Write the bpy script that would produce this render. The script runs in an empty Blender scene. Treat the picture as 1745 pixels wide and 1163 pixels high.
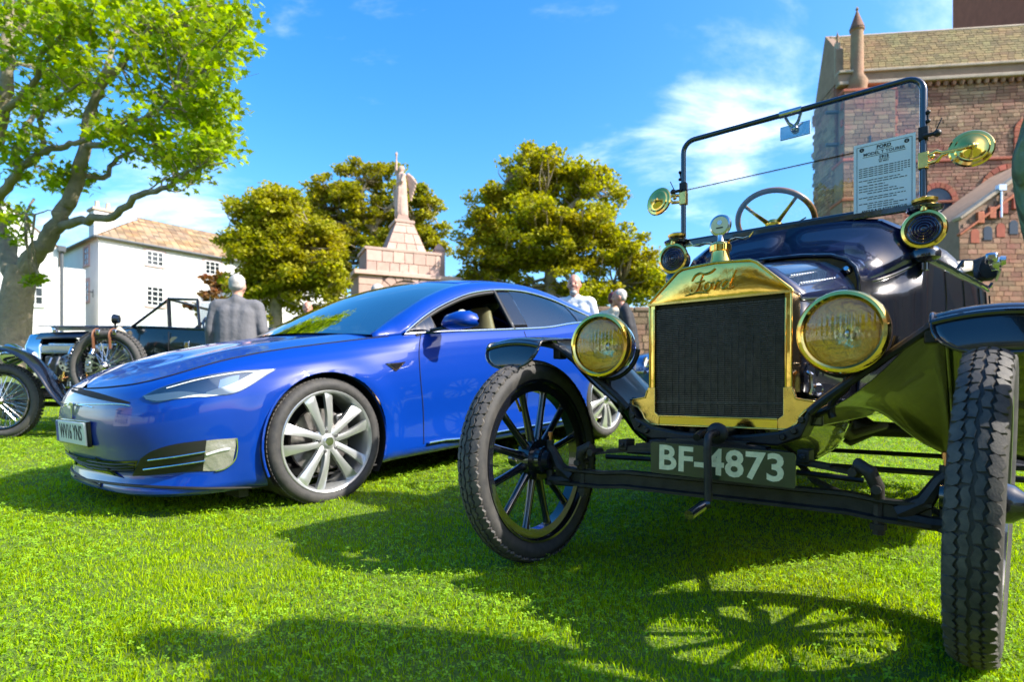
import bpy, bmesh, math, random
import numpy as np
from mathutils import Vector, Matrix
from mathutils.bvhtree import BVHTree
random.seed(7); rng = np.random.default_rng(11)
R = math.radians
sc = bpy.context.scene
COL = sc.collection
# ------------------------------------------------------------------ camera
FPX, CX, YH, CAMZ = 1000.0, 872.5, 667.0, 0.65       # photograph pixels (1745 x 1163)
cd = bpy.data.cameras.new('camera'); cam = bpy.data.objects.new('camera', cd); COL.objects.link(cam)
cam.location = (0, 0, CAMZ); cam.rotation_euler = (R(90), 0, 0)
cd.sensor_width = 36; cd.lens = 36 * FPX / 1745; cd.shift_y = (YH - 581.5) / 1745
cd.clip_start = 0.05; cd.clip_end = 3000
cd.dof.use_dof = True; cd.dof.focus_distance = 1.95; cd.dof.aperture_fstop = 3.4
sc.camera = cam
def at(u, v, y):                                       # pixel + depth -> world
    return Vector(((u - CX) / FPX * y, y, CAMZ - (v - YH) / FPX * y))
# ------------------------------------------------------------------ light
SUN = Vector((-1.18, 0.385, -1.0)).normalized()
EL = math.asin(-SUN.z); AZ = math.atan2(-SUN.x, -SUN.y)
sl = bpy.data.lights.new('sun', 'SUN'); sl.energy = 4.0; sl.angle = R(0.55); sl.color = (1.0, 0.95, 0.86)
so = bpy.data.objects.new('sun', sl); COL.objects.link(so); so.location = (40, -15, 40)
so.rotation_euler = SUN.to_track_quat('-Z', 'Y').to_euler()
w = bpy.data.worlds.new('World'); sc.world = w; w.use_nodes = True
nt = w.node_tree; N = nt.nodes; LK = nt.links
for n in list(N): N.remove(n)
def wn(t, **k):
    n = N.new(t)
    for a, b in k.items(): setattr(n, a, b)
    return n
def wmath(op, a, b=None, c=None, clamp=False):
    n = wn('ShaderNodeMath', operation=op); n.use_clamp = clamp
    for i, x in enumerate((a, b, c)):
        if x is None: continue
        if isinstance(x, (int, float)): n.inputs[i].default_value = x
        else: LK.new(x, n.inputs[i])
    return n.outputs[0]
sky = wn('ShaderNodeTexSky', sky_type='NISHITA'); sky.sun_disc = False
sky.sun_elevation = EL; sky.sun_rotation = AZ; sky.altitude = 20; sky.air_density = 1.0; sky.dust_density = 1.6; sky.ozone_density = 1.6
hs = wn('ShaderNodeHueSaturation'); hs.inputs['Saturation'].default_value = 1.45; LK.new(sky.outputs[0], hs.inputs['Color'])
tc = wn('ShaderNodeTexCoord'); sx = wn('ShaderNodeSeparateXYZ'); LK.new(tc.outputs['Generated'], sx.inputs[0])
den = wmath('ADD', wmath('MAXIMUM', sx.outputs[2], 0.0), 0.22)
cb = wn('ShaderNodeCombineXYZ'); LK.new(wmath('DIVIDE', sx.outputs[0], den), cb.inputs[0]); LK.new(wmath('DIVIDE', sx.outputs[1], den), cb.inputs[1])
nz = wn('ShaderNodeTexNoise'); nz.inputs['Scale'].default_value = 1.7; nz.inputs['Detail'].default_value = 9; nz.inputs['Roughness'].default_value = 0.6
nz.inputs['Distortion'].default_value = 0.35
mp = wn('ShaderNodeMapping'); mp.inputs['Scale'].default_value = (1.0, 1.5, 1); mp.inputs['Location'].default_value = (3.1, 1.7, 0); LK.new(cb.outputs[0], mp.inputs[0]); LK.new(mp.outputs[0], nz.inputs['Vector'])
acc = None
for (u, v, wid, amp) in ((1190, 262, 0.13, 0.20), (1300, 240, 0.10, 0.12), (1500, 30, 0.22, 0.16), (1290, 90, 0.20, 0.08), (600, 228, 0.12, 0.08), (60, 320, 0.30, 0.10), (330, 370, 0.2, 0.05), (1900, 60, 0.3, 0.12)):
    d = (at(u, v, 1) - Vector((0, 0, CAMZ))).normalized()
    vm = wn('ShaderNodeVectorMath', operation='DOT_PRODUCT'); LK.new(tc.outputs['Generated'], vm.inputs[0]); vm.inputs[1].default_value = d
    mr = wn('ShaderNodeMapRange', interpolation_type='SMOOTHSTEP'); LK.new(vm.outputs['Value'], mr.inputs[0])
    mr.inputs[1].default_value = math.cos(wid); mr.inputs[2].default_value = 1.0; mr.inputs[3].default_value = 0; mr.inputs[4].default_value = amp
    acc = mr.outputs[0] if acc is None else wmath('ADD', acc, mr.outputs[0])
low = wn('ShaderNodeMapRange', interpolation_type='SMOOTHSTEP'); LK.new(sx.outputs[2], low.inputs[0])
low.inputs[1].default_value = 0.45; low.inputs[2].default_value = 0.0; low.inputs[3].default_value = 0; low.inputs[4].default_value = 0.07
tot = wmath('ADD', wmath('ADD', nz.outputs['Fac'], acc), low.outputs[0])
cr = wn('ShaderNodeMapRange', interpolation_type='SMOOTHSTEP'); LK.new(tot, cr.inputs[0])
cr.inputs[1].default_value = 0.60; cr.inputs[2].default_value = 1.0; cr.inputs[3].default_value = 0; cr.inputs[4].default_value = 0.95
mx = wn('ShaderNodeMix', data_type='RGBA'); LK.new(cr.outputs[0], mx.inputs[0]); LK.new(hs.outputs[0], mx.inputs[6]); mx.inputs[7].default_value = (6.6, 6.8, 7.0, 1)
bg = wn('ShaderNodeBackground'); bg.inputs['Strength'].default_value = 0.15; LK.new(mx.outputs[2], bg.inputs['Color'])
wo = wn('ShaderNodeOutputWorld'); LK.new(bg.outputs[0], wo.inputs['Surface'])
vs = sc.view_settings; vs.view_transform = 'Standard'; vs.look = 'None'; vs.exposure = 1.36; vs.gamma = 1.0; vs.use_curve_mapping = False
sc.render.engine = 'CYCLES'; sc.cycles.use_denoising = True
sc.cycles.max_bounces = 8; sc.cycles.transparent_max_bounces = 16; sc.cycles.caustics_reflective = False; sc.cycles.caustics_refractive = False
sc.cycles.sample_clamp_indirect = 6
# ------------------------------------------------------------------ materials
MATS = {}
def mat(name, col, metal=0.0, rough=0.5, coat=0.0, var=0.0, vscale=8.0, bump=0.0, bscale=60.0, col2=None, island=0.0, trans=0.0, alpha=1.0, spec=0.5, rvar=0.0, bdist=0.01, emit=None, sub=None, sheen=0.0, pos=False):
    m = bpy.data.materials.new(name); m.use_nodes = True; MATS[name] = m
    t = m.node_tree; n = t.nodes; l = t.links; p = n['Principled BSDF']
    p.inputs['Base Color'].default_value = (*col, 1); p.inputs['Metallic'].default_value = metal; p.inputs['Roughness'].default_value = rough
    p.inputs['Coat Weight'].default_value = coat; p.inputs['Coat Roughness'].default_value = 0.03; p.inputs['Transmission Weight'].default_value = trans
    p.inputs['Alpha'].default_value = alpha; p.inputs['Specular IOR Level'].default_value = spec; p.inputs['Sheen Weight'].default_value = sheen
    src = None
    tcn = n.new('ShaderNodeTexCoord')
    if var or col2 or rvar:
        nn = n.new('ShaderNodeTexNoise'); nn.inputs['Scale'].default_value = vscale; nn.inputs['Detail'].default_value = 6; nn.inputs['Roughness'].default_value = 0.65
        if pos: gp_ = n.new('ShaderNodeNewGeometry'); l.new(gp_.outputs['Position'], nn.inputs['Vector'])
        else: l.new(tcn.outputs['Object'], nn.inputs['Vector'])
        rp = n.new('ShaderNodeMapRange'); rp.inputs[1].default_value = 0.3; rp.inputs[2].default_value = 0.7; l.new(nn.outputs['Fac'], rp.inputs[0])
        c2 = col2 or tuple(c * (1 - var) for c in col); c1 = col if col2 else tuple(min(1, c * (1 + var)) for c in col)
        mm = n.new('ShaderNodeMix'); mm.data_type = 'RGBA'; mm.inputs[6].default_value = (*c1, 1); mm.inputs[7].default_value = (*c2, 1)
        l.new(rp.outputs[0], mm.inputs[0]); src = mm.outputs[2]
        if rvar:
            rr = n.new('ShaderNodeMapRange'); rr.inputs[3].default_value = max(0, rough - rvar); rr.inputs[4].default_value = min(1, rough + rvar); l.new(nn.outputs['Fac'], rr.inputs[0]); l.new(rr.outputs[0], p.inputs['Roughness'])
    if island:
        ge = n.new('ShaderNodeNewGeometry'); oi = n.new('ShaderNodeObjectInfo')
        ad = n.new('ShaderNodeMath'); ad.operation = 'ADD'; l.new(ge.outputs['Random Per Island'], ad.inputs[0]); l.new(oi.outputs['Random'], ad.inputs[1])
        fr = n.new('ShaderNodeMath'); fr.operation = 'FRACT'; l.new(ad.outputs[0], fr.inputs[0])
        mr_ = n.new('ShaderNodeMapRange'); mr_.inputs[3].default_value = 1 - island; mr_.inputs[4].default_value = 1 + island; l.new(fr.outputs[0], mr_.inputs[0])
        hv = n.new('ShaderNodeHueSaturation'); l.new(mr_.outputs[0], hv.inputs['Value'])
        mh = n.new('ShaderNodeMapRange'); mh.inputs[3].default_value = 0.5 - island * 0.03; mh.inputs[4].default_value = 0.5 + island * 0.03
        m3 = n.new('ShaderNodeMath'); m3.operation = 'MULTIPLY'; l.new(fr.outputs[0], m3.inputs[0]); m3.inputs[1].default_value = 7.31
        m4 = n.new('ShaderNodeMath'); m4.operation = 'FRACT'; l.new(m3.outputs[0], m4.inputs[0]); l.new(m4.outputs[0], mh.inputs[0]); l.new(mh.outputs[0], hv.inputs['Hue'])
        if src is not None: l.new(src, hv.inputs['Color'])
        else: hv.inputs['Color'].default_value = (*col, 1)
        src = hv.outputs[0]
    if src is not None: l.new(src, p.inputs['Base Color'])
    if bump:
        bn = n.new('ShaderNodeTexNoise'); bn.inputs['Scale'].default_value = bscale; bn.inputs['Detail'].default_value = 5; l.new(tcn.outputs['Object'], bn.inputs['Vector'])
        bb = n.new('ShaderNodeBump'); bb.inputs['Strength'].default_value = bump; bb.inputs['Distance'].default_value = bdist; l.new(bn.outputs['Fac'], bb.inputs['Height']); l.new(bb.outputs[0], p.inputs['Normal'])
    if sub:
        tr = n.new('ShaderNodeBsdfTranslucent'); ms = n.new('ShaderNodeMixShader'); ms.inputs[0].default_value = sub
        if src is not None:
            g2 = n.new('ShaderNodeHueSaturation'); g2.inputs['Saturation'].default_value = 1.15; g2.inputs['Value'].default_value = 1.5; l.new(src, g2.inputs['Color']); l.new(g2.outputs[0], tr.inputs['Color'])
        else: tr.inputs['Color'].default_value = (*col, 1)
        l.new(p.outputs[0], ms.inputs[1]); l.new(tr.outputs[0], ms.inputs[2]); l.new(ms.outputs[0], n['Material Output'].inputs['Surface'])
    return m
def glassmat(name, tint, refl=1.45, mix=0.12, rough=0.0):   # thin pane: see-through tint plus Fresnel mirror
    m = bpy.data.materials.new(name); m.use_nodes = True; MATS[name] = m
    n = m.node_tree.nodes; l = m.node_tree.links; n.remove(n['Principled BSDF'])
    t = n.new('ShaderNodeBsdfTransparent'); t.inputs[0].default_value = (*tint, 1)
    g = n.new('ShaderNodeBsdfGlossy'); g.inputs['Roughness'].default_value = rough
    f = n.new('ShaderNodeFresnel'); f.inputs[0].default_value = refl
    a = n.new('ShaderNodeMath'); a.operation = 'ADD'; a.use_clamp = True; a.inputs[1].default_value = mix; l.new(f.outputs[0], a.inputs[0])
    s = n.new('ShaderNodeMixShader'); l.new(a.outputs[0], s.inputs[0]); l.new(t.outputs[0], s.inputs[1]); l.new(g.outputs[0], s.inputs[2])
    l.new(s.outputs[0], n['Material Output'].inputs['Surface'])
    return m
# ------------------------------------------------------------------ mesh helper
def cr_spline(P, n):                                    # Catmull-Rom through P (tuples), n samples per span
    P = [Vector(p) for p in P]; out = []
    for i in range(len(P) - 1):
        p0 = P[i - 1] if i else P[0] * 2 - P[1]; p1 = P[i]; p2 = P[i + 1]; p3 = P[i + 2] if i + 2 < len(P) else P[-1] * 2 - P[-2]
        for k in range(n):
            t = k / n
            out.append(0.5 * ((2 * p1) + (p2 - p0) * t + (2 * p0 - 5 * p1 + 4 * p2 - p3) * t * t + (3 * p1 - p0 - 3 * p2 + p3) * t ** 3))
    out.append(P[-1]); return out
def interp(x, xs, ys):
    return float(np.interp(x, xs, ys))
class MB:
    def __init__(s): s.v = []; s.f = []
    def add(s, V, F):
        b = len(s.v); s.v += [tuple(p) for p in V]; s.f += [tuple(i + b for i in q) for q in F]; return s
    def box(s, c, d, M=None):
        c = Vector(c); V = []
        for x in (-.5, .5):
            for y in (-.5, .5):
                for z in (-.5, .5):
                    p = Vector((x * d[0], y * d[1], z * d[2])); V.append(c + (M @ p if M else p))
        return s.add(V, [(0, 1, 3, 2), (4, 6, 7, 5), (0, 4, 5, 1), (2, 3, 7, 6), (0, 2, 6, 4), (1, 5, 7, 3)])
    def tube(s, P, r, n=8, closed=False, caps=True, flat=1.0):
        P = [Vector(p) for p in P]; m = len(P); rr = r if isinstance(r, (list, tuple)) else [r] * m
        V = []; T0 = None; nrm = None
        for i in range(m):
            if closed: t = P[(i + 1) % m] - P[i - 1]
            else: t = P[min(i + 1, m - 1)] - P[max(i - 1, 0)]
            if t.length < 1e-9: t = Vector((0, 0, 1))
            t.normalize()
            if nrm is None:
                a = Vector((0, 0, 1)) if abs(t.z) < .9 else Vector((1, 0, 0)); nrm = t.cross(a).normalized()
            else:
                nrm = nrm - t * nrm.dot(t)
                if nrm.length < 1e-6: nrm = t.orthogonal()
                nrm.normalize()
            b = t.cross(nrm)
            for k in range(n):
                a = 2 * math.pi * k / n; V.append(P[i] + nrm * math.cos(a) * rr[i] + b * math.sin(a) * rr[i] * flat)
        F = []
        for i in range(m if closed else m - 1):
            j = (i + 1) % m
            for k in range(n): F.append((i * n + k, i * n + (k + 1) % n, j * n + (k + 1) % n, j * n + k))
        if caps and not closed: F += [tuple(range(n))[::-1], tuple((m - 1) * n + k for k in range(n))]
        return s.add(V, F)
    def lathe(s, prof, o=(0, 0, 0), ax=(0, 1, 0), n=32, closed=False, sx=1.0):   # prof: (radius, height along ax)
        ax = Vector(ax).normalized(); u = ax.orthogonal().normalized(); w_ = ax.cross(u); o = Vector(o); V = []
        m = len(prof)
        for (r, h) in prof:
            for k in range(n):
                a = 2 * math.pi * k / n; V.append(o + ax * h + (u * math.cos(a) + w_ * math.sin(a)) * r)
        F = []
        for i in range(m if closed else m - 1):
            j = (i + 1) % m
            for k in range(n): F.append((i * n + k, i * n + (k + 1) % n, j * n + (k + 1) % n, j * n + k))
        return s.add(V, F)
    def sphere(s, c, r, n=12, m=8):
        c = Vector(c); r = r if isinstance(r, (tuple, list)) else (r, r, r); V = []; F = []
        for i in range(m + 1):
            th = math.pi * i / m
            for k in range(n):
                a = 2 * math.pi * k / n; V.append(c + Vector((r[0] * math.sin(th) * math.cos(a), r[1] * math.sin(th) * math.sin(a), r[2] * math.cos(th))))
        for i in range(m):
            for k in range(n): F.append((i * n + k, i * n + (k + 1) % n, (i + 1) * n + (k + 1) % n, (i + 1) * n + k))
        return s.add(V, F)
    def prism(s, poly, fn, a, b):                        # poly 2-D points, fn(p, q, h) -> xyz
        m = len(poly); V = [fn(p[0], p[1], a) for p in poly] + [fn(p[0], p[1], b) for p in poly]
        return s.add(V, [tuple(range(m))[::-1], tuple(range(m, 2 * m))] + [(i, (i + 1) % m, m + (i + 1) % m, m + i) for i in range(m)])
    def grid(s, G, cu=False, cv=False):
        m = len(G); k = len(G[0]); V = [p for r_ in G for p in r_]; F = []
        for i in range(m if cu else m - 1):
            for j in range(k if cv else k - 1):
                F.append((i * k + j, i * k + (j + 1) % k, ((i + 1) % m) * k + (j + 1) % k, ((i + 1) % m) * k + j))
        return s.add(V, F)
    def mesh(s, name, merge=0.0):
        me = bpy.data.meshes.new(name); me.from_pydata(s.v, [], s.f)
        bm = bmesh.new(); bm.from_mesh(me)
        if merge: bmesh.ops.remove_doubles(bm, verts=bm.verts, dist=merge)
        bmesh.ops.dissolve_degenerate(bm, dist=1e-6, edges=bm.edges)
        bmesh.ops.recalc_face_normals(bm, faces=bm.faces); bm.to_mesh(me); bm.free(); return me
    def build(s, name, m, parent=None, ang=38, bevel=0.0, solid=0.0, merge=0.0, subs=0, off=-1.0):
        me = s.mesh(name, merge); return link(name, me, m, parent, ang, bevel, solid, subs, off)
def link(name, me, m, parent=None, ang=38, bevel=0.0, solid=0.0, subs=0, off=-1.0):
    for q in (m if isinstance(m, (list, tuple)) else [m]): me.materials.append(MATS[q] if isinstance(q, str) else q)
    me.polygons.foreach_set('use_smooth', [True] * len(me.polygons)); me.set_sharp_from_angle(angle=R(ang))
    o = bpy.data.objects.new(name, me); COL.objects.link(o); o.parent = parent
    if solid: d = o.modifiers.new('solid', 'SOLIDIFY'); d.thickness = solid; d.offset = off
    if subs: d = o.modifiers.new('subs', 'SUBSURF'); d.levels = subs; d.render_levels = subs
    if bevel: d = o.modifiers.new('bevel', 'BEVEL'); d.width = bevel; d.segments = 2; d.limit_method = 'ANGLE'; d.angle_limit = R(40); d.harden_normals = False
    return o
def tag(o, label=None, cat=None, group=None, kind=None):
    if label: o['label'] = label
    if cat: o['category'] = cat
    if group: o['group'] = group
    if kind: o['kind'] = kind
    return o
def empty(name, loc=(0, 0, 0), rot=(0, 0, 0), parent=None):
    o = bpy.data.objects.new(name, None); o.empty_display_size = 0.2; COL.objects.link(o); o.location = loc; o.rotation_euler = rot; o.parent = parent; return o
def copy_tree(o, parent=None):
    c = o.copy(); COL.objects.link(c); c.parent = parent
    for ch in list(o.children): copy_tree(ch, c)
    return c
def text_mesh(body, size, ext=0.001, offset=0.0, sx=1.0, align='CENTER', shear=0.0, space=1.0):
    cu = bpy.data.curves.new('lettering', 'FONT'); cu.body = body; cu.size = size; cu.extrude = ext; cu.offset = offset; cu.align_x = align; cu.align_y = 'CENTER'; cu.shear = shear; cu.space_character = space; cu.resolution_u = 3
    o = bpy.data.objects.new('lettering', cu); COL.objects.link(o); bpy.context.view_layer.update()
    me = bpy.data.meshes.new_from_object(o.evaluated_get(bpy.context.evaluated_depsgraph_get()))
    bpy.data.objects.remove(o); bpy.data.curves.remove(cu)
    if sx != 1.0:
        for v in me.vertices: v.co.x *= sx
    return me
# ------------------------------------------------------------------ ground
def g(x, y):
    x = np.asarray(x, float); y = np.minimum(np.asarray(y, float), 46.0)
    y0 = 3.2 + .45 * np.maximum(0, x - .3) + .35 * np.maximum(0, -x - 1.5); y0 = np.minimum(y0, 9.0)
    return .09 * .6 * np.logaddexp(0, (y - y0) / .6)
def gz(x, y): return float(g(x, y))
mat('lawn_soil', (0.07, 0.12, 0.008), rough=0.95, col2=(0.11, 0.17, 0.010), vscale=3.0, bump=0.6, bscale=90, bdist=0.02)
def axis(fine, far, step):
    a = list(np.arange(-fine, fine + 1e-6, step)); v = fine
    while v < far: v *= 1.35; a = [-v] + a + [v]
    return a
xs = axis(14, 900, .5); ys = [-900, -500, -250, -120, -60, -30, -15, -8, -4] + list(np.arange(-2, 20, .4)) + list(np.arange(20, 52, 2.0)) + [60, 80, 120, 200, 400, 900, 1800]
mb = MB(); mb.grid([[(x, y, gz(x, y)) for x in xs] for y in ys])
tag(mb.build('ground', 'lawn_soil', ang=80), kind='structure')
# grass blades (one mass) and clover
mat('grass_blade', (0.25, 0.41, 0.002), rough=0.7, island=0.36, sub=0.5, spec=0.12, col2=(0.36, 0.45, 0.003), vscale=1.6)
mat('clover_leaf', (0.23, 0.40, 0.016), rough=0.65, island=0.32, sub=0.35, spec=0.35)
def scatter(dens, y0, y1, step=0.25):
    X = []; Y = []
    y = y0
    while y < y1:
        half = .93 * (y + step) + .35; n = int(dens(y + step / 2) * step * 2 * half)
        X.append(rng.uniform(-half, half, n)); Y.append(rng.uniform(y, y + step, n)); y += step
    return np.concatenate(X), np.concatenate(Y)
def raw_mesh(name, V, loops, per, m):
    me = bpy.data.meshes.new(name); nf = len(loops) // per
    me.vertices.add(len(V)); me.vertices.foreach_set('co', V.astype(np.float32).ravel())
    me.loops.add(len(loops)); me.loops.foreach_set('vertex_index', loops.astype(np.int32).ravel())
    me.polygons.add(nf); me.polygons.foreach_set('loop_start', np.arange(0, len(loops), per, dtype=np.int32)); me.update(calc_edges=True); me.validate()
    me.materials.append(MATS[m]); o = bpy.data.objects.new(name, me); COL.objects.link(o); return o
def make_grass():
    X, Y = scatter(lambda y: 17000 * min(1, (1.9 / y) ** 1.75), .85, 15)
    n = len(X); Z = g(X, Y) - .004; sc_ = np.clip(Y / 2.2, 1, 5)
    tuft = .75 + .5 * np.sin(X * 9 + 2 * np.sin(Y * 7)) * np.sin(Y * 11 + X * 3) * .5 + rng.normal(0, .12, n)
    hgt = rng.uniform(.015, .032, n) * np.clip(tuft, .5, 1.4) * (1 + .06 * (sc_ - 1)); wd = rng.uniform(.0013, .0026, n) * sc_ * .9
    a = rng.uniform(0, 2 * np.pi, n); ln = rng.uniform(.1, .75, n) * hgt; b = a + rng.normal(0, .8, n)
    px, py = np.cos(a) * wd, np.sin(a) * wd; lx, ly = -np.sin(b) * ln, np.cos(b) * ln
    V = np.stack([np.stack([X - px, Y - py, Z], 1), np.stack([X + px, Y + py, Z], 1),
                  np.stack([X + lx * .4 + px * .8, Y + ly * .4 + py * .8, Z + hgt * .6], 1), np.stack([X + lx * .4 - px * .8, Y + ly * .4 - py * .8, Z + hgt * .6], 1),
                  np.stack([X + lx, Y + ly, Z + hgt * .95], 1)], 1).reshape(-1, 3)
    i = np.arange(n)[:, None] * 5; near = Y < 4.0
    loops = np.concatenate([(i[near] + np.array([[0, 1, 2, 0, 2, 3, 3, 2, 4]])).ravel(), (i[~near] + np.array([[0, 1, 4]])).ravel()])
    return raw_mesh('grass', V, loops, 3, 'grass_blade')
tag(make_grass(), 'short bright green mown lawn grass under the cars', 'grass', kind='stuff')
def make_clover():
    X, Y = scatter(lambda y: 2900 * min(1, (1.7 / y) ** 1.75), .85, 8)
    keep = (np.sin(X * 3.1 + np.sin(Y * 2.3) * 1.5) * np.sin(Y * 2.7 + X) + rng.normal(0, .5, len(X))) > -.25
    X, Y = X[keep], Y[keep]; n = len(X); Z = g(X, Y) + rng.uniform(.012, .028, n)
    r = rng.uniform(.0045, .0085, n) * np.clip(Y / 2.0, 1, 2.5); a0 = rng.uniform(0, 6.28, n); tl = rng.uniform(-.5, .5, (n, 2))
    Vs = []
    for k in range(3):
        a = a0 + k * 2.094
        for (rad, da, up) in ((0.05, 0, 0), (.75, -.55, .12), (1.25, -.32, .1), (1.15, 0, .02), (1.25, .32, .1), (.75, .55, .12)):
            x = np.cos(a + da) * rad * r; y = np.sin(a + da) * rad * r
            Vs.append(np.stack([X + x, Y + y, Z + up * r + tl[:, 0] * x + tl[:, 1] * y], 1))
    V = np.stack(Vs, 1).reshape(-1, 3); i = np.arange(n)[:, None] * 18
    pat = np.concatenate([np.array([0, 1, 2, 3, 0, 3, 4, 5]) + 6 * k for k in range(3)])[None, :]
    return raw_mesh('clover', V, (i + pat).ravel(), 4, 'clover_leaf')
tag(make_clover(), 'pale clover leaves growing through the lawn grass', 'clover', kind='stuff')
# ================================================================== veteran brass tourer
mat('black_paint', (0.006, 0.007, 0.012), rough=0.22, coat=1.0, rvar=0.06, vscale=30, bump=0.015, bscale=900, bdist=0.001)
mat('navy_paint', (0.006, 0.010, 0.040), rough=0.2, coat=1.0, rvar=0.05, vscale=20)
mat('black_iron', (0.018, 0.018, 0.019), metal=0.3, rough=0.5, var=0.5, vscale=25, bump=0.3, bscale=160, bdist=0.003, rvar=0.12)
mat('worn_iron', (0.055, 0.048, 0.042), metal=0.4, rough=0.55, col2=(0.02, 0.018, 0.018), vscale=22, bump=0.35, bscale=140, bdist=0.003)
mat('brass', (1.0, 0.60, 0.15), metal=1.0, rough=0.10, rvar=0.07, vscale=14, var=0.1, bump=0.22, bscale=7, bdist=0.008)
mat('brass_dull', (0.85, 0.52, 0.14), metal=1.0, rough=0.26, rvar=0.08, vscale=20, var=0.25, bump=0.06, bscale=60, bdist=0.003)
mat('gilt', (0.72, 0.42, 0.08), metal=1.0, rough=0.22)
mat('tyre_rubber', (0.022, 0.022, 0.024), rough=0.72, col2=(0.06, 0.055, 0.05), vscale=26, bump=0.25, bscale=220, bdist=0.002, rvar=0.1)
mat('tread_rubber', (0.030, 0.030, 0.034), rough=0.66, col2=(0.105, 0.092, 0.078), vscale=30, bump=0.35, bscale=260, bdist=0.002)
mat('core_black', (0.012, 0.012, 0.013), metal=0.2, rough=0.45, rvar=0.15, vscale=40)
mat('fin_metal', (0.15, 0.135, 0.13), metal=0.6, rough=0.4, var=0.5, vscale=60)
mat('rivet_glint', (0.72, 0.73, 0.75), metal=0.6, rough=0.3)  # pale tone paints in the bright reflections on the rivet heads
mat('apron_black', (0.010, 0.012, 0.010), rough=0.38, coat=0.25, rvar=0.1, vscale=12)
mat('steel', (0.55, 0.55, 0.56), metal=1.0, rough=0.18, rvar=0.08, vscale=30)
mat('plate_green', (0.012, 0.026, 0.012), rough=0.35, coat=0.4, var=0.35, vscale=20, rvar=0.1)
mat('cream_paint', (0.78, 0.68, 0.42), rough=0.5, var=0.15, vscale=60)
mat('wood_rim', (0.22, 0.10, 0.05), rough=0.4, coat=0.1, var=0.3, vscale=40)
mat('leather', (0.008, 0.010, 0.018), rough=0.38, coat=0.2, bump=0.3, bscale=60, bdist=0.006, rvar=0.1)
mat('canvas_cream', (0.55, 0.48, 0.36), rough=0.9, var=0.2, vscale=20, bump=0.3)
mat('canvas_black', (0.015, 0.015, 0.017), rough=0.8, var=0.3, bump=0.4, bscale=80)
mat('paper', (0.68, 0.72, 0.70), rough=0.6, var=0.04, vscale=3)
mat('ink', (0.02, 0.02, 0.02), rough=0.7)
mat('purple_lens', (0.02, 0.010, 0.035), rough=0.08, coat=1.0)
mat('reflector', (1.0, 0.78, 0.40), metal=1.0, rough=0.14, bump=0.6, bscale=34, bdist=0.01)
mat('dial_face', (0.75, 0.70, 0.45), rough=0.4)
mat('copper', (0.6, 0.27, 0.12), metal=1.0, rough=0.3)
glassmat('clear_glass', (0.93, 0.97, 0.96), mix=0.015)
glassmat('lamp_glass', (0.98, 0.95, 0.86), mix=0.05, rough=0.02)
glassmat('mirror_tint', (0.25, 0.35, 0.42), mix=0.45)
TY = math.atan2(-.779, -.627)
T = empty('veteran_tourer', (.610, 1.83, 0.0), (0, 0, TY))
tag(T, 'veteran black open tourer with polished brass radiator, number plate BF-4873 and wooden-spoked wheels', 'car')
def tgrid(rows, name, m, parent=T, mirror=True, **k):
    b = MB(); b.grid(rows)
    if mirror: b.grid([[(p[0], -p[1], p[2]) for p in r] for r in rows])
    return b.build(name, m, parent, **k)
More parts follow.
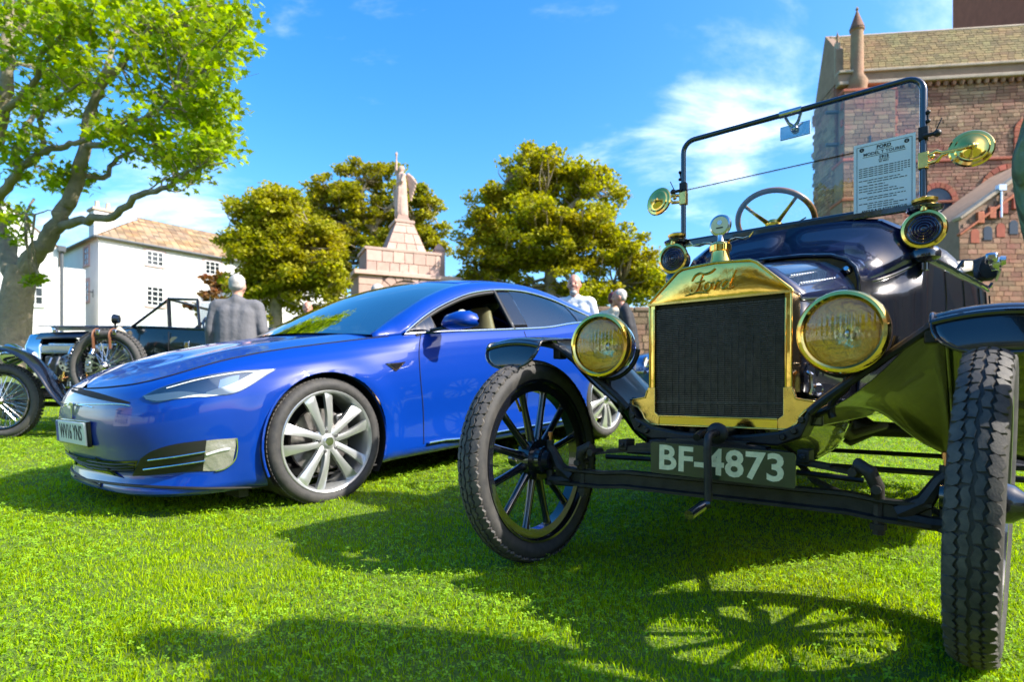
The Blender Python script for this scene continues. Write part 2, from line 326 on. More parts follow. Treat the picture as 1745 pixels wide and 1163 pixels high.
# ---- wheel (axis +y outward)
def t_wheel():
    wl = MB()
    wl.lathe([(.262, -.02), (.294, -.024), (.294, .024), (.262, .02)], n=72, closed=True)
    root = wl.build('wheel', 'black_paint', None)
    b = MB(); b.lathe([(.294, -.033), (.300, -.040), (.308, -.041), (.309, -.034), (.300, -.028), (.300, .028), (.309, .034), (.308, .041), (.300, .040), (.294, .033)], n=72, closed=True)
    b.build('rim', 'black_paint', root)
    prof = []
    for k in range(25):
        a = -2.62 + 5.24 * k / 24; prof.append((.3355 + .0445 * math.cos(a), .049 * math.sin(a) * (1.0 if abs(a) < 1.6 else .93)))
    t = MB(); t.lathe(prof, n=88); ty = t.build('tyre', 'tyre_rubber', root)
    b = MB()                                            # raised non-skid tread
    n = 52; pl = 2 * math.pi / n
    def rad(wd, up): return .3795 - .0155 * (abs(wd) / .047) ** 2.3 + up
    def P(s, wd, up): a = s * pl; r = rad(wd, up); return Vector((r * math.cos(a), wd, r * math.sin(a)))
    def block(poly, s0, sg, hgt=.0045):
        m = len(poly); pp = [(s0 + p, q * sg) for p, q in poly]
        cxs = sum(p for p, q in pp) / m; cqs = sum(q for p, q in pp) / m
        V = [P(p, q, -.003) for p, q in pp] + [P(cxs + (p - cxs) * .97, cqs + (q - cqs) * .97, hgt) for p, q in pp] + [P(cxs, cqs, hgt)]
        b.add(V, [(i, (i + 1) % m, m + (i + 1) % m, m + i) for i in range(m)] + [(m + i, m + (i + 1) % m, 2 * m) for i in range(m)])
    for i in range(n):
        for sg in (1, -1):
            o = i + (0 if sg > 0 else .45)
            block([(.10, .024), (.36, .020), (.56, .027), (.92, .021), (1.02, .030), (.86, .043), (.55, .047), (.30, .041), (.06, .045), (-.02, .034)], o, sg)
            block([(.02, .004), (.42, .001), (.78, .007), (.97, .004), (.90, .015), (.62, .0205), (.30, .0155), (.06, .0185)], o + .12, sg)
    b.build('tread', 'tread_rubber', ty, ang=30)
    tb = MB()
    for k in range(12):
        a = 2 * math.pi * (k + .5) / 12; c, s_ = math.cos(a), math.sin(a)
        sp = MB(); sp.tube([(c * r, 0, s_ * r) for r in (.05, .09, .14, .2, .25, .266)], [.019, .0165, .0145, .0135, .0145, .018], n=10)
        sp.build('spoke', 'black_paint', root)
    h = MB(); h.lathe([(0, .115), (.022, .115), (.03, .108), (.032, .07), (.045, .055), (.05, .03), (.078, .026), (.08, .012), (.08, -.014), (.078, -.028), (.055, -.03), (.052, -.055), (.04, -.06), (.036, -.085), (0, -.085)], n=28)
    for k in range(6):
        a = k * math.pi / 3 + .26; h.lathe([(0, .036), (.007, .036), (.007, .02)], (math.cos(a) * .066, 0, math.sin(a) * .066), n=6)
    h.build('hub', 'black_paint', root)
    v = MB(); v.tube([(-.262, -.008, .02), (-.225, -.008, .02)], .005, 8); v.tube([(-.225, -.008, .02), (-.205, -.008, .02)], .006, 8)
    v.build('valve', 'brass', root)
    return root
wheel = t_wheel(); wheel.parent = T
HT = .672
wheel.location = (0, HT, .387); wheel.rotation_euler = (R(-2.2), R(100), R(-3.0))
def wheel_copy(x, y, z, roll, camber=0.0, steer=0.0):
    w_ = copy_tree(wheel, T); w_.location = (x, y, z); w_.rotation_mode = 'QUATERNION'
    q = Matrix.Rotation(R(steer) + (math.pi if y < 0 else 0), 3, 'Z') @ Matrix.Rotation(R(-camber), 3, 'X') @ Matrix.Rotation(R(roll), 3, 'Y')
    w_.rotation_quaternion = q.to_quaternion(); return w_
wheel.rotation_mode = 'QUATERNION'; wheel.rotation_quaternion = (Matrix.Rotation(R(-3), 3, 'Z') @ Matrix.Rotation(R(-2.2), 3, 'X') @ Matrix.Rotation(R(40), 3, 'Y')).to_quaternion()
wheel_copy(0, -HT, .387, 60, 2.2, -1.0)
wheel_copy(-2.54, .69, .40, 10); wheel_copy(-2.54, -.69, .40, 33)
# ---- front axle, steering, spring
ax = MB()
def ibeam(P, hh=.026, ww=.02):
    for up in (hh, -hh): ax.tube([Vector(p) + Vector((0, 0, up)) for p in P], ww, 6, flat=.32)
    ax.tube(P, hh, 4, flat=.28)
P_ax = [(0, y, .338 + .010 * (abs(y) < .38)) for y in np.linspace(-.57, .57, 13)]
G_ = []
for (dx, dz) in ((.02, .030), (.02, .021), (.006, .016), (.006, -.016), (.02, -.021), (.02, -.030), (-.02, -.030), (-.02, -.021), (-.006, -.016), (-.006, .016), (-.02, .021), (-.02, .030)):
    G_.append([(dx, y, z + dz) for (_, y, z) in P_ax])
ax.grid(G_, cu=True)
for sg in (1, -1):
    ax.tube([(0, sg * .50, .335), (0, sg * .555, .37), (0, sg * .585, .425), (0, sg * .60, .44)], [.026, .022, .017, .018], 8)
    ax.tube([(0, sg * .50, .325), (0, sg * .56, .318), (0, sg * .60, .318)], [.024, .020, .018], 8)
ax.build('front_axle', 'black_iron', T, ang=40)
for sg in (1, -1):
    k = MB(); k.tube([(0, sg * .598, .298), (0, sg * .598, .465)], .014, 10); k.tube([(0, sg * .598, .39), (0, sg * .66, .388)], [.03, .022], 10)
    k.tube([(0, sg * .598, .335), (-.08, sg * .57, .335), (-.14, sg * .55, .335)], .011, 8); k.lathe([(0, 0), (.02, 0), (.02, .012), (0, .012)], (0, sg * .598, .30), (0, 0, 1), 8)
    kn = k.build('steering_knuckle', 'black_iron', T)
    o = MB(); o.tube([(0, sg * .598, .465), (0, sg * .598, .482)], .005, 8); o.tube([(0, sg * .598, .480), (0, sg * .598, .497)], .009, 8); o.build('oiler_cup', 'copper', kn)
for nm, P, r in (('tie_rod', [(-.14, -.55, .335), (-.14, .55, .335)], .010), ('drag_link', [(-.16, .40, .39), (-.15, 0, .41), (-.16, -.45, .40)], .009)):
    MB().tube(P, r, 8).build(nm, 'black_iron', T)
for sg in (1, -1):
    MB().tube([(-.02, sg * .44, .33), (-.5, sg * .2, .33), (-.95, sg * .03, .36)], .013, 8).build('radius_rod', 'black_iron', T)
sp = empty('leaf_spring', parent=T)
for k in range(6):
    L_ = .40 - .055 * k; b = MB(); rows = []
    for y in np.linspace(-L_, L_, 17):
        z = .425 + .036 * (1 - (y / .42) ** 2) + .0070 * k; rows.append([(.0 + dx, y, z + dz) for dx, dz in ((.025, .004), (-.025, .004), (-.025, -.0035), (.025, -.0035))])
    b.grid(rows, cv=True); b.build('leaf', 'worn_iron' if k % 2 else 'black_iron', sp)
for sg in (1, -1):
    c = MB(); c.box((0, sg * .28, .468), (.066, .03, .036)); c.tube([(.036, sg * .28, .468), (.045, sg * .28, .468)], .009, 6); c.build('spring_clip', 'black_iron', T, bevel=.003)
    s = MB(); s.tube([(.005, sg * .405, .43), (.03, sg * .415, .455), (.035, sg * .44, .44), (.02, sg * .455, .40), (.0, sg * .455, .36)], [.016, .019, .019, .017, .016], 10)
    s.tube([(-.035, sg * .40, .435), (.045, sg * .40, .435)], .012, 8); s.tube([(-.03, sg * .455, .395), (.045, sg * .455, .395)], .012, 8); s.tube([(0, sg * .455, .385), (0, sg * .455, .272)], .014, 8); s.lathe([(0, 0), (.02, 0), (.02, .016), (0, .016)], (0, sg * .455, .285), (0, 0, 1), 6)
    s.build('spring_shackle', 'worn_iron', T)
# ---- frame, cradle, engine underside
for sg in (1, -1):
    MB().box((-1.45, sg * .29, .585), (2.75, .04, .075)).build('frame_rail', 'black_paint', T, bevel=.005)
cr_ = MB()
poly = [(-.285, .605), (-.262, .56), (-.20, .53), (-.10, .515), (0, .512), (.10, .515), (.20, .53), (.262, .56), (.285, .605), (.285, .57), (.262, .515), (.20, .488), (.13, .478), (.08, .50), (-.08, .50), (-.13, .478), (-.20, .488), (-.262, .515), (-.285, .57)]
top = poly[:9]; bot = poly[9:][::-1]; bot = [(y, float(np.interp(y, [p[0] for p in bot], [p[1] for p in bot]))) for y, _ in top]
cr_.grid([[(x, y, z) for (y, z) in top] for x in (-.02, -.14)]); cr_.grid([[(-.02, y, z) for y, z in top], [(-.02, y, z) for y, z in bot]]); cr_.grid([[(-.14, y, z) for y, z in top], [(-.14, y, z) for y, z in bot]]); cr_.grid([[(x, y, z) for y, z in bot] for x in (-.02, -.14)])
for sg in (1, -1): cr_.add([(-.02, sg * .285, .605), (-.14, sg * .285, .605), (-.14, sg * .285, .57), (-.02, sg * .285, .57)], [(0, 1, 2, 3)])
cd_ = cr_.build('radiator_cradle', 'black_iron', T, bevel=.006, merge=.0005)
for y, z in ((-.265, .567), (-.215, .517), (.265, .567), (.215, .517), (.245, .535), (-.245, .535)):
    MB().lathe([(0, .012), (.007, .012), (.010, .006), (.010, 0)], (-.021, y, z), (1, 0, 0), 8).build('bolt', 'black_iron', cd_)
cr2 = MB()
for y, z, r in ((-.08, .52, .02), (-.03, .515, .015), (.09, .525, .022), (.13, .52, .014), (-.13, .53, .016), (.045, .53, .016)):
    cr2.lathe([(0, .02), (r * .6, .02), (r, .01), (r, -.02), (r * 1.3, -.025), (r * 1.3, -.05)], (-.10, y, z), (.3, 0, 1), 10)
cr2.build('crossmember_fitting', 'worn_iron', T)
en = MB(); rows = []
for x, w_, z0 in ((-.16, .10, .50), (-.25, .16, .44), (-.5, .17, .40), (-.75, .2, .36), (-.95, .24, .33), (-1.15, .23, .34), (-1.3, .1, .42)):
    rows.append([(x, w_ * math.cos(a), .60 - (.60 - z0) * math.sin(a) ** .8) for a in np.linspace(0, math.pi, 13)])
en.grid(rows); en.build('engine_pan', 'black_paint', T, solid=.004)
eb = MB(); eb.box((-.43, 0, .76), (.40, .15, .28)); eb.box((-.43, 0, .93), (.38, .12, .06)); eb.build('engine_block', 'black_iron', T, bevel=.01)
MB().tube([(-.3, .13, .8), (-.5, .14, .78), (-.6, .16, .6), (-1.2, .2, .45), (-2.2, .22, .45)], .022, 10).build('exhaust_pipe', 'worn_iron', T)
MB().tube([(-1.25, 0, .42), (-2.5, 0, .42)], .035, 12).build('torque_tube', 'black_iron', T)
ra = MB(); ra.tube([(-2.54, -.66, .40), (-2.54, -.12, .41), (-2.54, 0, .42), (-2.54, .12, .41), (-2.54, .66, .40)], [.035, .05, .13, .05, .035], 14); ra.build('rear_axle', 'black_iron', T)
# ---- radiator
X0, X1 = -.068, -.165
rad = empty('radiator', parent=T)
fx = lambda y, z, h: (h, y, z)
tank = MB(); rows = []
out = [(-.230, .945), (-.228, .952), (-.128, 1.046), (-.108, 1.056), (0, 1.062), (.108, 1.056), (.128, 1.046), (.228, .952), (.230, .945)]
tank.prism(out, fx, X0, X1); nf = 16; gq = []
for i in range(nf + 1):
    z = .945 + (1.061 - .945) * i / nf; hw = float(np.interp(z, [q for p, q in out[4:][::-1]], [p for p, q in out[4:][::-1]])); gq.append([(X0 + .001 + .0035 * math.sin(math.pi * min(1, i / nf * .98 + .01)) ** .6 * (1 - abs(t) ** 6), hw * t, z) for t in np.linspace(-1, 1, 21)])
tank.grid(gq); tk = tank.build('top_tank', 'brass', rad)
b = MB(); b.tube([(X0 + .004, y, z) for y, z in out], .0042, 8); b.box((X0 + .002, 0, .946), (.014, .464, .007)); b.build('tank_bead', 'brass_dull', rad)
for sg in (1, -1):
    s = MB(); s.box(((X0 + X1) / 2, sg * .2185, .795), (X0 - X1, .021, .298)); s.tube([(X0 + .001, sg * .2265, .65), (X0 + .001, sg * .2265, .943)], .0042, 8); s.tube([(X0 + .001, sg * .2105, .60), (X0 + .001, sg * .2105, .93)], .003, 8)
    s.build('side_panel', 'brass', rad, bevel=.003)
    ear = [(.19, .534), (.222, .537), (.243, .555), (.254, .578), (.268, .594), (.288, .600), (.288, .620), (.240, .628), (.232, .655), (.232, .662), (.205, .662), (.205, .578), (.190, .566)]
    e = MB(); e.prism([(p * sg, q) for p, q in ear], fx, X0 + .008, X0 - .016); e.tube([(X0 + .008, p * sg, q) for p, q in ear[0:9]], .004, 6); e.build('lower_bracket', 'brass_dull', rad, bevel=.002)
b = MB(); b.box((X0 - .004, 0, .550), (.022, .38, .032)); b.tube([(X0 + .008, -.19, .535), (X0 + .008, .19, .535)], .004, 6); b.tube([(X0 + .008, -.19, .566), (X0 + .008, .19, .566)], .0035, 6); b.build('bottom_rail', 'brass', rad, bevel=.002)
MB().box(((X0 + X1) / 2 - .006, 0, .755), (.07, .415, .385)).build('core', 'core_black', rad)
fn_ = MB()
for k in range(58):
    z = .572 + k * .0062; dz = .0012 * math.sin(k * 12.9)
    fn_.box((X0 - .014, 0, z), (.02, .41, .0016), Matrix.Rotation(dz * .6, 3, 'X'))
tag(fn_.build('cooling_fin', 'fin_metal', rad), kind='stuff')
for k in range(19):
    y = -.198 + k * .022; MB().box((X0 - .022, y, .752), (.02, .0022, .36)).build('core_tube', 'core_black', rad)
MB().box((X0 - .006, 0, .612), (.004, .41, .005)).build('core_band', 'core_black', rad)
# script lettering on the tank
def script(strokes, ox, oz, sc_, lean, par):
    b = MB()
    for st in strokes:
        P = cr_spline([(X0 + .0085, ox + (p + q * lean) * sc_, oz + q * sc_) for p, q in st], 5)
        m = len(P); b.tube(P, [(.0019 + .0016 * abs(math.sin(3.1 * i / max(1, m - 1)))) for i in range(m)], 6)
    return b.build('script_lettering', 'gilt', par)
script([[(-.12, .62), (.0, .9), (.25, 1.0), (.5, .92), (.8, .98), (1.0, 1.15)], [(.42, .94), (.36, .6), (.30, .2), (.12, .0), (-.05, .08), (-.02, .2)], [(.12, .5), (.35, .52), (.58, .6)],
        [(.82, .48), (.66, .36), (.68, .1), (.84, .04), (.98, .2), (.92, .42), (.78, .46), (1.0, .40), (1.16, .46)], [(1.16, .46), (1.22, .3), (1.18, .05)], [(1.2, .25), (1.32, .46), (1.48, .44)],
        [(1.92, .40), (1.74, .46), (1.58, .26), (1.64, .06), (1.82, .1), (1.96, .4), (2.1, .95)], [(2.02, .6), (1.94, .15), (2.04, .04), (2.2, .16)], [(-.3, -.12), (.3, -.02), (.9, -.08)]], -.078, .972, .062, .25, rad)
cp = MB(); cp.lathe([(.038, 1.05), (.034, 1.07), (.029, 1.09), (.028, 1.105), (.034, 1.107), (.035, 1.125), (.03, 1.132), (.022, 1.137), (0, 1.139)], (-.115, 0, 0), (0, 0, 1), 28); cap = cp.build('filler_cap', 'brass', rad)
for sg in (1, -1):
    wb = MB(); rows = []
    for t, z, ww, th in ((0.018, 1.128, .010, .006), (.035, 1.138, .015, .005), (.055, 1.141, .016, .004), (.075, 1.136, .014, .004), (.092, 1.140, .009, .004), (.104, 1.155, .003, .003)):
        rows.append([(-.115 + dx * ww, sg * t, z + dz * th) for dx, dz in ((1, 0), (.5, .8), (0, 1), (-.5, .8), (-1, 0), (0, -.6))])
    wb.grid(rows, cv=True); wb.add(rows[-1], [(0, 1, 2, 3, 4, 5)]); wb.add(rows[0], [(0, 1, 2, 3, 4, 5)]); wb.build('wing', 'brass', cap)
mm = MB(); mm.lathe([(.014, 1.135), (.010, 1.145), (.010, 1.160)], (-.115, 0, 0), (0, 0, 1), 14); mm.lathe([(0, -.010), (.029, -.010), (.034, -.006), (.036, 0), (.034, .007), (.028, .009), (.026, .006)], (-.115, 0, 1.192), (1, 0, 0), 32); mo = mm.build('temperature_gauge', 'steel', rad)
MB().lathe([(0, .0090), (.0275, .0090)], (-.115, 0, 1.192), (1, 0, 0), 28).build('gauge_face', 'dial_face', rad)
MB().box((-.1055, .0, 1.183), (.001, .022, .004)).build('gauge_mark', 'ink', rad)
MB().lathe([(.008, .0098), (.0, .0098)], (-.115, 0, 1.200), (1, 0, 0), 16).build('gauge_window', 'steel', rad)
# ---- head lamps
def headlamp(sg):
    o = (0.0, sg * .374, .809); root = empty('headlamp', o, (0, 0, R(-3 * sg)), T)
    b = MB(); b.lathe([(.094, .030), (.100, .036), (.108, .034), (.1135, .024), (.1145, .010), (.112, -.004), (.106, -.012), (.098, -.014)], (0, 0, 0), (1, 0, 0), 56); b.build('rim', 'brass', root)
    b = MB(); b.lathe([(.104, -.008), (.102, -.03), (.094, -.07), (.078, -.105), (.05, -.13), (.02, -.14), (0, -.141)], (0, 0, 0), (1, 0, 0), 40); b.build('bowl', 'black_paint' if sg < 0 else 'brass_dull', root)
    b = MB(); b.lathe([(.096, .014), (.088, -.03), (.068, -.065), (.04, -.09), (.0, -.10)], (0, 0, 0), (1, 0, 0), 40); b.build('reflector', 'reflector', root)
    gl = MB(); rows = []
    for i in range(25):
        r = .0965 * i / 24; rows.append([])
        for k in range(96):
            a = 2 * math.pi * k / 96; y = r * math.cos(a); z = r * math.sin(a); rows[-1].append((.022 + .012 * (1 - (r / .0965) ** 2) + .0009 * math.sin(y * 480) * (1 - (r / .0965) ** 6), y, z))
    gl.grid(rows, cv=True); gl.build('lens', 'lamp_glass', root, ang=60)
    b = MB(); b.sphere((-.045, 0, 0), (.012, .012, .016)); b.tube([(-.09, 0, 0), (-.05, 0, 0)], .010, 8); b.build('bulb', 'steel', root)
    b = MB(); b.tube([(.03, 0, -.112), (.028, 0, -.105)], .004, 6); b.build('catch', 'brass_dull', root)
    f = MB()
    P = [(-.04, math.sin(a) * .117, -math.cos(a) * .117) for a in np.linspace(-1.45, 1.45, 15)]; f.tube(P, .0075, 8, flat=1.5)
    f.tube(cr_spline([(-.04, 0, -.117), (-.045, -sg * .004, -.15), (-.05, -sg * .035, -.18), (-.06, -sg * .045, -.215), (-.06, -sg * .04, -.235)], 4), .011, 8)
    f.tube([(-.06, -sg * .045, -.205), (-.06, -sg * .075, -.222), (-.065, -sg * .085, -.225)], .012, 8)
    f.build('fork', 'black_iron', root)
headlamp(1); headlamp(-1)
# ---- bonnet
def half(prof, x): return [(x, y, z) for y, z in prof]
HF = [(.229, .625), (.229, .72), (.229, .84), (.229, .935), (.222, .955), (.175, 1.0), (.132, 1.04), (.105, 1.053), (.05, 1.058), (0, 1.060)]
HB = [(.318, .625), (.318, .74), (.318, .86), (.317, .995), (.306, 1.035), (.268, 1.095), (.215, 1.128), (.165, 1.143), (.07, 1.153), (0, 1.156)]
def lerp_prof(a, b, t): return [(p[0] + (q[0] - p[0]) * t, p[1] + (q[1] - p[1]) * t) for p, q in zip(a, b)]
bon = empty('bonnet', parent=T)
for sg in (1, -1):
    rows = [[(X1 + (-.608 - X1) * t, sg * y, z) for y, z in lerp_prof(HF, HB, t)] for t in np.linspace(0, 1, 8)]
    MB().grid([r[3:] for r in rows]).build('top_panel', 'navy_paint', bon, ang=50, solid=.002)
    sd = MB().grid([r[:4] for r in rows]).build('side_panel', 'black_paint', bon, ang=50, solid=.002)
    MB().tube([rows[0][3], rows[-1][3]], .0045, 8).build('hinge', 'black_paint', bon)
    for k in range(7):
        x = -.28 - k * .045; y = .229 + (.071) * ((X1 - x) / (.66 + X1)) ; MB().tube([(x, sg * (y + .002), .70), (x, sg * (y + .006), .71), (x, sg * (y + .006), .85), (x, sg * (y + .002), .86)], .008, 6, flat=.8).build('louvre', 'black_paint', sd)
    rv = MB()
    for rr_ in (.30, .62):
        for k in range(17):
            t = .18 + k * .045; pr = lerp_prof(HF, HB, t); p = Vector(pr[4]).lerp(Vector(pr[6]), rr_); rv.sphere((X1 + (-.608 - X1) * t, sg * (p.x + .0018), p.y + .0022), .0046, 8, 5)
    tag(rv.build('rivet', 'rivet_glint', bon), kind='stuff')
MB().tube([(X1, 0, 1.062), (-.608, 0, 1.158)], .0055, 8).build('centre_hinge', 'black_paint', bon)
for sg in (1, -1):
    s = MB(); s.box((-.42, sg * .30, .622), (.52, .09, .008)); s.build('bonnet_shelf', 'black_paint', T, bevel=.002)
    c = MB(); c.tube([(-.19, sg * .243, .71), (-.188, sg * .255, .70), (-.186, sg * .258, .66), (-.186, sg * .252, .64)], .008, 8); c.lathe([(.015, -.003), (.019, 0), (.015, .003), (.012, 0)], (-.19, sg * .275, .655), (.6, sg * .8, 0), 20, closed=True); c.tube([(-.21, sg * .245, .735), (-.185, sg * .285, .735)], .005, 8); c.build('bonnet_clip', 'steel', T)
# ---- scuttle / cowl and body tub
CS = [(-.60, .325, 1.165), (-.64, .327, 1.172), (-.70, .331, 1.18), (-.76, .342, 1.195), (-.82, .368, 1.225), (-.88, .41, 1.275), (-.93, .455, 1.335), (-.98, .492, 1.378)]
def cowl_prof(yw, zt):
    zs = zt - 1.165
    return [(yw * .97, .60), (yw, .72), (yw, .85), (yw, .97 + zs * .3), (yw * .995, 1.05 + zs * .5), (yw * .96, 1.095 + zs * .65), (yw * .88, 1.125 + zs * .8), (yw * .72, 1.148 + zs * .93), (yw * .45, 1.160 + zs), (yw * .2, 1.164 + zs), (0, 1.165 + zs)]
for sg in (1, -1):
    rows = [[(x, sg * y, z) for y, z in cowl_prof(a, b_)] for x, a, b_ in CS]
    rows = list(zip(*[cr_spline(c, 3) for c in zip(*rows)]))
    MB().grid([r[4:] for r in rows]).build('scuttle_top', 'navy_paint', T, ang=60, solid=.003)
    MB().grid([r[:5] for r in rows]).build('scuttle_side', 'black_paint', T, ang=60, solid=.003)
    MB().tube([r[4] for r in rows], .0055, 8).build('scuttle_bead', 'black_paint', T)
    MB().tube([(p[0] + .001, p[1], p[2]) for p in rows[0]], .007, 8).build('scuttle_lip', 'black_paint', T)
    MB().lathe([(0, .012), (.008, .012), (.012, .006), (.016, 0)], (-.60, sg * .285, 1.09), (1, 0, .2), 16).build('bonnet_stop', 'steel', T)
fw = MB(); fw.prism([(y * s_, z) for s_, rng_ in ((1, cowl_prof(.322, 1.163)), (-1, cowl_prof(.322, 1.163)[::-1])) for y, z in rng_], fx, -.612, -.63); fw.build('firewall', 'black_paint', T)
BS = [(-.98, .490, 1.19, 1.0), (-1.1, .508, 1.19, 1), (-1.3, .545, 1.19, 1), (-1.6, .60, 1.19, 1), (-1.9, .655, 1.19, 1), (-2.2, .69, 1.20, 1), (-2.5, .70, 1.22, 1), (-2.75, .69, 1.25, 1), (-2.98, .65, 1.27, 1), (-3.12, .55, 1.28, 1), (-3.2, .38, 1.28, 1), (-3.22, .15, 1.28, 1), (-3.22, 0, 1.28, 1)]
BSp = cr_spline([(a, b_, c) for a, b_, c, _ in BS], 3)
tub = []
for p in BSp:
    yb = p.y; tub.append([(p.x + (.04 if p.x < -3.1 else 0), yb * .90, .62), (p.x, yb * .965, .75), (p.x, yb * 1.0, .92), (p.x, yb * 1.0, 1.05), (p.x, yb * .99, p.z - .03), (p.x, yb * .985, p.z)])
body = tgrid(tub, 'body_tub', 'black_paint', T, ang=50, solid=.012)
for sg in (1, -1):
    MB().tube([(r[-1][0], sg * r[-1][1], r[-1][2]) for r in tub], .011, 8).build('body_rail', 'black_paint', T)
    for x0 in (-1.33, -1.60, -1.86, -2.12, -2.38):
        r = min(tub, key=lambda q: abs(q[0][0] - x0)); MB().tube([(q[0], sg * (q[1] + .002), q[2]) for q in r[:5]], .0035, 6).build('panel_bead', 'black_paint', body)
    for x0 in (-1.52, -2.3):
        y0 = interp(x0, [q[0] for q in BS][::-1], [q[1] for q in BS][::-1]); MB().tube([(x0, sg * (y0 - .01), 1.20), (x0 - .01, sg * (y0 + .01), 1.235), (x0 - .11, sg * (y0 + .008), 1.232)], .007, 8).build('door_handle', 'black_paint', body)
MB().box((-1.95, 0, .615), (2.3, .9, .02)).build('floor', 'black_iron', T)
def seat(x0, z0, wd, name, bh=1.0):
    root = empty(name, parent=T)
    c = MB(); rows = []
    for y in np.linspace(-wd, wd, 25):
        e = 1 - (abs(y) / wd) ** 6 * .35; pl_ = .006 * abs(math.sin(y * 24))
        rows.append([(x0 + dx * e, y, z0 + dz * e + pl_ * (k in (2, 3, 4))) for k, (dx, dz) in enumerate(((.27, -.1), (.28, .02), (.24, .08), (.05, .09), (-.2, .08), (-.24, -.1)))])
    c.grid(rows, cv=True); c.add(rows[0], [tuple(range(6))]); c.add(rows[-1], [tuple(range(6))]); c.build('cushion', 'leather', root, ang=70)
    k_ = MB(); rows = []
    for y in np.linspace(-wd * 1.02, wd * 1.02, 33):
        e = 1 - (abs(y) / wd / 1.02) ** 8 * .3; pl_ = .008 * abs(math.sin(y * 30)); top = .02 * (1 - (y / wd) ** 2)
        rows.append([(x0 - .22 - dx, y, z0 - .05 + dz * bh * (e if dz > .3 else 1) + top * (dz > .3)) for dx, dz in ((-.07 - pl_, 0), (-.09 - pl_, .2), (-.05 - pl_, .40), (.02, .465), (.09, .46), (.13, .40), (.12, 0))])
    k_.grid(rows, cv=True); k_.add(rows[0], [tuple(range(7))]); k_.add(rows[-1], [tuple(range(7))]); k_.build('backrest', 'leather', root, ang=70)
seat(-1.66, .88, .585, 'front_seat', 1.27); seat(-2.75, .90, .58, 'rear_seat')
# folded hood at the back with its irons
fh = empty('folded_hood', (0.05, 0, .07), parent=T)
b = MB()
for k in range(4):
    P = cr_spline([(-2.55 - .12 * k, -.70, 1.27 + .035 * k), (-2.95 - .05 * k, -.66, 1.31 + .03 * k), (-3.32, -.4, 1.33 + .035 * k), (-3.36, 0, 1.34 + .035 * k), (-3.32, .4, 1.33 + .035 * k), (-2.95 - .05 * k, .66, 1.31 + .03 * k), (-2.55 - .12 * k, .70, 1.27 + .035 * k)], 5)
    b.tube(P, [.045 + .008 * math.sin(i * 1.9 + k) for i in range(len(P))], 10)
b.build('hood_cloth', 'canvas_black', fh)
b = MB()
for y in np.linspace(-.6, .6, 9): pass
rows = [[(-2.35 - .55 * t, y, 1.24 + .11 * math.sin(t * 2.6) + .012 * math.sin(y * 22 + t * 5)) for t in np.linspace(0, 1, 8)] for y in np.linspace(-.62, .62, 14)]
b.grid(rows); b.build('hood_lining', 'canvas_cream', fh, solid=.006)
for sg in (1, -1):
    b = MB()
    for k in range(3): b.tube([(-2.0 - .1 * k, sg * (.70 + .012 * k), 1.20 + .03 * k), (-2.25, sg * (.735 + .01 * k), 1.22 + .03 * k), (-2.95, sg * .73, 1.27 + .04 * k)], .009, 8)
    b.lathe([(0, .02), (.03, .02), (.034, .01), (.034, -.01), (0, -.02)], (-2.02, sg * .71, 1.215), (0, 1, 0), 18); b.lathe([(0, .02), (.022, .02), (.026, 0), (0, -.02)], (-2.22, sg * .74, 1.26), (0, 1, 0), 16)
    b.build('hood_iron', 'steel', fh)
    q = MB(); q.box((-1.98, sg * .70, 1.235), (.1, .05, .045)); q.build('saddle_bracket', 'steel', fh, bevel=.012)
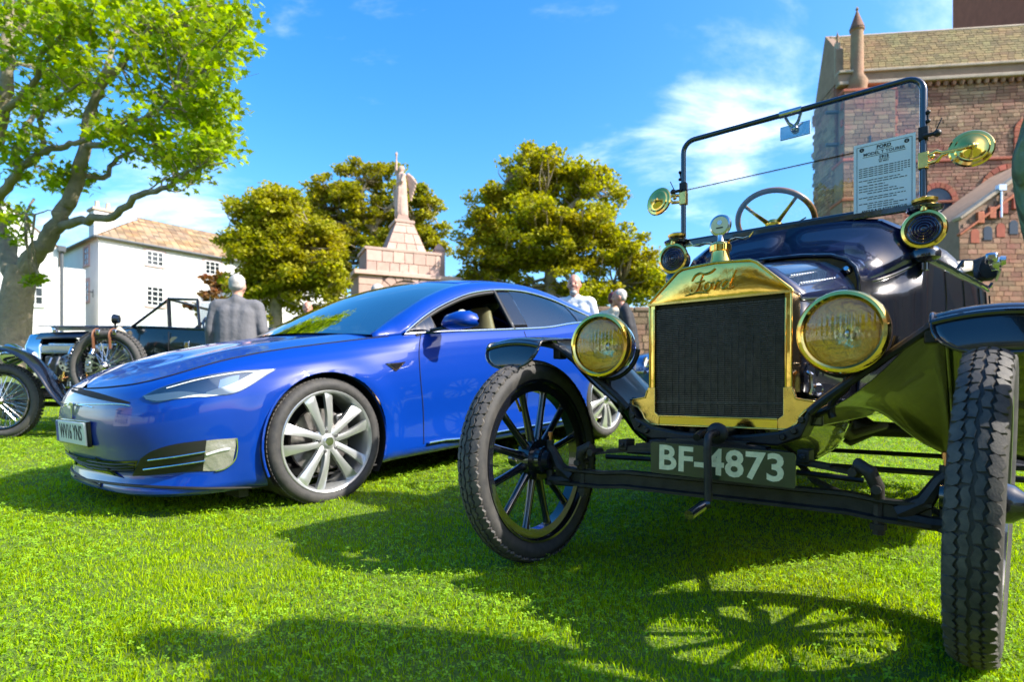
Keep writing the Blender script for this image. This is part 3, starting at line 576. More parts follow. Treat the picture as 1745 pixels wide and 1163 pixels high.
# ---- wings, running boards, aprons
FP = [(.105, .812), (.085, .832), (.0, .842), (-.15, .850), (-.34, .843), (-.50, .805), (-.67, .72), (-.83, .625), (-.98, .525), (-1.13, .42), (-1.28, .355)]
FS = cr_spline([(a, 0, b_) for a, b_ in FP], 3)
YI, YO = .575, .820
for sg in (1, -1):
    fe = MB(); rows = []
    for p in FS:
        rows.append([(p.x, sg * (YI + (YO - YI) * t), p.z + .016 * (1 - (2 * t - 1) ** 2)) for t in np.linspace(0, 1, 9)])
    fe.grid(rows)
    lip = []
    for k in range(7):
        s_ = k / 6; lip.append([(.105 + .022 * math.sin(s_ * 1.5), sg * (YI + (YO - YI) * (.5 + (t - .5) * math.sqrt(max(.0, 1 - (s_ * .96) ** 2.4)))), .812 + .016 * (1 - (2 * t - 1) ** 2) * (1 - s_) - .078 * s_ * (1 - .25 * (2 * t - 1) ** 2 * 0)) for t in np.linspace(0, 1, 13)])
    fe.grid(lip); wing = fe.build('front_wing', 'black_paint', T, ang=60, solid=.003)
    b = MB()
    for t in (0, 1): b.tube([(p.x, sg * (YI + (YO - YI) * t), p.z) for p in FS], .006, 8)
    b.tube([l[0] for l in lip] + [lip[-1][6]] + [l[-1] for l in lip[::-1]], .0045, 8); b.tube([lip[0][k] for k in range(13)], .008, 8); b.build('wing_bead', 'black_paint', wing)
    ap = []
    for p in FS:
        if p.x > .02 or p.x < -1.27: continue
        zin = .585; ap.append([(p.x * (1 - t) + min(p.x, -.05) * t, sg * (YI * (1 - t) + .305 * t), p.z * (1 - t) + (zin if p.x > -.95 else zin) * t - .03 * math.sin(t * math.pi)) for t in np.linspace(0, 1, 9)])
    MB().grid(ap).build('wing_apron', 'apron_black', wing, ang=60, solid=.002)
    MB().tube(cr_spline([(-.02, sg * .285, .590), (-.02, sg * .33, .632), (-.02, sg * .43, .71), (-.01, sg * .53, .785), (.0, sg * .585, .822), (0, sg * .64, .832)], 4), .012, 8).build('wing_iron', 'black_iron', T)
    MB().box((-.02, sg * .568, .795), (.05, .03, .05)).build('wing_clamp', 'black_iron', T, bevel=.004)
    rb = MB(); rb.box((-1.57, sg * .70, .345), (.66, .25, .018)); rbo = rb.build('running_board', 'black_iron', T, bevel=.004)
    MB().grid([[(x, sg * .575, .352), (x, sg * .50, .45), (x, sg * .46, .60)] for x in (-1.2, -1.5, -1.92)]).build('valance', 'black_paint', T, solid=.003)
    RP = cr_spline([(-1.88, 0, .355), (-2.0, 0, .46), (-2.12, 0, .64), (-2.3, 0, .80), (-2.54, 0, .86), (-2.8, 0, .80), (-2.98, 0, .64), (-3.04, 0, .52)], 3)
    MB().grid([[(p.x, sg * (.60 + .25 * t), p.z + .015 * (1 - (2 * t - 1) ** 2)) for t in np.linspace(0, 1, 7)] for p in RP]).build('rear_wing', 'black_paint', T, ang=60, solid=.003)
# under-body stays seen below the apron
for (a, b_) in (((-1.0, .80, .33), (-1.0, -.80, .33)), ((-1.75, .80, .33), (-1.75, -.80, .33))): MB().tube([a, b_], .012, 8).build('running_board_bracket', 'black_iron', T)
# ---- windscreen
WX, WY = -.985, .487
ws = empty('windscreen', parent=T)
def frame_path(z0, z1, r):
    P = [(WX, -WY, z0)]
    for a in np.linspace(0, math.pi / 2, 7): P.append((WX, -WY + r - r * math.cos(a), z1 - r + r * math.sin(a)))
    for a in np.linspace(math.pi / 2, 0, 7): P.append((WX, WY - r + r * math.cos(a), z1 - r + r * math.sin(a)))
    P.append((WX, WY, z0)); return P
MB().tube(frame_path(1.66, 1.882, .055), .0125, 10).build('upper_frame', 'black_paint', ws)
for sg in (1, -1):
    MB().tube([(WX, sg * WY, 1.20), (WX, sg * WY, 1.66)], .0125, 10).build('post', 'black_paint', ws)
    h_ = MB(); h_.box((WX, sg * WY, 1.655), (.03, .032, .05)); h_.tube([(WX + .02, sg * WY, 1.64), (WX + .02, sg * (WY + .045), 1.64)], .008, 8); h_.sphere((WX + .02, sg * (WY + .045), 1.64), .014); h_.tube([(WX, sg * WY, 1.66), (WX, sg * (WY + .018), 1.74)], .006, 6)
    for z in (1.70, 1.735): h_.sphere((WX + .005, sg * (WY + .016), z), .008)
    h_.tube([(WX + .02, sg * (WY + .04), 1.65), (WX + .02, sg * (WY + .06), 1.695)], .0025, 6); h_.build('hinge', 'black_iron', ws, bevel=.003)
bb_ = MB(); bb_.tube([(WX, -WY, 1.385), (WX, WY, 1.385)], .013, 10); bb_.box((WX + .006, 0, 1.372), (.03, .97, .02)); bb_.build('lower_frame', 'black_paint', ws)
b = MB(); b.box((WX, 0, 1.515), (.004, .955, .245)); b.build('lower_pane', 'clear_glass', ws)
P_ = frame_path(1.645, 1.872, .05); ug = MB(); ug.prism([(p[1] * .985, p[2]) for p in P_], fx, WX + .006, WX + .002); ug.build('upper_pane', 'clear_glass', ws)
MB().tube([(WX + .004, -WY, 1.641), (WX + .004, WY, 1.641)], .0022, 6).build('pane_edge', 'black_iron', ws)
mi = MB(); mi.box((WX - .05, .012, 1.818), (.006, .125, .062)); mi_ = mi.build('rear_view_mirror', 'mirror_tint', ws, bevel=.003)
mk = MB(); mk.tube([(WX - .01, -.02, 1.875), (WX - .03, -.01, 1.85), (WX - .035, .012, 1.83)], .007, 8); mk.tube([(WX - .01, .045, 1.875), (WX - .03, .03, 1.85), (WX - .035, .012, 1.83)], .007, 8); mk.sphere((WX - .038, .012, 1.822), .017); mk.tube([(WX, -.04, 1.883), (WX, .05, 1.883)], .0155, 10); mk.build('mirror_bracket', 'steel', mi_)
# display card in the lower pane
pc = MB(); pc.box((WX + .012, .357, 1.513), (.002, .212, .304)); card = pc.build('display_card', 'paper', ws)
card['label'] = 'printed information card headed FORD MODEL T TOURER 1915'
TXM = Matrix(((0, 0, 1), (1, 0, 0), (0, 1, 0)))
def put_text(body, y, z, size, x, m, par, off=0.0, sx=1.0, ext=.0004, name='lettering', tilt=0.0, **k):
    me = text_mesh(body, size, ext, off, sx, **k); M4 = Matrix.Translation((x, y, z)) @ (Matrix.Rotation(tilt, 3, 'X') @ TXM).to_4x4(); me.transform(M4)
    return link(name, me, m, par)
xc = WX + .0135
put_text('FORD', .357, 1.640, .019, xc, 'ink', card, .0006); put_text('MODEL T TOURER', .357, 1.618, .0172, xc, 'ink', card, .0002); put_text('1915', .357, 1.597, .017, xc, 'ink', card, .0006); put_text('BF 4873', .357, 1.580, .010, xc, 'ink', card)
put_text('ANGUS & GLADYS HARCUS', .357, 1.386, .0125, xc, 'ink', card, .0004)
ln = MB()
for k, (z, a, b_) in enumerate([(1.562 - .0085 * i, .27, .445 - .02 * (i == 4)) for i in range(5)] + [(1.512, .27, .415), (1.502, .30, .435), (1.490, .27, .36), (1.479, .27, .375), (1.468, .27, .40), (1.458, .30, .425), (1.442, .27, .43), (1.433, .30, .40), (1.417, .27, .39), (1.408, .30, .435), (1.399, .30, .41)]):
    y = a
    while y < b_:
        wd = .006 + .012 * ((k * 7 + y * 913) % 1); wd = min(wd, b_ - y); ln.box((xc, y + wd / 2, z), (.0006, wd, .0030)); y += wd + .0035
for z, a, b_ in ((1.630, .328, .386), (1.608, .283, .431), (1.588, .338, .376), (1.378, .285, .43)): ln.box((xc, (a + b_) / 2, z), (.0006, b_ - a, .0016))
for y0, y1, z0, z1 in ((.262, .452, 1.372, 1.3735), (.262, .452, 1.652, 1.6535), (.262, .2635, 1.372, 1.653), (.4505, .452, 1.372, 1.653)): ln.box((xc, (y0 + y1) / 2, (z0 + z1) / 2), (.0006, y1 - y0, z1 - z0))
for y in (.280, .434): ln.lathe([(.004, .0005), (.0085, .0005)], (xc, y, 1.640), (1, 0, 0), 16); ln.box((xc, y, 1.640), (.0006, .011, .003))
ln.build('print', 'ink', card)
# ---- round brass mirrors on the posts
def round_mirror(sg, y, z):
    root = empty('wing_mirror', parent=T)
    d = MB(); d.lathe([(0, .020), (.012, .020), (.016, .016), (.030, .014), (.034, .010), (.050, .008), (.055, .002), (.066, .000), (.071, -.006), (.068, -.012), (0, -.013)], (WX + .03, y, z), (1, sg * .18, .1), 40); d.build('mirror_back', 'brass', root)
    a = MB(); a.box((WX, sg * WY, z - .004), (.034, .034, .062)); a.tube([(WX + .01, sg * (WY + .015), z + .012), (WX + .028, sg * (WY + .045), z + .014), (WX + .03, sg * (WY + .06), z + .004), (WX + .052, y, z)], [.008, .009, .007, .008], 8); a.tube([(WX + .01, sg * (WY + .015), z - .02), (WX + .028, sg * (WY + .045), z - .022), (WX + .03, sg * (WY + .06), z - .004), (WX + .052, y, z)], [.008, .009, .007, .008], 8)
    a.sphere((WX + .054, y, z), .012); a.sphere((WX + .036, sg * (WY + .03), z - .004), .010); a.build('mirror_arm', 'brass_dull', root, bevel=.002)
round_mirror(1, .636, 1.553); round_mirror(-1, -.607, 1.607)
# ---- oil side lamps
def side_lamp(sg, y, z):
    o = Vector((-.93, y, z)); root = empty('side_lamp', parent=T)
    b = MB(); b.lathe([(.048, -.075), (.056, -.07), (.058, -.01), (.060, .0)], o, (1, 0, 0), 32); b.lathe([(0, -.075), (.05, -.075)], o, (1, 0, 0), 32); b.build('body', 'black_paint', root)
    b = MB(); b.lathe([(.056, -.004), (.072, .0), (.076, .008), (.072, .018), (.062, .020), (.057, .012)], o, (1, 0, 0), 40); b.tube([o + Vector((.012, 0, .070)), o + Vector((.012, 0, .092))], .013, 10); b.build('bezel', 'brass', root)
    pr = [(0, .024)]
    for k in range(5): pr += [(.008 + k * .0105, .022 - k * .002), (.0125 + k * .0105, .028 - k * .003), (.0155 + k * .0105, .021 - k * .002)]
    b = MB(); b.lathe(pr + [(.060, .008)], o, (1, 0, 0), 40); b.build('lens', 'purple_lens', root, ang=20)
    b = MB(); b.lathe([(.03, .055), (.033, .075), (.058, .080), (.062, .092), (.05, .100), (.034, .104), (.03, .112), (0, .112)], o + Vector((-.035, 0, 0)), (0, 0, 1), 28); b.build('chimney', 'black_paint', root)
    b = MB(); b.lathe([(.03, .110), (.042, .114), (.044, .124), (.03, .132), (0, .133)], o + Vector((-.035, 0, 0)), (0, 0, 1), 28); b.build('chimney_cap', 'brass_dull', root)
    b = MB(); b.lathe([(.02, -.055), (.045, -.068), (.054, -.085), (.052, -.105), (.036, -.118), (.016, -.122), (.016, -.15), (0, -.15)], o + Vector((-.03, 0, 0)), (0, 0, 1), 28); b.build('oil_fount', 'black_paint', root)
    b = MB(); b.tube([o + Vector((-.03, 0, -.13)), o + Vector((-.05, -sg * .02, -.15)), o + Vector((-.06, -sg * .06, -.16))], .010, 8); b.build('bracket', 'black_iron', root)
side_lamp(1, .492, 1.268); side_lamp(-1, -.512, 1.298)
# ---- steering wheel
sw = empty('steering_wheel', (-1.44, -.178, 1.535), (0, R(-42), 0), T)
b = MB(); b.tube([(math.cos(a) * .186, math.sin(a) * .186, 0) for a in np.linspace(0, 2 * math.pi, 49)[:-1]], .0145, 10, closed=True); b.build('rim', 'wood_rim', sw)
for k in range(4):
    a = math.radians(45 + 90 * k); b = MB(); b.tube([(math.cos(a) * r, math.sin(a) * r, z) for r, z in ((.02, -.045), (.06, -.035), (.12, -.02), (.172, -.003), (.186, 0))], [.015, .011, .0085, .009, .012], 8); b.build('spoke', 'brass', sw)
b = MB(); b.lathe([(0, -.02), (.03, -.022), (.042, -.035), (.042, -.06), (.03, -.072), (.022, -.075)], (0, 0, 0), (0, 0, 1), 24); b.build('hub', 'brass', sw)
b = MB(); b.tube([(0, 0, -.06), (0, 0, -.80)], .019, 12); b.build('column', 'black_paint', sw)
b = MB(); b.lathe([(.022, -.10), (.05, -.10), (.055, -.108), (.022, -.115)], (0, 0, 0), (0, 0, 1), 20, closed=True); b.tube([(0, .03, -.10), (.02, .10, -.09), (.03, .16, -.055)], .004, 6); b.tube([(0, -.03, -.10), (.03, -.09, -.10)], .006, 6); b.build('quadrant_lever', 'black_iron', sw)
# ---- number plate and starting handle
np_ = MB(); np_.prism([(-.135 + .01 * (1 - math.cos(a)) if 0 else p, q) for p, q in ((-.135, .402), (-.130, .397), (.275, .390), (.281, .396), (.281, .478), (.275, .485), (-.130, .4915), (-.135, .486))], fx, .112, .118); plate = np_.build('number_plate', 'plate_green', T)
put_text('BF-4873', .073, .4405, .104, .1185, 'cream_paint', plate, .0026, 1.03, ext=.0006, name='registration_lettering', tilt=R(-1.0), space=1.03)
MB().tube([(.09, .0, .51), (.06, .0, .52), (-.02, .0, .52)], .012, 8).build('plate_bracket', 'black_iron', T)
ck = MB(); ck.tube([(-.1, .055, .525), (.10, .055, .525)], .013, 10); ck.lathe([(.013, 0), (.03, 0), (.032, .012), (.024, .02), (.013, .022)], (.06, .055, .525), (1, 0, 0), 20)
ck.tube(cr_spline([(.10, .055, .525), (.135, .055, .522), (.15, .055, .495), (.15, .057, .40), (.15, .058, .335)], 4), .0115, 10); crank = ck.build('starting_handle', 'black_iron', T)
MB().tube([(.15, .062, .328), (.16, .045, .322), (.235, .035, .305)], [.013, .0145, .0145], 12).build('hand_grip', 'black_paint', crank)
# ================================================================== blue electric saloon
mat('blue_paint', (0.0, 0.032, 0.27), metal=0.0, rough=0.4, spec=0.15, coat=0.9, rvar=0.03, vscale=200)
mat('gloss_black', (0.008, 0.008, 0.009), rough=0.12, coat=0.6)
mat('trim_black', (0.012, 0.012, 0.012), rough=0.5)
mat('seam_black', (0.004, 0.004, 0.006), rough=0.8)
mat('chrome', (0.78, 0.79, 0.80), metal=1.0, rough=0.08)
mat('alloy', (0.62, 0.63, 0.62), metal=0.75, rough=0.30, rvar=0.06, vscale=20)
mat('alloy_dark', (0.16, 0.16, 0.16), metal=0.8, rough=0.4)
mat('brake_disc', (0.30, 0.28, 0.27), metal=1.0, rough=0.4, var=0.3, vscale=30)
mat('beige_leather', (0.46, 0.33, 0.19), rough=0.5, bump=0.2, bscale=120, bdist=0.002, var=0.06)
mat('cabin_dark', (0.012, 0.012, 0.014), rough=0.8)
mat('lamp_white', (0.75, 0.78, 0.80), rough=0.25, coat=0.5)
mat('fog_reflector', (0.42, 0.40, 0.36), metal=0.5, rough=0.35, bump=0.6, bscale=14, bdist=0.02)
mat('lamp_inner', (0.22, 0.24, 0.27), metal=0.6, rough=0.25)
mat('plate_white', (0.72, 0.73, 0.70), rough=0.4)
mat('plate_blue', (0.01, 0.04, 0.35), rough=0.4)
mat('plate_yellow', (0.75, 0.50, 0.02), rough=0.4)
mat('red_lens', (0.35, 0.01, 0.01), rough=0.15, coat=1.0)
glassmat('screen_glass', (0.34, 0.40, 0.44), mix=0.62)
glassmat('side_glass', (0.42, 0.55, 0.50), mix=0.16)
glassmat('headlamp_cover', (0.9, 0.93, 0.95), mix=0.06)
ST = R(40); SF = Vector((-math.sin(ST), -math.cos(ST))); SL = Vector((-SF.y, SF.x))
SO = Vector((-.999, 3.27)) - SL * .95
S = empty('electric_saloon', (SO.x, SO.y, .02), (0, R(3.9), math.atan2(SF.y, SF.x)))
tag(S, 'shiny blue electric saloon car with multi-spoke alloy wheels and number plate WV16 YNS', 'car')
bpy.context.view_layer.update()
SI = S.matrix_world.inverted()
# plan curve (x, y, z_top, z_bottom, inset at top)
PC = [(.925, 0, .705, .165, .055), (.918, .2, .706, .165, .058), (.895, .42, .712, .163, .068), (.845, .60, .726, .162, .085), (.745, .755, .758, .160, .11), (.60, .862, .797, .160, .13), (.40, .925, .838, .160, .145), (.2, .955, .868, .165, .150), (0, .968, .890, .17, .150), (-.25, .972, .915, .17, .145), (-.5, .974, .938, .17, .115), (-.75, .976, .957, .17, .065), (-1.1, .978, .972, .17, .052), (-1.6, .980, .990, .17, .052), (-2.1, .984, 1.012, .17, .056), (-2.5, .990, 1.055, .18, .075), (-2.96, .992, 1.085, .20, .115), (-3.3, .968, 1.088, .22, .15), (-3.6, .905, 1.085, .24, .16), (-3.85, .76, 1.082, .26, .12), (-3.98, .52, 1.08, .27, .08), (-4.02, .25, 1.08, .27, .06), (-4.03, 0, 1.08, .27, .06)]
A = np.array(PC); n_ = len(A)
def crs(col, k=14):
    out = []
    for i in range(n_ - 1):
        p0 = A[max(i - 1, 0), col] if i else (2 * A[0, col] - A[1, col] if col != 1 else -A[1, col]); p1, p2 = A[i, col], A[i + 1, col]; p3 = A[min(i + 2, n_ - 1), col] if i + 2 < n_ else (A[-1, col] if col != 1 else -A[-2, col])
        if i == 0 and col != 1: p0 = A[1, col]
        for q in range(k):
            t = q / k; out.append(.5 * (2 * p1 + (p2 - p0) * t + (2 * p0 - 5 * p1 + 4 * p2 - p3) * t * t + (3 * p1 - p0 - 3 * p2 + p3) * t ** 3))
    out.append(A[-1, col]); return np.array(out)
cX, cY, cT, cB, cI = (crs(k) for k in range(5))
m_ = len(cX); NT = 44
# outward inset by relative height (front-end and flank share this profile); the flank has a waist crease
tt = np.array([0, .03, .07, .14, .24, .36, .50, .62, .72, .80, .87, .93, .97, 1.0])
base_in = np.array([.075, .045, .030, .024, .018, .010, .004, .0, .002, .010, .030, .065, .10, 1.0])
def body_pt(i, t):
    tx = cX[min(i + 1, m_ - 1)] - cX[max(i - 1, 0)]; ty = cY[min(i + 1, m_ - 1)] - cY[max(i - 1, 0)]
    if i == 0: tx, ty = 0, 1
    if i == m_ - 1: tx, ty = 0, -1
    l_ = math.hypot(tx, ty); nx, ny = ty / l_, -tx / l_
    if nx * cX[i] + ny * cY[i] < 0 and i < 40: nx, ny = -nx, -ny
    prof = base_in.copy(); top_ = cI[i]; prof[-1] = top_; prof[-2] = top_ * .72; prof[-3] = top_ * .48; prof[-4] = top_ * .26; prof[-5] = top_ * .12
    ins = np.interp(t, tt, prof)
    fl = max(0.0, 1 - abs(cX[i] + 1.6) / 1.9)              # hollow of the doors
    ins += .022 * fl * math.exp(-((t - .30) / .16) ** 2)
    for wx in (0.0, -2.96):                               # swell over the wheel arches
        d = math.hypot(cX[i] - wx, (cB[i] + (cT[i] - cB[i]) * t) - .36); ins -= .020 * math.exp(-((d - .40) / .09) ** 2) * (cY[i] > .6)
    if cX[i] > .5:                                        # bumper: chin out, intake tucked in
        fr = min(1, (cX[i] - .5) / .3); ins += fr * (.035 * math.exp(-((t - .20) / .08) ** 2) - .020 * math.exp(-((t - .02) / .05) ** 2) - .012 * math.exp(-((t - .55) / .2) ** 2))
    z = cB[i] + (cT[i] - cB[i]) * t
    return (cX[i] - abs(nx) * ins * (1 if nx >= 0 else -1) if False else cX[i] - nx * ins, cY[i] - ny * ins, z)
TS = np.concatenate([np.linspace(0, .12, 8)[:-1], np.linspace(.12, .78, 24)[:-1], np.linspace(.78, 1, 16)])
Gb = [[body_pt(i, t) for t in TS] for i in range(m_)]
def cut_arches(V, F):
    V = [Vector(v) for v in V]; out = []; RA = {0.0: .385, -2.96: .385}
    def ins(v):
        for wx, ra in RA.items():
            if math.hypot(v.x - wx, v.z - .352) < ra and abs(v.y) > .6: return wx
        return None
    fl = [ins(v) for v in V]
    for f in F:
        if all(fl[i] is not None for i in f): continue
        out.append(f)
    for i, v in enumerate(V):
        if fl[i] is not None:
            d = Vector((v.x - fl[i], 0, v.z - .352)); d = d.normalized() * .385; V[i] = Vector((fl[i] + d.x, v.y, .352 + d.z))
    return V, out
b = MB(); b.grid(Gb); b.grid([[(p[0], -p[1], p[2]) for p in r] for r in Gb]); V_, F_ = cut_arches(b.v, b.f)
b = MB(); b.add(V_, F_); body_me = b.mesh('body', .0005); Sbody = link('body', body_me, 'blue_paint', S, ang=28)
# bonnet
top_edge = [Vector(r[-1]) for r in Gb]
hood_i = [i for i in range(m_) if top_edge[i].x > -.52 and i < m_ * .6]
hc_x = [.87, .80, .65, .45, .2, -.05, -.25, -.36]; hc_z = [.715, .765, .835, .893, .94, .972, .99, .998]
rows = []
for i in hood_i:
    e = top_edge[i]
    if i < 3: continue
    f_ = (i - hood_i[0]) / (len(hood_i) - 1)
    # matching point on the centre line
    xc_ = .868 - f_ ** 1.25 * 1.235; zc = interp(-xc_, [-x for x in hc_x], hc_z)
    row = []
    for t in np.linspace(0, 1, 15):
        s_ = math.sin(t * math.pi / 2); y = e.y * (1 - t); x = e.x + (xc_ - e.x) * (1 - (1 - t) ** 2) ; z = e.z + (zc - e.z) * (1 - (1 - t) ** 1.9) + .012 * math.exp(-((t - .22) / .12) ** 2) * min(1, f_ * 3)
        row.append((x, y, z + .003))
    rows.append(row)
bn_ = MB(); bn_.grid(rows); bn_.grid([[(p[0], -p[1], p[2]) for p in r] for r in rows]); bonnet_rows = rows
Sbon = bn_.build('bonnet', 'blue_paint', S, ang=60, merge=.0006)
# cabin glasshouse: roof edge E (x, y, z), window top W, belt from the body top edge
EX = [(-.42, .80, .955), (-.70, .745, 1.10), (-1.0, .69, 1.235), (-1.35, .635, 1.345), (-1.75, .60, 1.405), (-2.15, .585, 1.412), (-2.55, .575, 1.372), (-2.95, .56, 1.295), (-3.3, .56, 1.205), (-3.55, .58, 1.13), (-3.68, .60, 1.09)]
WT = [(-.62, .905, .965), (-.85, .85, 1.085), (-1.1, .80, 1.185), (-1.4, .755, 1.275), (-1.75, .725, 1.325), (-2.1, .715, 1.33), (-2.45, .725, 1.285), (-2.75, .76, 1.205), (-2.98, .82, 1.125), (-3.04, .86, 1.09), (-3.05, .87, 1.085)]
Es = cr_spline(EX, 6); Ws = cr_spline(WT, 6)
def belt(x):
    i = min((k for k in range(m_) if cX[k] < .3 and k < m_ * .92), key=lambda k: abs(top_edge[k].x - x)); return top_edge[i]
def wtop(x):
    xs_ = [p.x for p in Ws][::-1]; return Vector((x, interp(x, xs_, [p.y for p in Ws][::-1]), interp(x, xs_, [p.z for p in Ws][::-1])))
def etop(x):
    xs_ = [p.x for p in Es][::-1]; return Vector((x, interp(x, xs_, [p.y for p in Es][::-1]), interp(x, xs_, [p.z for p in Es][::-1])))
def both(rows, name, m, par=S, **k):
    MB().grid([[(p[0], -p[1], p[2]) for p in r] for r in rows]).build(name, m, par, **k); return MB().grid(rows).build(name, m, par, **k)
# roof rail: from window top to roof edge; behind the window it runs down to the belt
rows = []
for p in Es:
    x = max(p.x, -3.68)
    if x > -.62: lo = belt(x) + Vector((0, .0, .0))
    elif x > -3.05: lo = wtop(x)
    else: lo = belt(x)
    rows.append([tuple(lo.lerp(p, t) + Vector((0, .014 * math.sin(t * math.pi), .014 * math.sin(t * math.pi)))) for t in np.linspace(0, 1, 7)])
both(rows, 'roof_rail', 'blue_paint', ang=60, solid=.01, off=1 if False else -1)
def cross(p, crown, n=17, fwd=0.0):
    out = []
    for k in range(n):
        s_ = -1 + 2 * k / (n - 1); out.append((p.x + fwd * (1 - s_ * s_), p.y * s_, p.z + crown * (1 - s_ * s_)))
    return out
def span(x0, x1, c0, c1, f0, f1, n=14):
    rows = []
    for t in np.linspace(0, 1, n):
        p = etop(x0 + (x1 - x0) * t); rows.append(cross(p, c0 + (c1 - c0) * t, fwd=f0 + (f1 - f0) * t))
    return rows
MB().grid(span(-.42, -1.40, .045, .055, .22, .12)).build('windscreen', 'screen_glass', S, ang=60)
MB().grid(span(-1.40, -2.62, .055, .055, .12, -.05, 18)).build('roof', 'blue_paint', S, ang=60, solid=.015)
MB().grid(span(-2.62, -3.66, .055, .02, -.05, -.12)).build('rear_window', 'screen_glass', S, ang=60)
# boot lid
rows = []
for s_ in np.linspace(0, 1, 8):
    p = Vector((-3.66 - .12 * (1 - 0), .6, 1.09)); rows.append([(-3.60 - (.36 + .04 * (1 - y * y)) * s_ - .13 * (1 - s_) * (1 - y * y), y * (.62 + .02 * s_), 1.085 + .026 * (1 - y * y) - .01 * s_ + .015 * (s_ > .9)) for y in np.linspace(-1, 1, 13)])
MB().grid(rows).build('boot_lid', 'blue_paint', S, ang=60, solid=.01)
rows = [[tuple(Vector(q).lerp(Vector((q[0] * 1.0, q[1] * .6, q[2] + .005)), t)) for t in np.linspace(0, 1, 4)] for q in [top_edge[k] for k in range(m_) if top_edge[k].x < -3.2]]
both(rows, 'rear_deck', 'blue_paint', ang=60)
# side windows
def pane(x0, x1, name, m, inset=.006, zcut=None):
    rows = []
    for x in np.linspace(x0, x1, 16):
        lo = belt(x) + Vector((0, -.004, .004)); hi = wtop(x); lo.x = hi.x = x
        rows.append([tuple(lo.lerp(hi, t) + Vector((0, -inset + .010 * math.sin(t * math.pi), 0))) for t in np.linspace(0, 1, 8)])
    return rows
b = MB(); b.grid([[(p[0], -p[1], p[2]) for p in r] for r in pane(-.66, -1.70, '', '')]); b.build('front_side_window', 'side_glass', S, ang=60)
MB().grid(pane(-.66, -.88, '', '')).build('quarter_light', 'side_glass', S, ang=60)
both(pane(-1.85, -2.62, '', ''), 'rear_side_window', 'side_glass', ang=60); both(pane(-2.645, -3.04, '', ''), 'rear_quarter_window', 'side_glass', ang=60)
both(pane(-1.69, -1.86, '', '', -.002), 'centre_pillar', 'gloss_black', ang=60, solid=.01); both(pane(-2.615, -2.65, '', '', -.001), 'window_bar', 'gloss_black', ang=60, solid=.01)
for sg in (1, -1):
    fl_ = lambda v: Vector((v[0], v[1] * sg, v[2]))
    q = MB(); lo = [belt(x) for x in np.linspace(-.62, -3.04, 30)]; q.tube([fl_((p.x, p.y + .002, p.z + .004)) for p in lo], .008, 8)
    q.tube([fl_((p.x, p.y + .003, p.z)) for p in Ws], .006, 8); q.build('window_trim', 'chrome', S)
    q = MB(); q.tube([fl_(tuple(wtop(x) + Vector((0, -.004, -.022)))) for x in np.linspace(-.72, -1.70, 20)], .016, 8); q.tube([fl_(tuple(wtop(-1.685) + Vector((0, 0, -.01)))), fl_(tuple(belt(-1.685)))], .016, 8); q.tube([fl_(tuple(wtop(-.885) + Vector((0, 0, -.01)))), fl_(tuple(belt(-.885)))], .007, 8); q.build('door_frame', 'trim_black', S)
    pl_ = [(x, .962, .235 + (.012 if x > -.9 else 0)) for x in np.linspace(-.72, -2.35, 12)]; q = MB(); q.tube([fl_(p) for p in pl_], .012, 6, flat=.6); q.build('sill_trim', 'chrome', S)
# interior
q = MB(); q.grid([[tuple(Vector(r) + Vector((0, 0, -.03))) for r in row] for row in span(-1.40, -2.7, .05, .05, .12, -.05, 8)]); q.build('headliner', 'cabin_dark', S)
q = MB(); q.box((-2.0, 0, .30), (3.2, 1.78, .03)); q.box((-2.0, .905, .60), (2.6, .03, .70)); q.box((-2.0, -.905, .60), (2.6, .03, .70)); q.box((-3.4, 0, .7), (.05, 1.4, .7)); q.build('cabin_floor', 'cabin_dark', S)
q = MB(); q.grid([[(x + .10 * math.cos(y * 1.6), y, z) for y in np.linspace(-.82, .82, 9)] for x, z in ((-.42, .945), (-.75, .965), (-.95, .955), (-1.02, .90), (-.98, .65))]); q.build('dashboard', 'cabin_dark', S, ang=60)
def s_seat(x, y, nm):
    rt = empty(nm, parent=S)
    def blob(P, wd, th, name, m):
        b = MB(); rows = []
        for (px, pz, w1, t1) in P:
            row = []
            for k in range(16):
                a = 2 * math.pi * k / 16; row.append((px + math.sin(a) * t1, y + math.copysign(abs(math.cos(a)) ** .6, math.cos(a)) * w1, pz + 0 * a))
            rows.append(row)
        b.grid(rows, cv=True); b.add(rows[0], [tuple(range(16))]); b.add(rows[-1], [tuple(range(16))]); return b.build(name, m, rt, ang=70)
    blob([(x - .02, .52, .24, .07), (x - .06, .62, .26, .085), (x - .11, .78, .26, .085), (x - .155, .93, .235, .075), (x - .185, 1.03, .185, .065), (x - .205, 1.12, .145, .055), (x - .215, 1.18, .125, .045), (x - .22, 1.21, .09, .025)], 0, 0, 'backrest', 'beige_leather')
    q = MB(); q.box((x + .24, y, .50), (.52, .50, .16)); q.build('cushion', 'beige_leather', rt, bevel=.05)
s_seat(-1.62, .42, 'passenger_seat'); s_seat(-1.62, -.42, 'driver_seat')
rs = MB(); rs.box((-2.52, 0, .52), (.5, 1.3, .16)); rs.box((-2.82, 0, .78), (.16, 1.3, .5)); rs.box((-2.88, .38, 1.06), (.09, .24, .14)); rs.box((-2.88, -.38, 1.06), (.09, .24, .14)); rs.build('rear_bench', 'cabin_dark', S, bevel=.05)
q = MB(); q.tube([(-1.12 - .06 * math.sin(a) * 0 + .05 * math.sin(a), -.42 + math.cos(a) * .18, .88 + math.sin(a) * .16) for a in np.linspace(0, 2 * math.pi, 25)[:-1]], .014, 8, closed=True); q.tube([(-1.12, -.58, .88), (-1.0, -.42, .87), (-1.12, -.26, .88)], .012, 6); q.build('steering_wheel', 'cabin_dark', S)
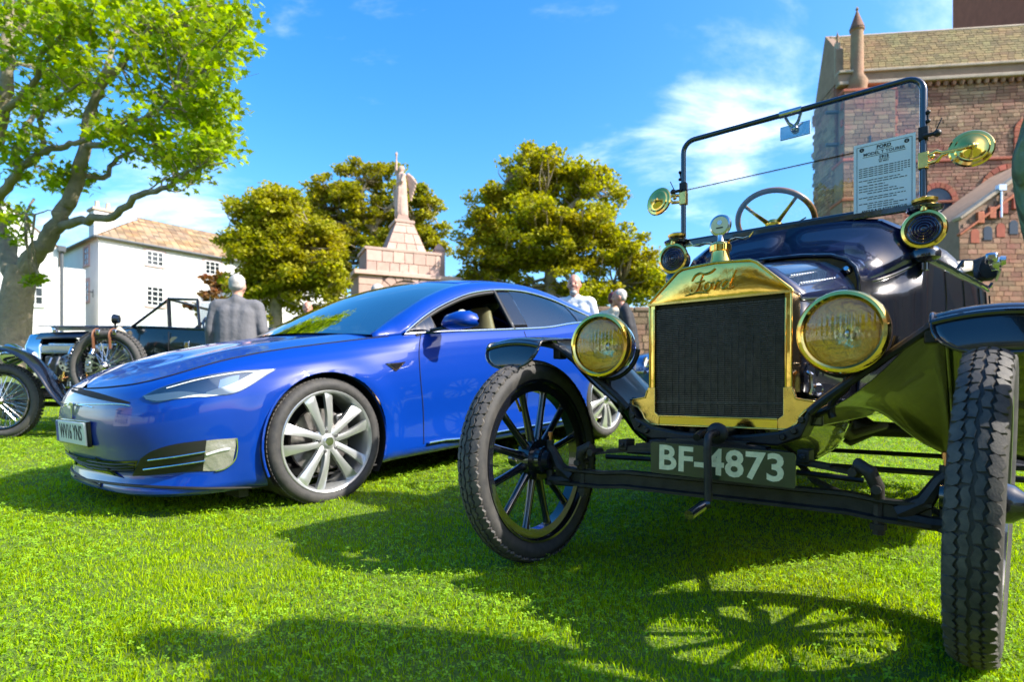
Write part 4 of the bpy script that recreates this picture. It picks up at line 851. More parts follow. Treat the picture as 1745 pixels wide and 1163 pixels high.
# projection of photograph pixels on the body surface
bv = BVHTree.FromPolygons([v.co.copy() for v in body_me.vertices], [tuple(p.vertices) for p in body_me.polygons])
bvh = BVHTree.FromPolygons([v.co.copy() for v in Sbon.data.vertices], [tuple(p.vertices) for p in Sbon.data.polygons])
CL = SI @ Vector((0, 0, CAMZ))
def hit(u, v, off=.003, hood=False):
    d = (SI.to_3x3() @ Vector(((u - CX) / FPX, 1, -(v - YH) / FPX))).normalized()
    p, nn, i_, d_ = (bvh if hood else bv).ray_cast(CL, d)
    if p is None:
        p, nn, i_, d_ = bv.find_nearest(CL + d * (-CL).dot(d))
    if nn.dot(d) > 0: nn = -nn
    return p + nn * off
def dens(P, n=6, closed=False):
    out = []
    Q = P + [P[0]] if closed else P
    for a, c in zip(Q[:-1], Q[1:]):
        for k in range(n): out.append((a[0] + (c[0] - a[0]) * k / n, a[1] + (c[1] - a[1]) * k / n))
    if not closed: out.append(P[-1])
    return out
def strip(top, bot, name, m, off=.003, nx=24, nz=5, par=S, mirror=True, solid=0):
    tp = cr_spline([(p[0], p[1], 0) for p in top], 8); bp = cr_spline([(p[0], p[1], 0) for p in bot], 8)
    def samp(P, t): k = t * (len(P) - 1); i = min(int(k), len(P) - 2); return P[i].lerp(P[i + 1], k - i)
    rows = []
    for t in np.linspace(0, 1, nx):
        a, c = samp(tp, t), samp(bp, t); rows.append([hit(*(a.lerp(c, s_))[:2], off) for s_ in np.linspace(0, 1, nz)])
    pr_ = par if isinstance(par, list) else [par, par]; o_ = [MB().grid(rows).build(name, m, pr_[0], ang=60, solid=solid)]
    if mirror: o_.append(MB().grid([[(p[0], -p[1], p[2]) for p in r] for r in rows]).build(name, m, pr_[1], ang=60, solid=solid))
    return o_
def line(P, name, m, r=.003, off=.0015, par=S, mirror=True, n=6, sm=True, hood=False):
    pts = [hit(u, v, off, hood) for u, v in (([tuple(q[:2]) for q in cr_spline([(p[0], p[1], 0) for p in P], n)]) if sm else dens(P, n))]
    pr_ = par if isinstance(par, list) else [par, par]; o_ = [MB().tube(pts, r, 6).build(name, m, pr_[0])]
    if mirror and max(abs(p[1]) for p in pts) > .3: o_.append(MB().tube([(p[0], -p[1], p[2]) for p in pts], r, 6).build(name, m, pr_[1]))
    return o_
# shut lines
q = MB()
for sg in (1, -1): q.tube([(p.x, p.y * sg, p.z + .001) for p in top_edge[2:hood_i[-1] + 1]], .0042, 6)
q.build('bonnet_gap', 'seam_black', S)
line([(717, 570), (714, 600), (716, 640), (721, 700), (722, 757)], 'front_door_gap', 'seam_black', .0028)
line([(893, 565), (900, 590), (900, 640), (897, 690), (893, 735)], 'rear_door_gap', 'seam_black', .0028)
strip([(122, 660), (160, 668), (195, 678), (222, 686)], [(122, 668), (160, 679), (195, 686), (222, 689)], 'nose_slot', 'seam_black', .0025, nz=3, mirror=False)  # dark strip painted on for the shaded gap under the bonnet lip
# headlights
hl = strip([(243, 676), (275, 661), (330, 645), (400, 633), (470, 629)], [(250, 682), (272, 686), (335, 673), (400, 671), (468, 632)], 'headlight', 'lamp_inner', .002)
strip([(243, 676), (275, 661), (330, 645), (400, 633), (470, 629)], [(250, 682), (272, 686), (335, 673), (400, 671), (468, 632)], 'headlight_cover', 'headlamp_cover', .006, par=hl)
strip([(246, 676), (272, 672), (310, 668), (345, 672), (352, 670)], [(250, 681), (272, 684), (310, 679), (335, 677), (350, 677)], 'running_light', 'lamp_white', .0045, nz=3, par=hl)
strip([(352, 669), (395, 655), (425, 640), (440, 633), (466, 630)], [(350, 677), (400, 670), (430, 655), (452, 640), (467, 632)], 'indicator_strip', 'lamp_white', .0045, nz=3, par=hl)
line([(285, 663), (340, 648), (400, 637), (440, 634)], 'upper_light_bar', 'lamp_white', .004, .004, par=hl)
strip([(375, 648), (392, 643), (408, 640)], [(372, 662), (392, 660), (405, 655)], 'projector', 'chrome', .004, nx=8, nz=3, par=hl)
# nose panel line, lower intakes, fog lamps
line([(110, 692), (125, 690), (200, 689), (222, 692)], 'nose_trim', 'chrome', .0028, .002)
strip([(112, 770), (140, 779), (190, 786), (236, 785)], [(124, 791), (148, 799), (190, 804), (229, 804)], 'lower_grille', 'gloss_black', .003, nz=5)
strip([(240, 782), (262, 768), (300, 757), (352, 750)], [(226, 812), (262, 810), (300, 806), (347, 803)], 'side_intake', 'trim_black', .003)
strip([(352, 751), (372, 749), (404, 747)], [(346, 803), (372, 802), (396, 792)], 'fog_lamp', 'fog_reflector', .004, nx=10)
line([(404, 747), (405, 765), (400, 785), (385, 798), (368, 803)], 'fog_lamp_trim', 'chrome', .004, .006)
line([(352, 775), (375, 768), (392, 765)], 'fog_lamp_bar', 'lamp_white', .006, .006)
line([(254, 784), (300, 778), (350, 770)], 'intake_blade', 'chrome', .004, .008); line([(246, 799), (300, 792), (350, 785)], 'intake_blade', 'chrome', .004, .008)
for k in range(3): line([(150, 785 + k * 6), (190, 791 + k * 5), (230, 790 + k * 5)], 'grille_slat', 'trim_black', .003, .005)
line([(97, 800), (118, 812), (200, 826), (300, 832), (380, 832), (465, 829)], 'chin_lip', 'trim_black', .007, .002)
strip([(656, 620), (675, 619), (691, 617)], [(668, 629), (674, 633), (680, 629)], 'wing_badge', 'chrome', .004, nx=8, nz=3)
strip([(664, 622), (675, 621), (685, 619)], [(671, 627), (675, 630), (679, 627)], 'badge_centre', 'gloss_black', .0055, nx=8, nz=3)
# nose emblem and number plate
em = MB(); em.prism([(-.045, .628), (0, .634), (.045, .628), (.040, .616), (.012, .622), (.006, .56), (0, .545), (-.006, .56), (-.012, .622), (-.040, .616)], fx, .925, .938); em.build('nose_emblem', 'chrome', S)
npl = MB(); npl.box((.945, 0, .475), (.014, .53, .118)); fp = npl.build('number_plate', 'plate_white', S, bevel=.004)
MB().box((.935, 0, .475), (.02, .55, .13)).build('plate_mount', 'gloss_black', fp)
MB().box((.9525, -.243, .475), (.002, .04, .112)).build('plate_band', 'plate_blue', fp)
put_text('WV16 YNS', .018, .475, .112, .9528, 'ink', fp, .0002, .76, ext=.0008, name='registration_lettering')
MB().box((-4.02, 0, .72), (.02, .52, .11)).build('rear_number_plate', 'plate_yellow', S, bevel=.004)
both([[tuple(Vector(body_pt(k, t)) + Vector((-.004, .004, 0))) for t in np.linspace(.66, .84, 4)] for k in range(m_ - 62, m_ - 22)], 'tail_light', 'red_lens')
# door mirrors
for sg in (1, -1):
    b = MB(); rows = []
    for (dx, y, z, w1, h1) in ((-.12, .985, 1.005, .03, .02), (-.11, 1.01, 1.01, .065, .042), (-.10, 1.06, 1.018, .085, .062), (-.10, 1.13, 1.022, .085, .067), (-.11, 1.20, 1.022, .078, .063), (-.13, 1.235, 1.018, .055, .046), (-.14, 1.25, 1.015, .014, .016)):
        rows.append([(-.80 + dx + math.cos(a) * w1 * (1.15 if math.cos(a) > 0 else .45), sg * y, z + math.sin(a) * h1 * (1 if math.sin(a) > 0 else .72)) for a in np.linspace(0, 2 * math.pi, 21)[:-1]])
    b.grid(rows, cv=True); dm = b.build('door_mirror', 'blue_paint', S, ang=60)
    b = MB(); b.tube([(-.80, sg * .94, .975), (-.86, sg * 1.0, .985), (-.90, sg * 1.08, .985), (-.93, sg * 1.19, 1.0)], [.028, .024, .022, .014], 8, flat=.5); b.build('mirror_foot', 'gloss_black', dm)
    MB().lathe([(0, 0), (.062, 0)], (-.93, sg * 1.11, 1.04), (-1, 0, 0), 20).build('mirror_glass', 'chrome', dm)
# wheels
def s_wheel():
    RT = .352; rim = .281
    b = MB(); b.lathe([(rim - .012, -.02), (rim, -.006), (rim + .004, .0), (rim, .004), (rim - .010, .0), (rim - .020, -.02), (rim - .03, -.10), (rim - .02, -.20), (rim, -.22)], n=64); root = b.build('wheel', 'alloy', None)
    b = MB(); b.lathe([(rim - .008, -.022), (rim + .004, -.002), (rim + .018, .008), (rim + .040, .010), (rim + .056, .0), (RT - .006, -.012), (RT, -.026), (RT, -.065), (RT - .006, -.07), (RT - .006, -.076), (RT, -.08), (RT, -.115), (RT - .006, -.12), (RT - .006, -.128), (RT, -.133), (RT, -.18), (RT - .006, -.21), (rim + .04, -.232), (rim, -.225)], n=80); ty = b.build('tyre', 'tyre_rubber', root)
    tb = MB()
    for k in range(90):
        a = 2 * math.pi * k / 90; tb.box((math.cos(a) * (RT - .0015), -.035, math.sin(a) * (RT - .0015)), (.006, .030, .017), Matrix.Rotation(-a, 3, 'Y'))
    tb.build('tread', 'tread_rubber', ty)
    for k in range(10):
        a0 = 2 * math.pi * k / 10; b = MB(); rows = []
        for r, wd, sw_, d, tk in ((.045, .034, 0, -.012, .03), (.09, .033, .02, -.004, .03), (.14, .037, .05, -.002, .028), (.19, .045, .075, -.004, .025), (.235, .055, .09, -.008, .022), (.268, .064, .095, -.012, .02), (.274, .066, .096, -.02, .02)):
            a = a0 + sw_ * (1 if k % 2 == 0 else -1) * .9; c, s_ = math.cos(a), math.sin(a); tw = .35 * r / .27
            rows.append([(c * r - s_ * y, d + y * tw * (1 if k % 2 == 0 else -1) - dz, s_ * r + c * y) for y, dz in ((-wd / 2, 0), (-wd * .2, -.004), (wd * .2, -.004), (wd / 2, 0), (wd / 2, tk), (-wd / 2, tk))])
        b.grid(rows, cv=True); b.add(rows[-1], [tuple(range(6))]); b.build('spoke', 'alloy', root, ang=45)
    b = MB(); b.lathe([(0, .002), (.020, .002), (.030, -.001), (.034, -.008), (.055, -.014), (.075, -.022), (.075, -.05)], n=30); b.build('hub', 'alloy', root)
    MB().lathe([(0, .004), (.024, .0035), (.026, .0)], n=24).build('centre_cap', 'steel', root)
    for k in range(5):
        a = 2 * math.pi * k / 5 + .31; MB().lathe([(0, .006), (.008, .006), (.011, .0), (.014, -.012)], (math.cos(a) * .058, -.008, math.sin(a) * .058), n=10).build('wheel_nut', 'alloy_dark', root)
    b = MB(); b.lathe([(.05, -.09), (.18, -.09), (.18, -.115), (.05, -.115)], n=40); b.build('brake_disc', 'brake_disc', root)
    b = MB(); b.box((-.15, -.10, .04), (.07, .06, .16)); b.build('brake_calliper', 'alloy_dark', root, bevel=.01)
    return root
sw0 = s_wheel(); sw0.parent = S; sw0.location = (0, .955, .352); sw0.rotation_euler = (0, R(9), R(0))
for (x, y, roll) in ((-2.96, .96, 40), (0, -.955, 12), (-2.96, -.96, 25)):
    w_ = copy_tree(sw0, S); w_.location = (x, y, .352); w_.rotation_mode = 'QUATERNION'; w_.rotation_quaternion = (Matrix.Rotation(math.pi if y < 0 else 0, 3, 'Z') @ Matrix.Rotation(R(roll), 3, 'Y')).to_quaternion()
for x in (0, -2.96):
    for sg in (1, -1):
        b = MB(); a_ = np.linspace(-.62, math.pi + .62, 28)
        b.grid([[(x + .385 * math.cos(a), sg * y, .352 + .385 * math.sin(a)) for y in (.962, .60)] for a in a_]); b.grid([[(x + r * math.cos(a), sg * .62, .352 + r * math.sin(a)) for r in (.385, .0)] for a in a_]); b.build('arch_liner', 'trim_black', S)
        MB().tube([(x + .386 * math.cos(a), sg * .962, .352 + .386 * math.sin(a)) for a in np.linspace(-.35, math.pi + .35, 30)], .006, 6).build('arch_lip', 'blue_paint', S)
q = MB(); q.box((-1.5, 0, .18), (4.0, 1.5, .04)); q.box((.30, 0, .20), (.9, 1.3, .05)); q.build('underfloor', 'trim_black', S)
MB().box((.42, .72, .135), (.05, .16, .05)).build('air_deflector', 'trim_black', S)
# ================================================================== buildings
from mathutils import noise as mnoise
mat('white_harling', (0.70, 0.69, 0.66), rough=0.9, var=0.08, vscale=0.5, bump=0.4, bscale=14, bdist=0.03)
mat('grey_harling', (0.62, 0.61, 0.60), rough=0.9, var=0.06, vscale=0.8, bump=0.4, bscale=14, bdist=0.03)
mat('stone_slate', (0.30, 0.175, 0.07), rough=0.85, island=0.42, col2=(0.20, 0.155, 0.11), vscale=0.9, pos=True, bump=0.5, bscale=8, bdist=0.03)
mat('pink_stone', (0.52, 0.36, 0.33), rough=0.85, var=0.1, vscale=6)
mat('white_wood', (0.80, 0.80, 0.78), rough=0.5)
mat('dark_pane', (0.02, 0.025, 0.03), rough=0.08, coat=0.3)
mat('lead_grey', (0.06, 0.07, 0.08), rough=0.5)
mat('memorial_stone', (0.50, 0.335, 0.27), rough=0.85, island=0.16, var=0.12, vscale=5, bump=0.35, bscale=20, bdist=0.02)
mat('memorial_joint', (0.30, 0.20, 0.16), rough=0.9)
mat('statue_stone', (0.46, 0.31, 0.25), rough=0.8, var=0.2, vscale=5, bump=0.3, bscale=30, bdist=0.02)
mat('red_sandstone', (0.28, 0.105, 0.07), rough=0.9, island=0.36, col2=(0.30, 0.215, 0.13), vscale=0.5, pos=True, bump=0.5, bscale=6, bdist=0.05)
mat('red_dressing', (0.40, 0.115, 0.065), rough=0.9, island=0.25, var=0.15, vscale=2, bump=0.3, bscale=10, bdist=0.03)
mat('shaded_red_core', (0.22, 0.10, 0.07), rough=0.95, var=0.25, vscale=0.8, bump=0.5, bscale=5, bdist=0.05)  # darker red: shade of the left end wall is put into this colour
mat('sandstone_core', (0.27, 0.175, 0.12), rough=0.95, var=0.2, vscale=1.0, bump=0.5, bscale=5, bdist=0.05)
mat('yellow_slate', (0.20, 0.12, 0.05), rough=0.9, island=0.30, col2=(0.15, 0.13, 0.05), vscale=0.5, pos=True, bump=0.3, bscale=10, bdist=0.03)
mat('pale_stone', (0.42, 0.33, 0.25), rough=0.9, var=0.25, vscale=1.2, bump=0.3, bscale=8, bdist=0.03)
mat('leaded_glass', (0.03, 0.035, 0.05), rough=0.2)
UNIT = MB().box((0, 0, 0), (1, 1, 1)).mesh('piece')
def pieces(parent, name, L, m, limit=300):
    """L: (centre, size, matrix3, weight) boxes; the largest weights as parts, the rest joined."""
    L = sorted(L, key=lambda q: -q[3]); me = UNIT.copy(); me.name = name; me.materials.append(MATS[m])
    for c, d, M3, _ in L[:limit]:
        o = bpy.data.objects.new(name, me); COL.objects.link(o); o.parent = parent
        o.matrix_local = Matrix.Translation(c) @ M3.to_4x4() @ Matrix.Diagonal((*d, 1))
    if L[limit:]:
        b = MB()
        for c, d, M3, _ in L[limit:]: b.box(c, d, M3)
        tag(b.build(name + '_field', m, parent), kind='stuff')
def window(parent, c, u, nrm, wd, ht, cols, rws, frame='white_wood', surround=None):
    """sash window: c centre of the opening on the wall face, u along the wall, nrm outward"""
    u = Vector(u).normalized(); nrm = Vector(nrm).normalized(); up = Vector((0, 0, 1)); M3 = Matrix((u, nrm, up)).transposed(); c = Vector(c)
    wo_ = MB().box(c + nrm * .005, (wd, .03, ht), M3).build('window', 'dark_pane', parent)
    for s_ in (-1, 1):
        MB().box(c + u * s_ * wd * .47 + nrm * .03, (wd * .07, .05, ht), M3).build('frame', frame, wo_); MB().box(c + up * s_ * ht * .47 + nrm * .03, (wd, .05, ht * .06), M3).build('frame', frame, wo_)
    for k in range(1, cols): MB().box(c + u * wd * (k / cols - .5) + nrm * .028, (wd * .032, .04, ht), M3).build('glazing_bar', frame, wo_)
    for k in range(1, rws): MB().box(c + up * ht * (k / rws - .5) + nrm * .029, (wd, .04, ht * .03), M3).build('glazing_bar', frame, wo_)
    if surround:
        for s_ in (-1, 1): MB().box(c + u * s_ * (wd * .5 + .07) + nrm * .01, (.14, .05, ht + .2), M3).build('surround', surround, wo_)
        MB().box(c + up * (ht * .5 + .06) + nrm * .011, (wd, .05, .12), M3).build('surround', surround, wo_)
    MB().box(c - up * (ht * .5 + .05) + nrm * .03, (wd + .1, .12, .08), M3).build('sill', surround or frame, wo_)
    return wo_
def house(root, Lx, Ly, h, roof_h, hip, wall='white_harling', slates=True):
    """box house in root's space: front along +x from the corner (0,0), depth +y, ground z = 0"""
    MB().box((Lx / 2, Ly / 2, h / 2 - .5), (Lx, Ly, h + 1)).build('wall', wall, root)
    e = .25; z0 = h; z1 = h + roof_h
    V = [(-e, -e, z0), (Lx + e, -e, z0), (Lx + e, Ly + e, z0), (-e, Ly + e, z0), (hip, Ly / 2, z1), (Lx - hip, Ly / 2, z1)]
    rf = MB().add(V, [(0, 1, 5, 4), (1, 2, 5), (2, 3, 4, 5), (3, 0, 4), (0, 3, 2, 1)]).build('roof', 'stone_slate', root, ang=10)
    for a, c in ((0, 1), (1, 2), (2, 3), (3, 0)): MB().tube([Vector(V[a]) + Vector((0, 0, .02)), Vector(V[c]) + Vector((0, 0, .02))], .075, 8).build('gutter', 'lead_grey', rf)
    MB().tube([V[4], V[5]], .09, 6).build('ridge', 'lead_grey', rf)
    if slates:                                            # slates on the front and end slopes
        L = []
        for (A_, B_, C_, D_, rows_, wd) in ((V[0], V[1], V[5], V[4], 15, .42), (V[3], V[0], V[4], V[4], 15, .42)):
            A_, B_, C_, D_ = map(Vector, (A_, B_, C_, D_)); nn = (B_ - A_).cross(D_ - A_).normalized(); nn = nn if nn.z > 0 else -nn
            for r_ in range(rows_):
                t0, t1 = r_ / rows_, (r_ + 1) / rows_; a = A_.lerp(D_, (t0 + t1) / 2); c = B_.lerp(C_, (t0 + t1) / 2); ln_ = (c - a).length; uu = (c - a).normalized(); vv = nn.cross(uu); hh = (D_ - A_).length / rows_
                n_s = max(1, int(ln_ / wd))
                for k in range(n_s):
                    s_ = (k + .5 + (.25 if r_ % 2 else -.25)) / n_s
                    if not 0.01 < s_ < .99: continue
                    tilt = Matrix.Rotation(.07, 3, uu); M3 = tilt @ Matrix((uu, vv, nn)).transposed(); L.append((a.lerp(c, s_) + nn * (.035 + random.uniform(0, .012)), (ln_ / n_s * .95, (abs((D_ - A_).dot(vv)) / rows_) * 1.16, .02), M3, -((a.lerp(c, s_)) - Vector((0, 0, 0))).length))
        pieces(rf, 'slate', L, 'stone_slate')
    return rf
# --- long white house
HA = R(52); HC = at(168, 405, 34.0)
hb = 2.0
H1 = empty('white_house', (HC.x, HC.y, hb), (0, 0, HA)); tag(H1, 'long two-storey white house with hipped yellow-brown slate roof and sash windows', 'house')
hh = HC.z - hb
house(H1, 17, 7.0, hh, 2.5, 3.4)
FN = (0, -1, 0)
for t, z0, z1 in ((2.98, 8.42, 9.30), (6.47, 8.42, 9.30), (2.98, 5.9, 7.15), (9.6, 8.42, 9.3), (9.6, 5.9, 7.15), (6.47, 5.9, 7.15)): window(H1, (t, 0, (z0 + z1) / 2 - hb), (1, 0, 0), FN, 1.0, z1 - z0, 3, 4 if z1 < 8 else 3, surround='pink_stone')
for z0, z1 in ((8.2, 9.3), (6.0, 7.3)): window(H1, (0, 2.0, (z0 + z1) / 2 - hb), (0, 1, 0), (-1, 0, 0), .85, z1 - z0, 2, 3, surround='pink_stone', frame='pink_stone')
MB().box((1.6, 4.6, hh + 1.2), (1.2, 1.0, 3.0)).build('chimney', 'grey_harling', H1); MB().box((1.6, 4.6, hh + 2.75), (1.4, 1.2, .16)).build('chimney_cap', 'pale_stone', H1)
for dx in (-.3, .3): MB().lathe([(.13, 0), (.15, .1), (.12, .5), (.14, .55), (.1, .55)], (1.6 + dx, 4.6, hh + 2.8), (0, 0, 1), 12).build('chimney_pot', 'canvas_cream', H1)
MB().tube([(10.9, -.1, hh), (10.9, -.1, 0)], .07, 8).build('downpipe', 'lead_grey', H1)
# lantern on the end wall
lz = at(148, 490, 35.5).z - hb
LT = empty('wall_lantern', H1.matrix_basis @ Vector((-.9, 1.2, lz)) if False else (Matrix.Translation(H1.location) @ Matrix.Rotation(HA, 4, 'Z')) @ Vector((-.75, .9, lz)), (0, 0, HA)); tag(LT, 'black hexagonal street lantern on an iron bracket beside the white house corner', 'lantern')
b = MB(); b.tube([(.75, 0, -.75), (.75, 0, -.30)], .035, 8); b.tube([(.75, 0, -.45), (0, 0, -.45), (0, 0, -.32)], .03, 8); b.build('bracket', 'lead_grey', LT)
b = MB(); b.lathe([(.10, -.32), (.24, .22)], (0, 0, 0), (0, 0, 1), 6); b.build('glass', 'clear_glass', LT, ang=10)
b = MB(); b.lathe([(.30, .22), (.26, .30), (.10, .48), (.05, .52), (.06, .60), (0, .68)], (0, 0, 0), (0, 0, 1), 6); b.lathe([(0, -.34), (.12, -.34), (.12, -.30)], (0, 0, 0), (0, 0, 1), 6)
for k in range(6):
    a = k * math.pi / 3; b.tube([(math.cos(a) * .10, math.sin(a) * .10, -.32), (math.cos(a) * .24, math.sin(a) * .24, .22)], .012, 6)
b.build('cap', 'lead_grey', LT, ang=10)
# --- gabled white cottage
C0 = at(100, 560, 29); H2 = empty('white_cottage', (C0.x, C0.y, 1.5), (0, 0, R(38))); tag(H2, 'white gabled cottage behind the broad sycamore trunk with a small-paned window', 'house')
ez = at(104, 425, 29).z - 1.5; az = at(-40, 300, 29).z - 1.5; W2 = 8.2
b = MB(); gp = [(0, -1), (0, ez), (-W2 / 2, az), (-W2, ez), (-W2, -1)]; b.prism([(p, q) for p, q in gp], lambda p, q, h: (p, h, q), 0, 7); b.build('wall', 'white_harling', H2)
for sg, (p, q) in ((1, (gp[1], gp[2])), (-1, (gp[3], gp[2]))):
    p, q = Vector((p[0], 0, p[1])), Vector((q[0], 0, q[1])); dd = (p - q).normalized(); nn = Vector((-dd.z, 0, dd.x)) * (-1 if dd.x < 0 and sg > 0 else 1); nn = nn if nn.z > 0 else -nn
    b = MB(); P4 = [q + nn * .05, p + dd * .1 + nn * .05]; b.grid([[P4[0] + Vector((0, y, 0)), P4[1] + Vector((0, y, 0))] for y in (.25, 7.1)]); b.build('roof', 'stone_slate', H2, solid=.10)
wz = at(67, 501, 29).z - 1.5; window(H2, (-1.05, 0, wz), (1, 0, 0), FN, .95, 1.3, 3, 3)
MB().tube([(.12, -.12, ez + .1), (.12, -.12, -.5)], .075, 8).build('downpipe', 'lead_grey', H2); MB().box((.12, -.14, ez), (.34, .3, .3)).build('hopper_head', 'lead_grey', H2, bevel=.03)
MB().box((.55, 3.0, ez / 2 - .7), (1.1, 3.9, ez)).build('shaded_side_wall', 'grey_harling', H2)  # grey colour stands for the cottage side wall in shade
# --- war memorial
ME = empty('war_memorial', (at(684, 470, 30).x, 30, 2.2), (0, 0, R(24))); tag(ME, 'pink sandstone war memorial gateway with stepped blocks and a round arch', 'memorial')
def mz(v): return at(0, v, 30).z - 2.2
def stone_face(P, rows_, cols_, depth=.05, par=ME, stagger=True, skip=None):
    p00, p10, p11, p01 = map(Vector, P); nn = (p10 - p00).cross(p01 - p00).normalized()
    for r_ in range(len(rows_) - 1):
        a0, a1 = rows_[r_], rows_[r_ + 1]; nc = cols_ if isinstance(cols_, int) else cols_[r_]
        cuts = [0] + sorted(min(.97, max(.03, (k + random.uniform(-.16, .16)) / nc + (.5 / nc if stagger and r_ % 2 else 0))) for k in range(1, nc if not (stagger and r_ % 2) else nc)) + [1]
        for k in range(len(cuts) - 1):
            c0, c1 = cuts[k], cuts[k + 1]; gp_ = .012
            def pt(s_, t_): return (p00.lerp(p10, s_)).lerp(p01.lerp(p11, s_), t_)
            wv = (p10 - p00).length; hv = (p01 - p00).length; sx_ = gp_ / wv; sz_ = gp_ / hv
            Q = [pt(c0 + sx_, a0 + sz_), pt(c1 - sx_, a0 + sz_), pt(c1 - sx_, a1 - sz_), pt(c0 + sx_, a1 - sz_)]; mid = sum(Q, Vector()) / 4
            if skip and skip(mid): continue
            d = depth + random.uniform(-.008, .012)
            b = MB(); b.add([q - nn * .02 for q in Q] + [q + nn * d for q in Q], [(0, 1, 2, 3), (4, 5, 6, 7), (0, 1, 5, 4), (1, 2, 6, 5), (2, 3, 7, 6), (3, 0, 4, 7)]); b.build('stone', 'memorial_stone', par, bevel=.012)
def frustum(x0, x1, d, za, x2, x3, d2, zb, name):
    V = [(x0, -d, za), (x1, -d, za), (x1, d, za), (x0, d, za), (x2, -d2, zb), (x3, -d2, zb), (x3, d2, zb), (x2, d2, zb)]
    MB().add(V, [(0, 1, 2, 3), (4, 5, 6, 7), (0, 1, 5, 4), (1, 2, 6, 5), (2, 3, 7, 6), (3, 0, 4, 7)]).build(name, 'memorial_joint', ME); return [Vector(v) for v in V]
z_b, z_m, z_p, z_t, z_s = 0, mz(478), mz(436), mz(385), mz(372)
V = frustum(-2.35, 2.55, 1.15, -1, -2.35, 2.55, 1.15, z_m, 'base_core')
AR = (.0, mz(520), 1.05)
inarch = lambda p: (p.x - AR[0]) ** 2 + max(0, p.z - AR[1]) ** 2 < (AR[2] + .42) ** 2 if p.z > AR[1] else abs(p.x - AR[0]) < AR[2] + .05
stone_face((V[0], V[1], V[5], V[4]), np.linspace(.35, 1, 7), 7, skip=inarch); stone_face((V[1], V[2], V[6], V[5]), np.linspace(.35, 1, 7), 3)
V = frustum(-1.95, 1.72, 1.0, z_m, -1.95, 1.72, 1.0, z_p, 'attic_core'); stone_face((V[0], V[1], V[5], V[4]), [0, .5, 1], 7, skip=inarch); stone_face((V[1], V[2], V[6], V[5]), [0, .5, 1], 2)
V = frustum(-1.0, 1.02, .95, z_p, -.40, .42, .62, z_t, 'pedestal_core'); stone_face((V[0], V[1], V[5], V[4]), [0, .27, .62, .88, 1], [4, 3, 2, 2]); stone_face((V[1], V[2], V[6], V[5]), [0, .3, .62, 1], [1, 1, 1])
for x0, x1, d, z in ((-2.55, 2.75, 1.3, z_m), (-2.05, 1.82, 1.08, z_p - .05)): pass
MB().box((.1, 0, z_m + .02), (5.35, 2.7, .22)).build('cornice', 'memorial_stone', ME, bevel=.03); MB().box((-.115, 0, z_p), (3.85, 2.16, .14)).build('cornice', 'memorial_stone', ME, bevel=.02); MB().box((.01, 0, z_t + .05), (1.02, 1.42, .16)).build('plinth', 'memorial_stone', ME, bevel=.03)
frustum(-.35, .37, .45, z_t + .12, -.22, .24, .3, z_s + .12, 'statue_plinth')
MB().box((2.15, .55, z_m + .95), (.55, .55, 1.7)).build('pinnacle', 'memorial_stone', ME, bevel=.05); MB().lathe([(.42, 0), (.16, .32), (0, .42)], (2.15, .55, z_m + 1.8), (0, 0, 1), 4).build('pinnacle_cap', 'memorial_stone', ME)
for k in range(9):
    a0, a1 = math.pi * k / 9 + .02, math.pi * (k + 1) / 9 - .02; b = MB(); b.prism([(AR[0] + math.cos(a) * r, AR[1] + math.sin(a) * r) for r, a in ((AR[2], a0), (AR[2] + .42, a0), (AR[2] + .42, (a0 + a1) / 2), (AR[2] + .42, a1), (AR[2], a1), (AR[2], (a0 + a1) / 2))], lambda p, q, h: (p, h, q), -1.25, -.9); b.build('voussoir', 'memorial_stone', ME, bevel=.012)
b = MB(); b.prism([(AR[0] + math.cos(a) * AR[2], AR[1] + math.sin(a) * AR[2]) for a in np.linspace(0, math.pi, 16)] + [(AR[0] - AR[2], -1), (AR[0] + AR[2], -1)], lambda p, q, h: (p, h, q), -1.16, -1.158); b.build('arch_recess', 'memorial_joint', ME)
# remesh helper: capsules -> one skin
def capsule(b, p, q, r0, r1, n=12):
    p, q = Vector(p), Vector(q); k = 7; P = [p.lerp(q, i / k) for i in range(k + 1)]; d = (q - p).normalized()
    P = [p - d * r0 * .7] + P + [q + d * r1 * .7]; rr = [r0 * .6] + [r0 + (r1 - r0) * i / k for i in range(k + 1)] + [r1 * .6]; b.tube(P, rr, n)
def fuse(b, name, m, parent, voxel=.012, smooth=4, fold=0.0, fscale=9.0):
    me = bpy.data.meshes.new(name); me.from_pydata(b.v, [], b.f); o = bpy.data.objects.new(name, me); COL.objects.link(o)
    d = o.modifiers.new('r', 'REMESH'); d.mode = 'VOXEL'; d.voxel_size = voxel; d = o.modifiers.new('s', 'SMOOTH'); d.iterations = smooth; d.factor = .5
    bpy.context.view_layer.update(); out = bpy.data.meshes.new_from_object(o.evaluated_get(bpy.context.evaluated_depsgraph_get())); bpy.data.objects.remove(o); bpy.data.meshes.remove(me)
    if fold:
        nr = [v.normal.copy() for v in out.vertices]
        for v, nn in zip(out.vertices, nr): c = v.co; v.co = c + nn * fold * (mnoise.noise(Vector((c.x * fscale, c.y * fscale, c.z * fscale * .35))) + .5 * mnoise.noise(Vector((c.x, c.y, c.z)) * fscale * 2.3))
    return link(name, out, m, parent, ang=180)
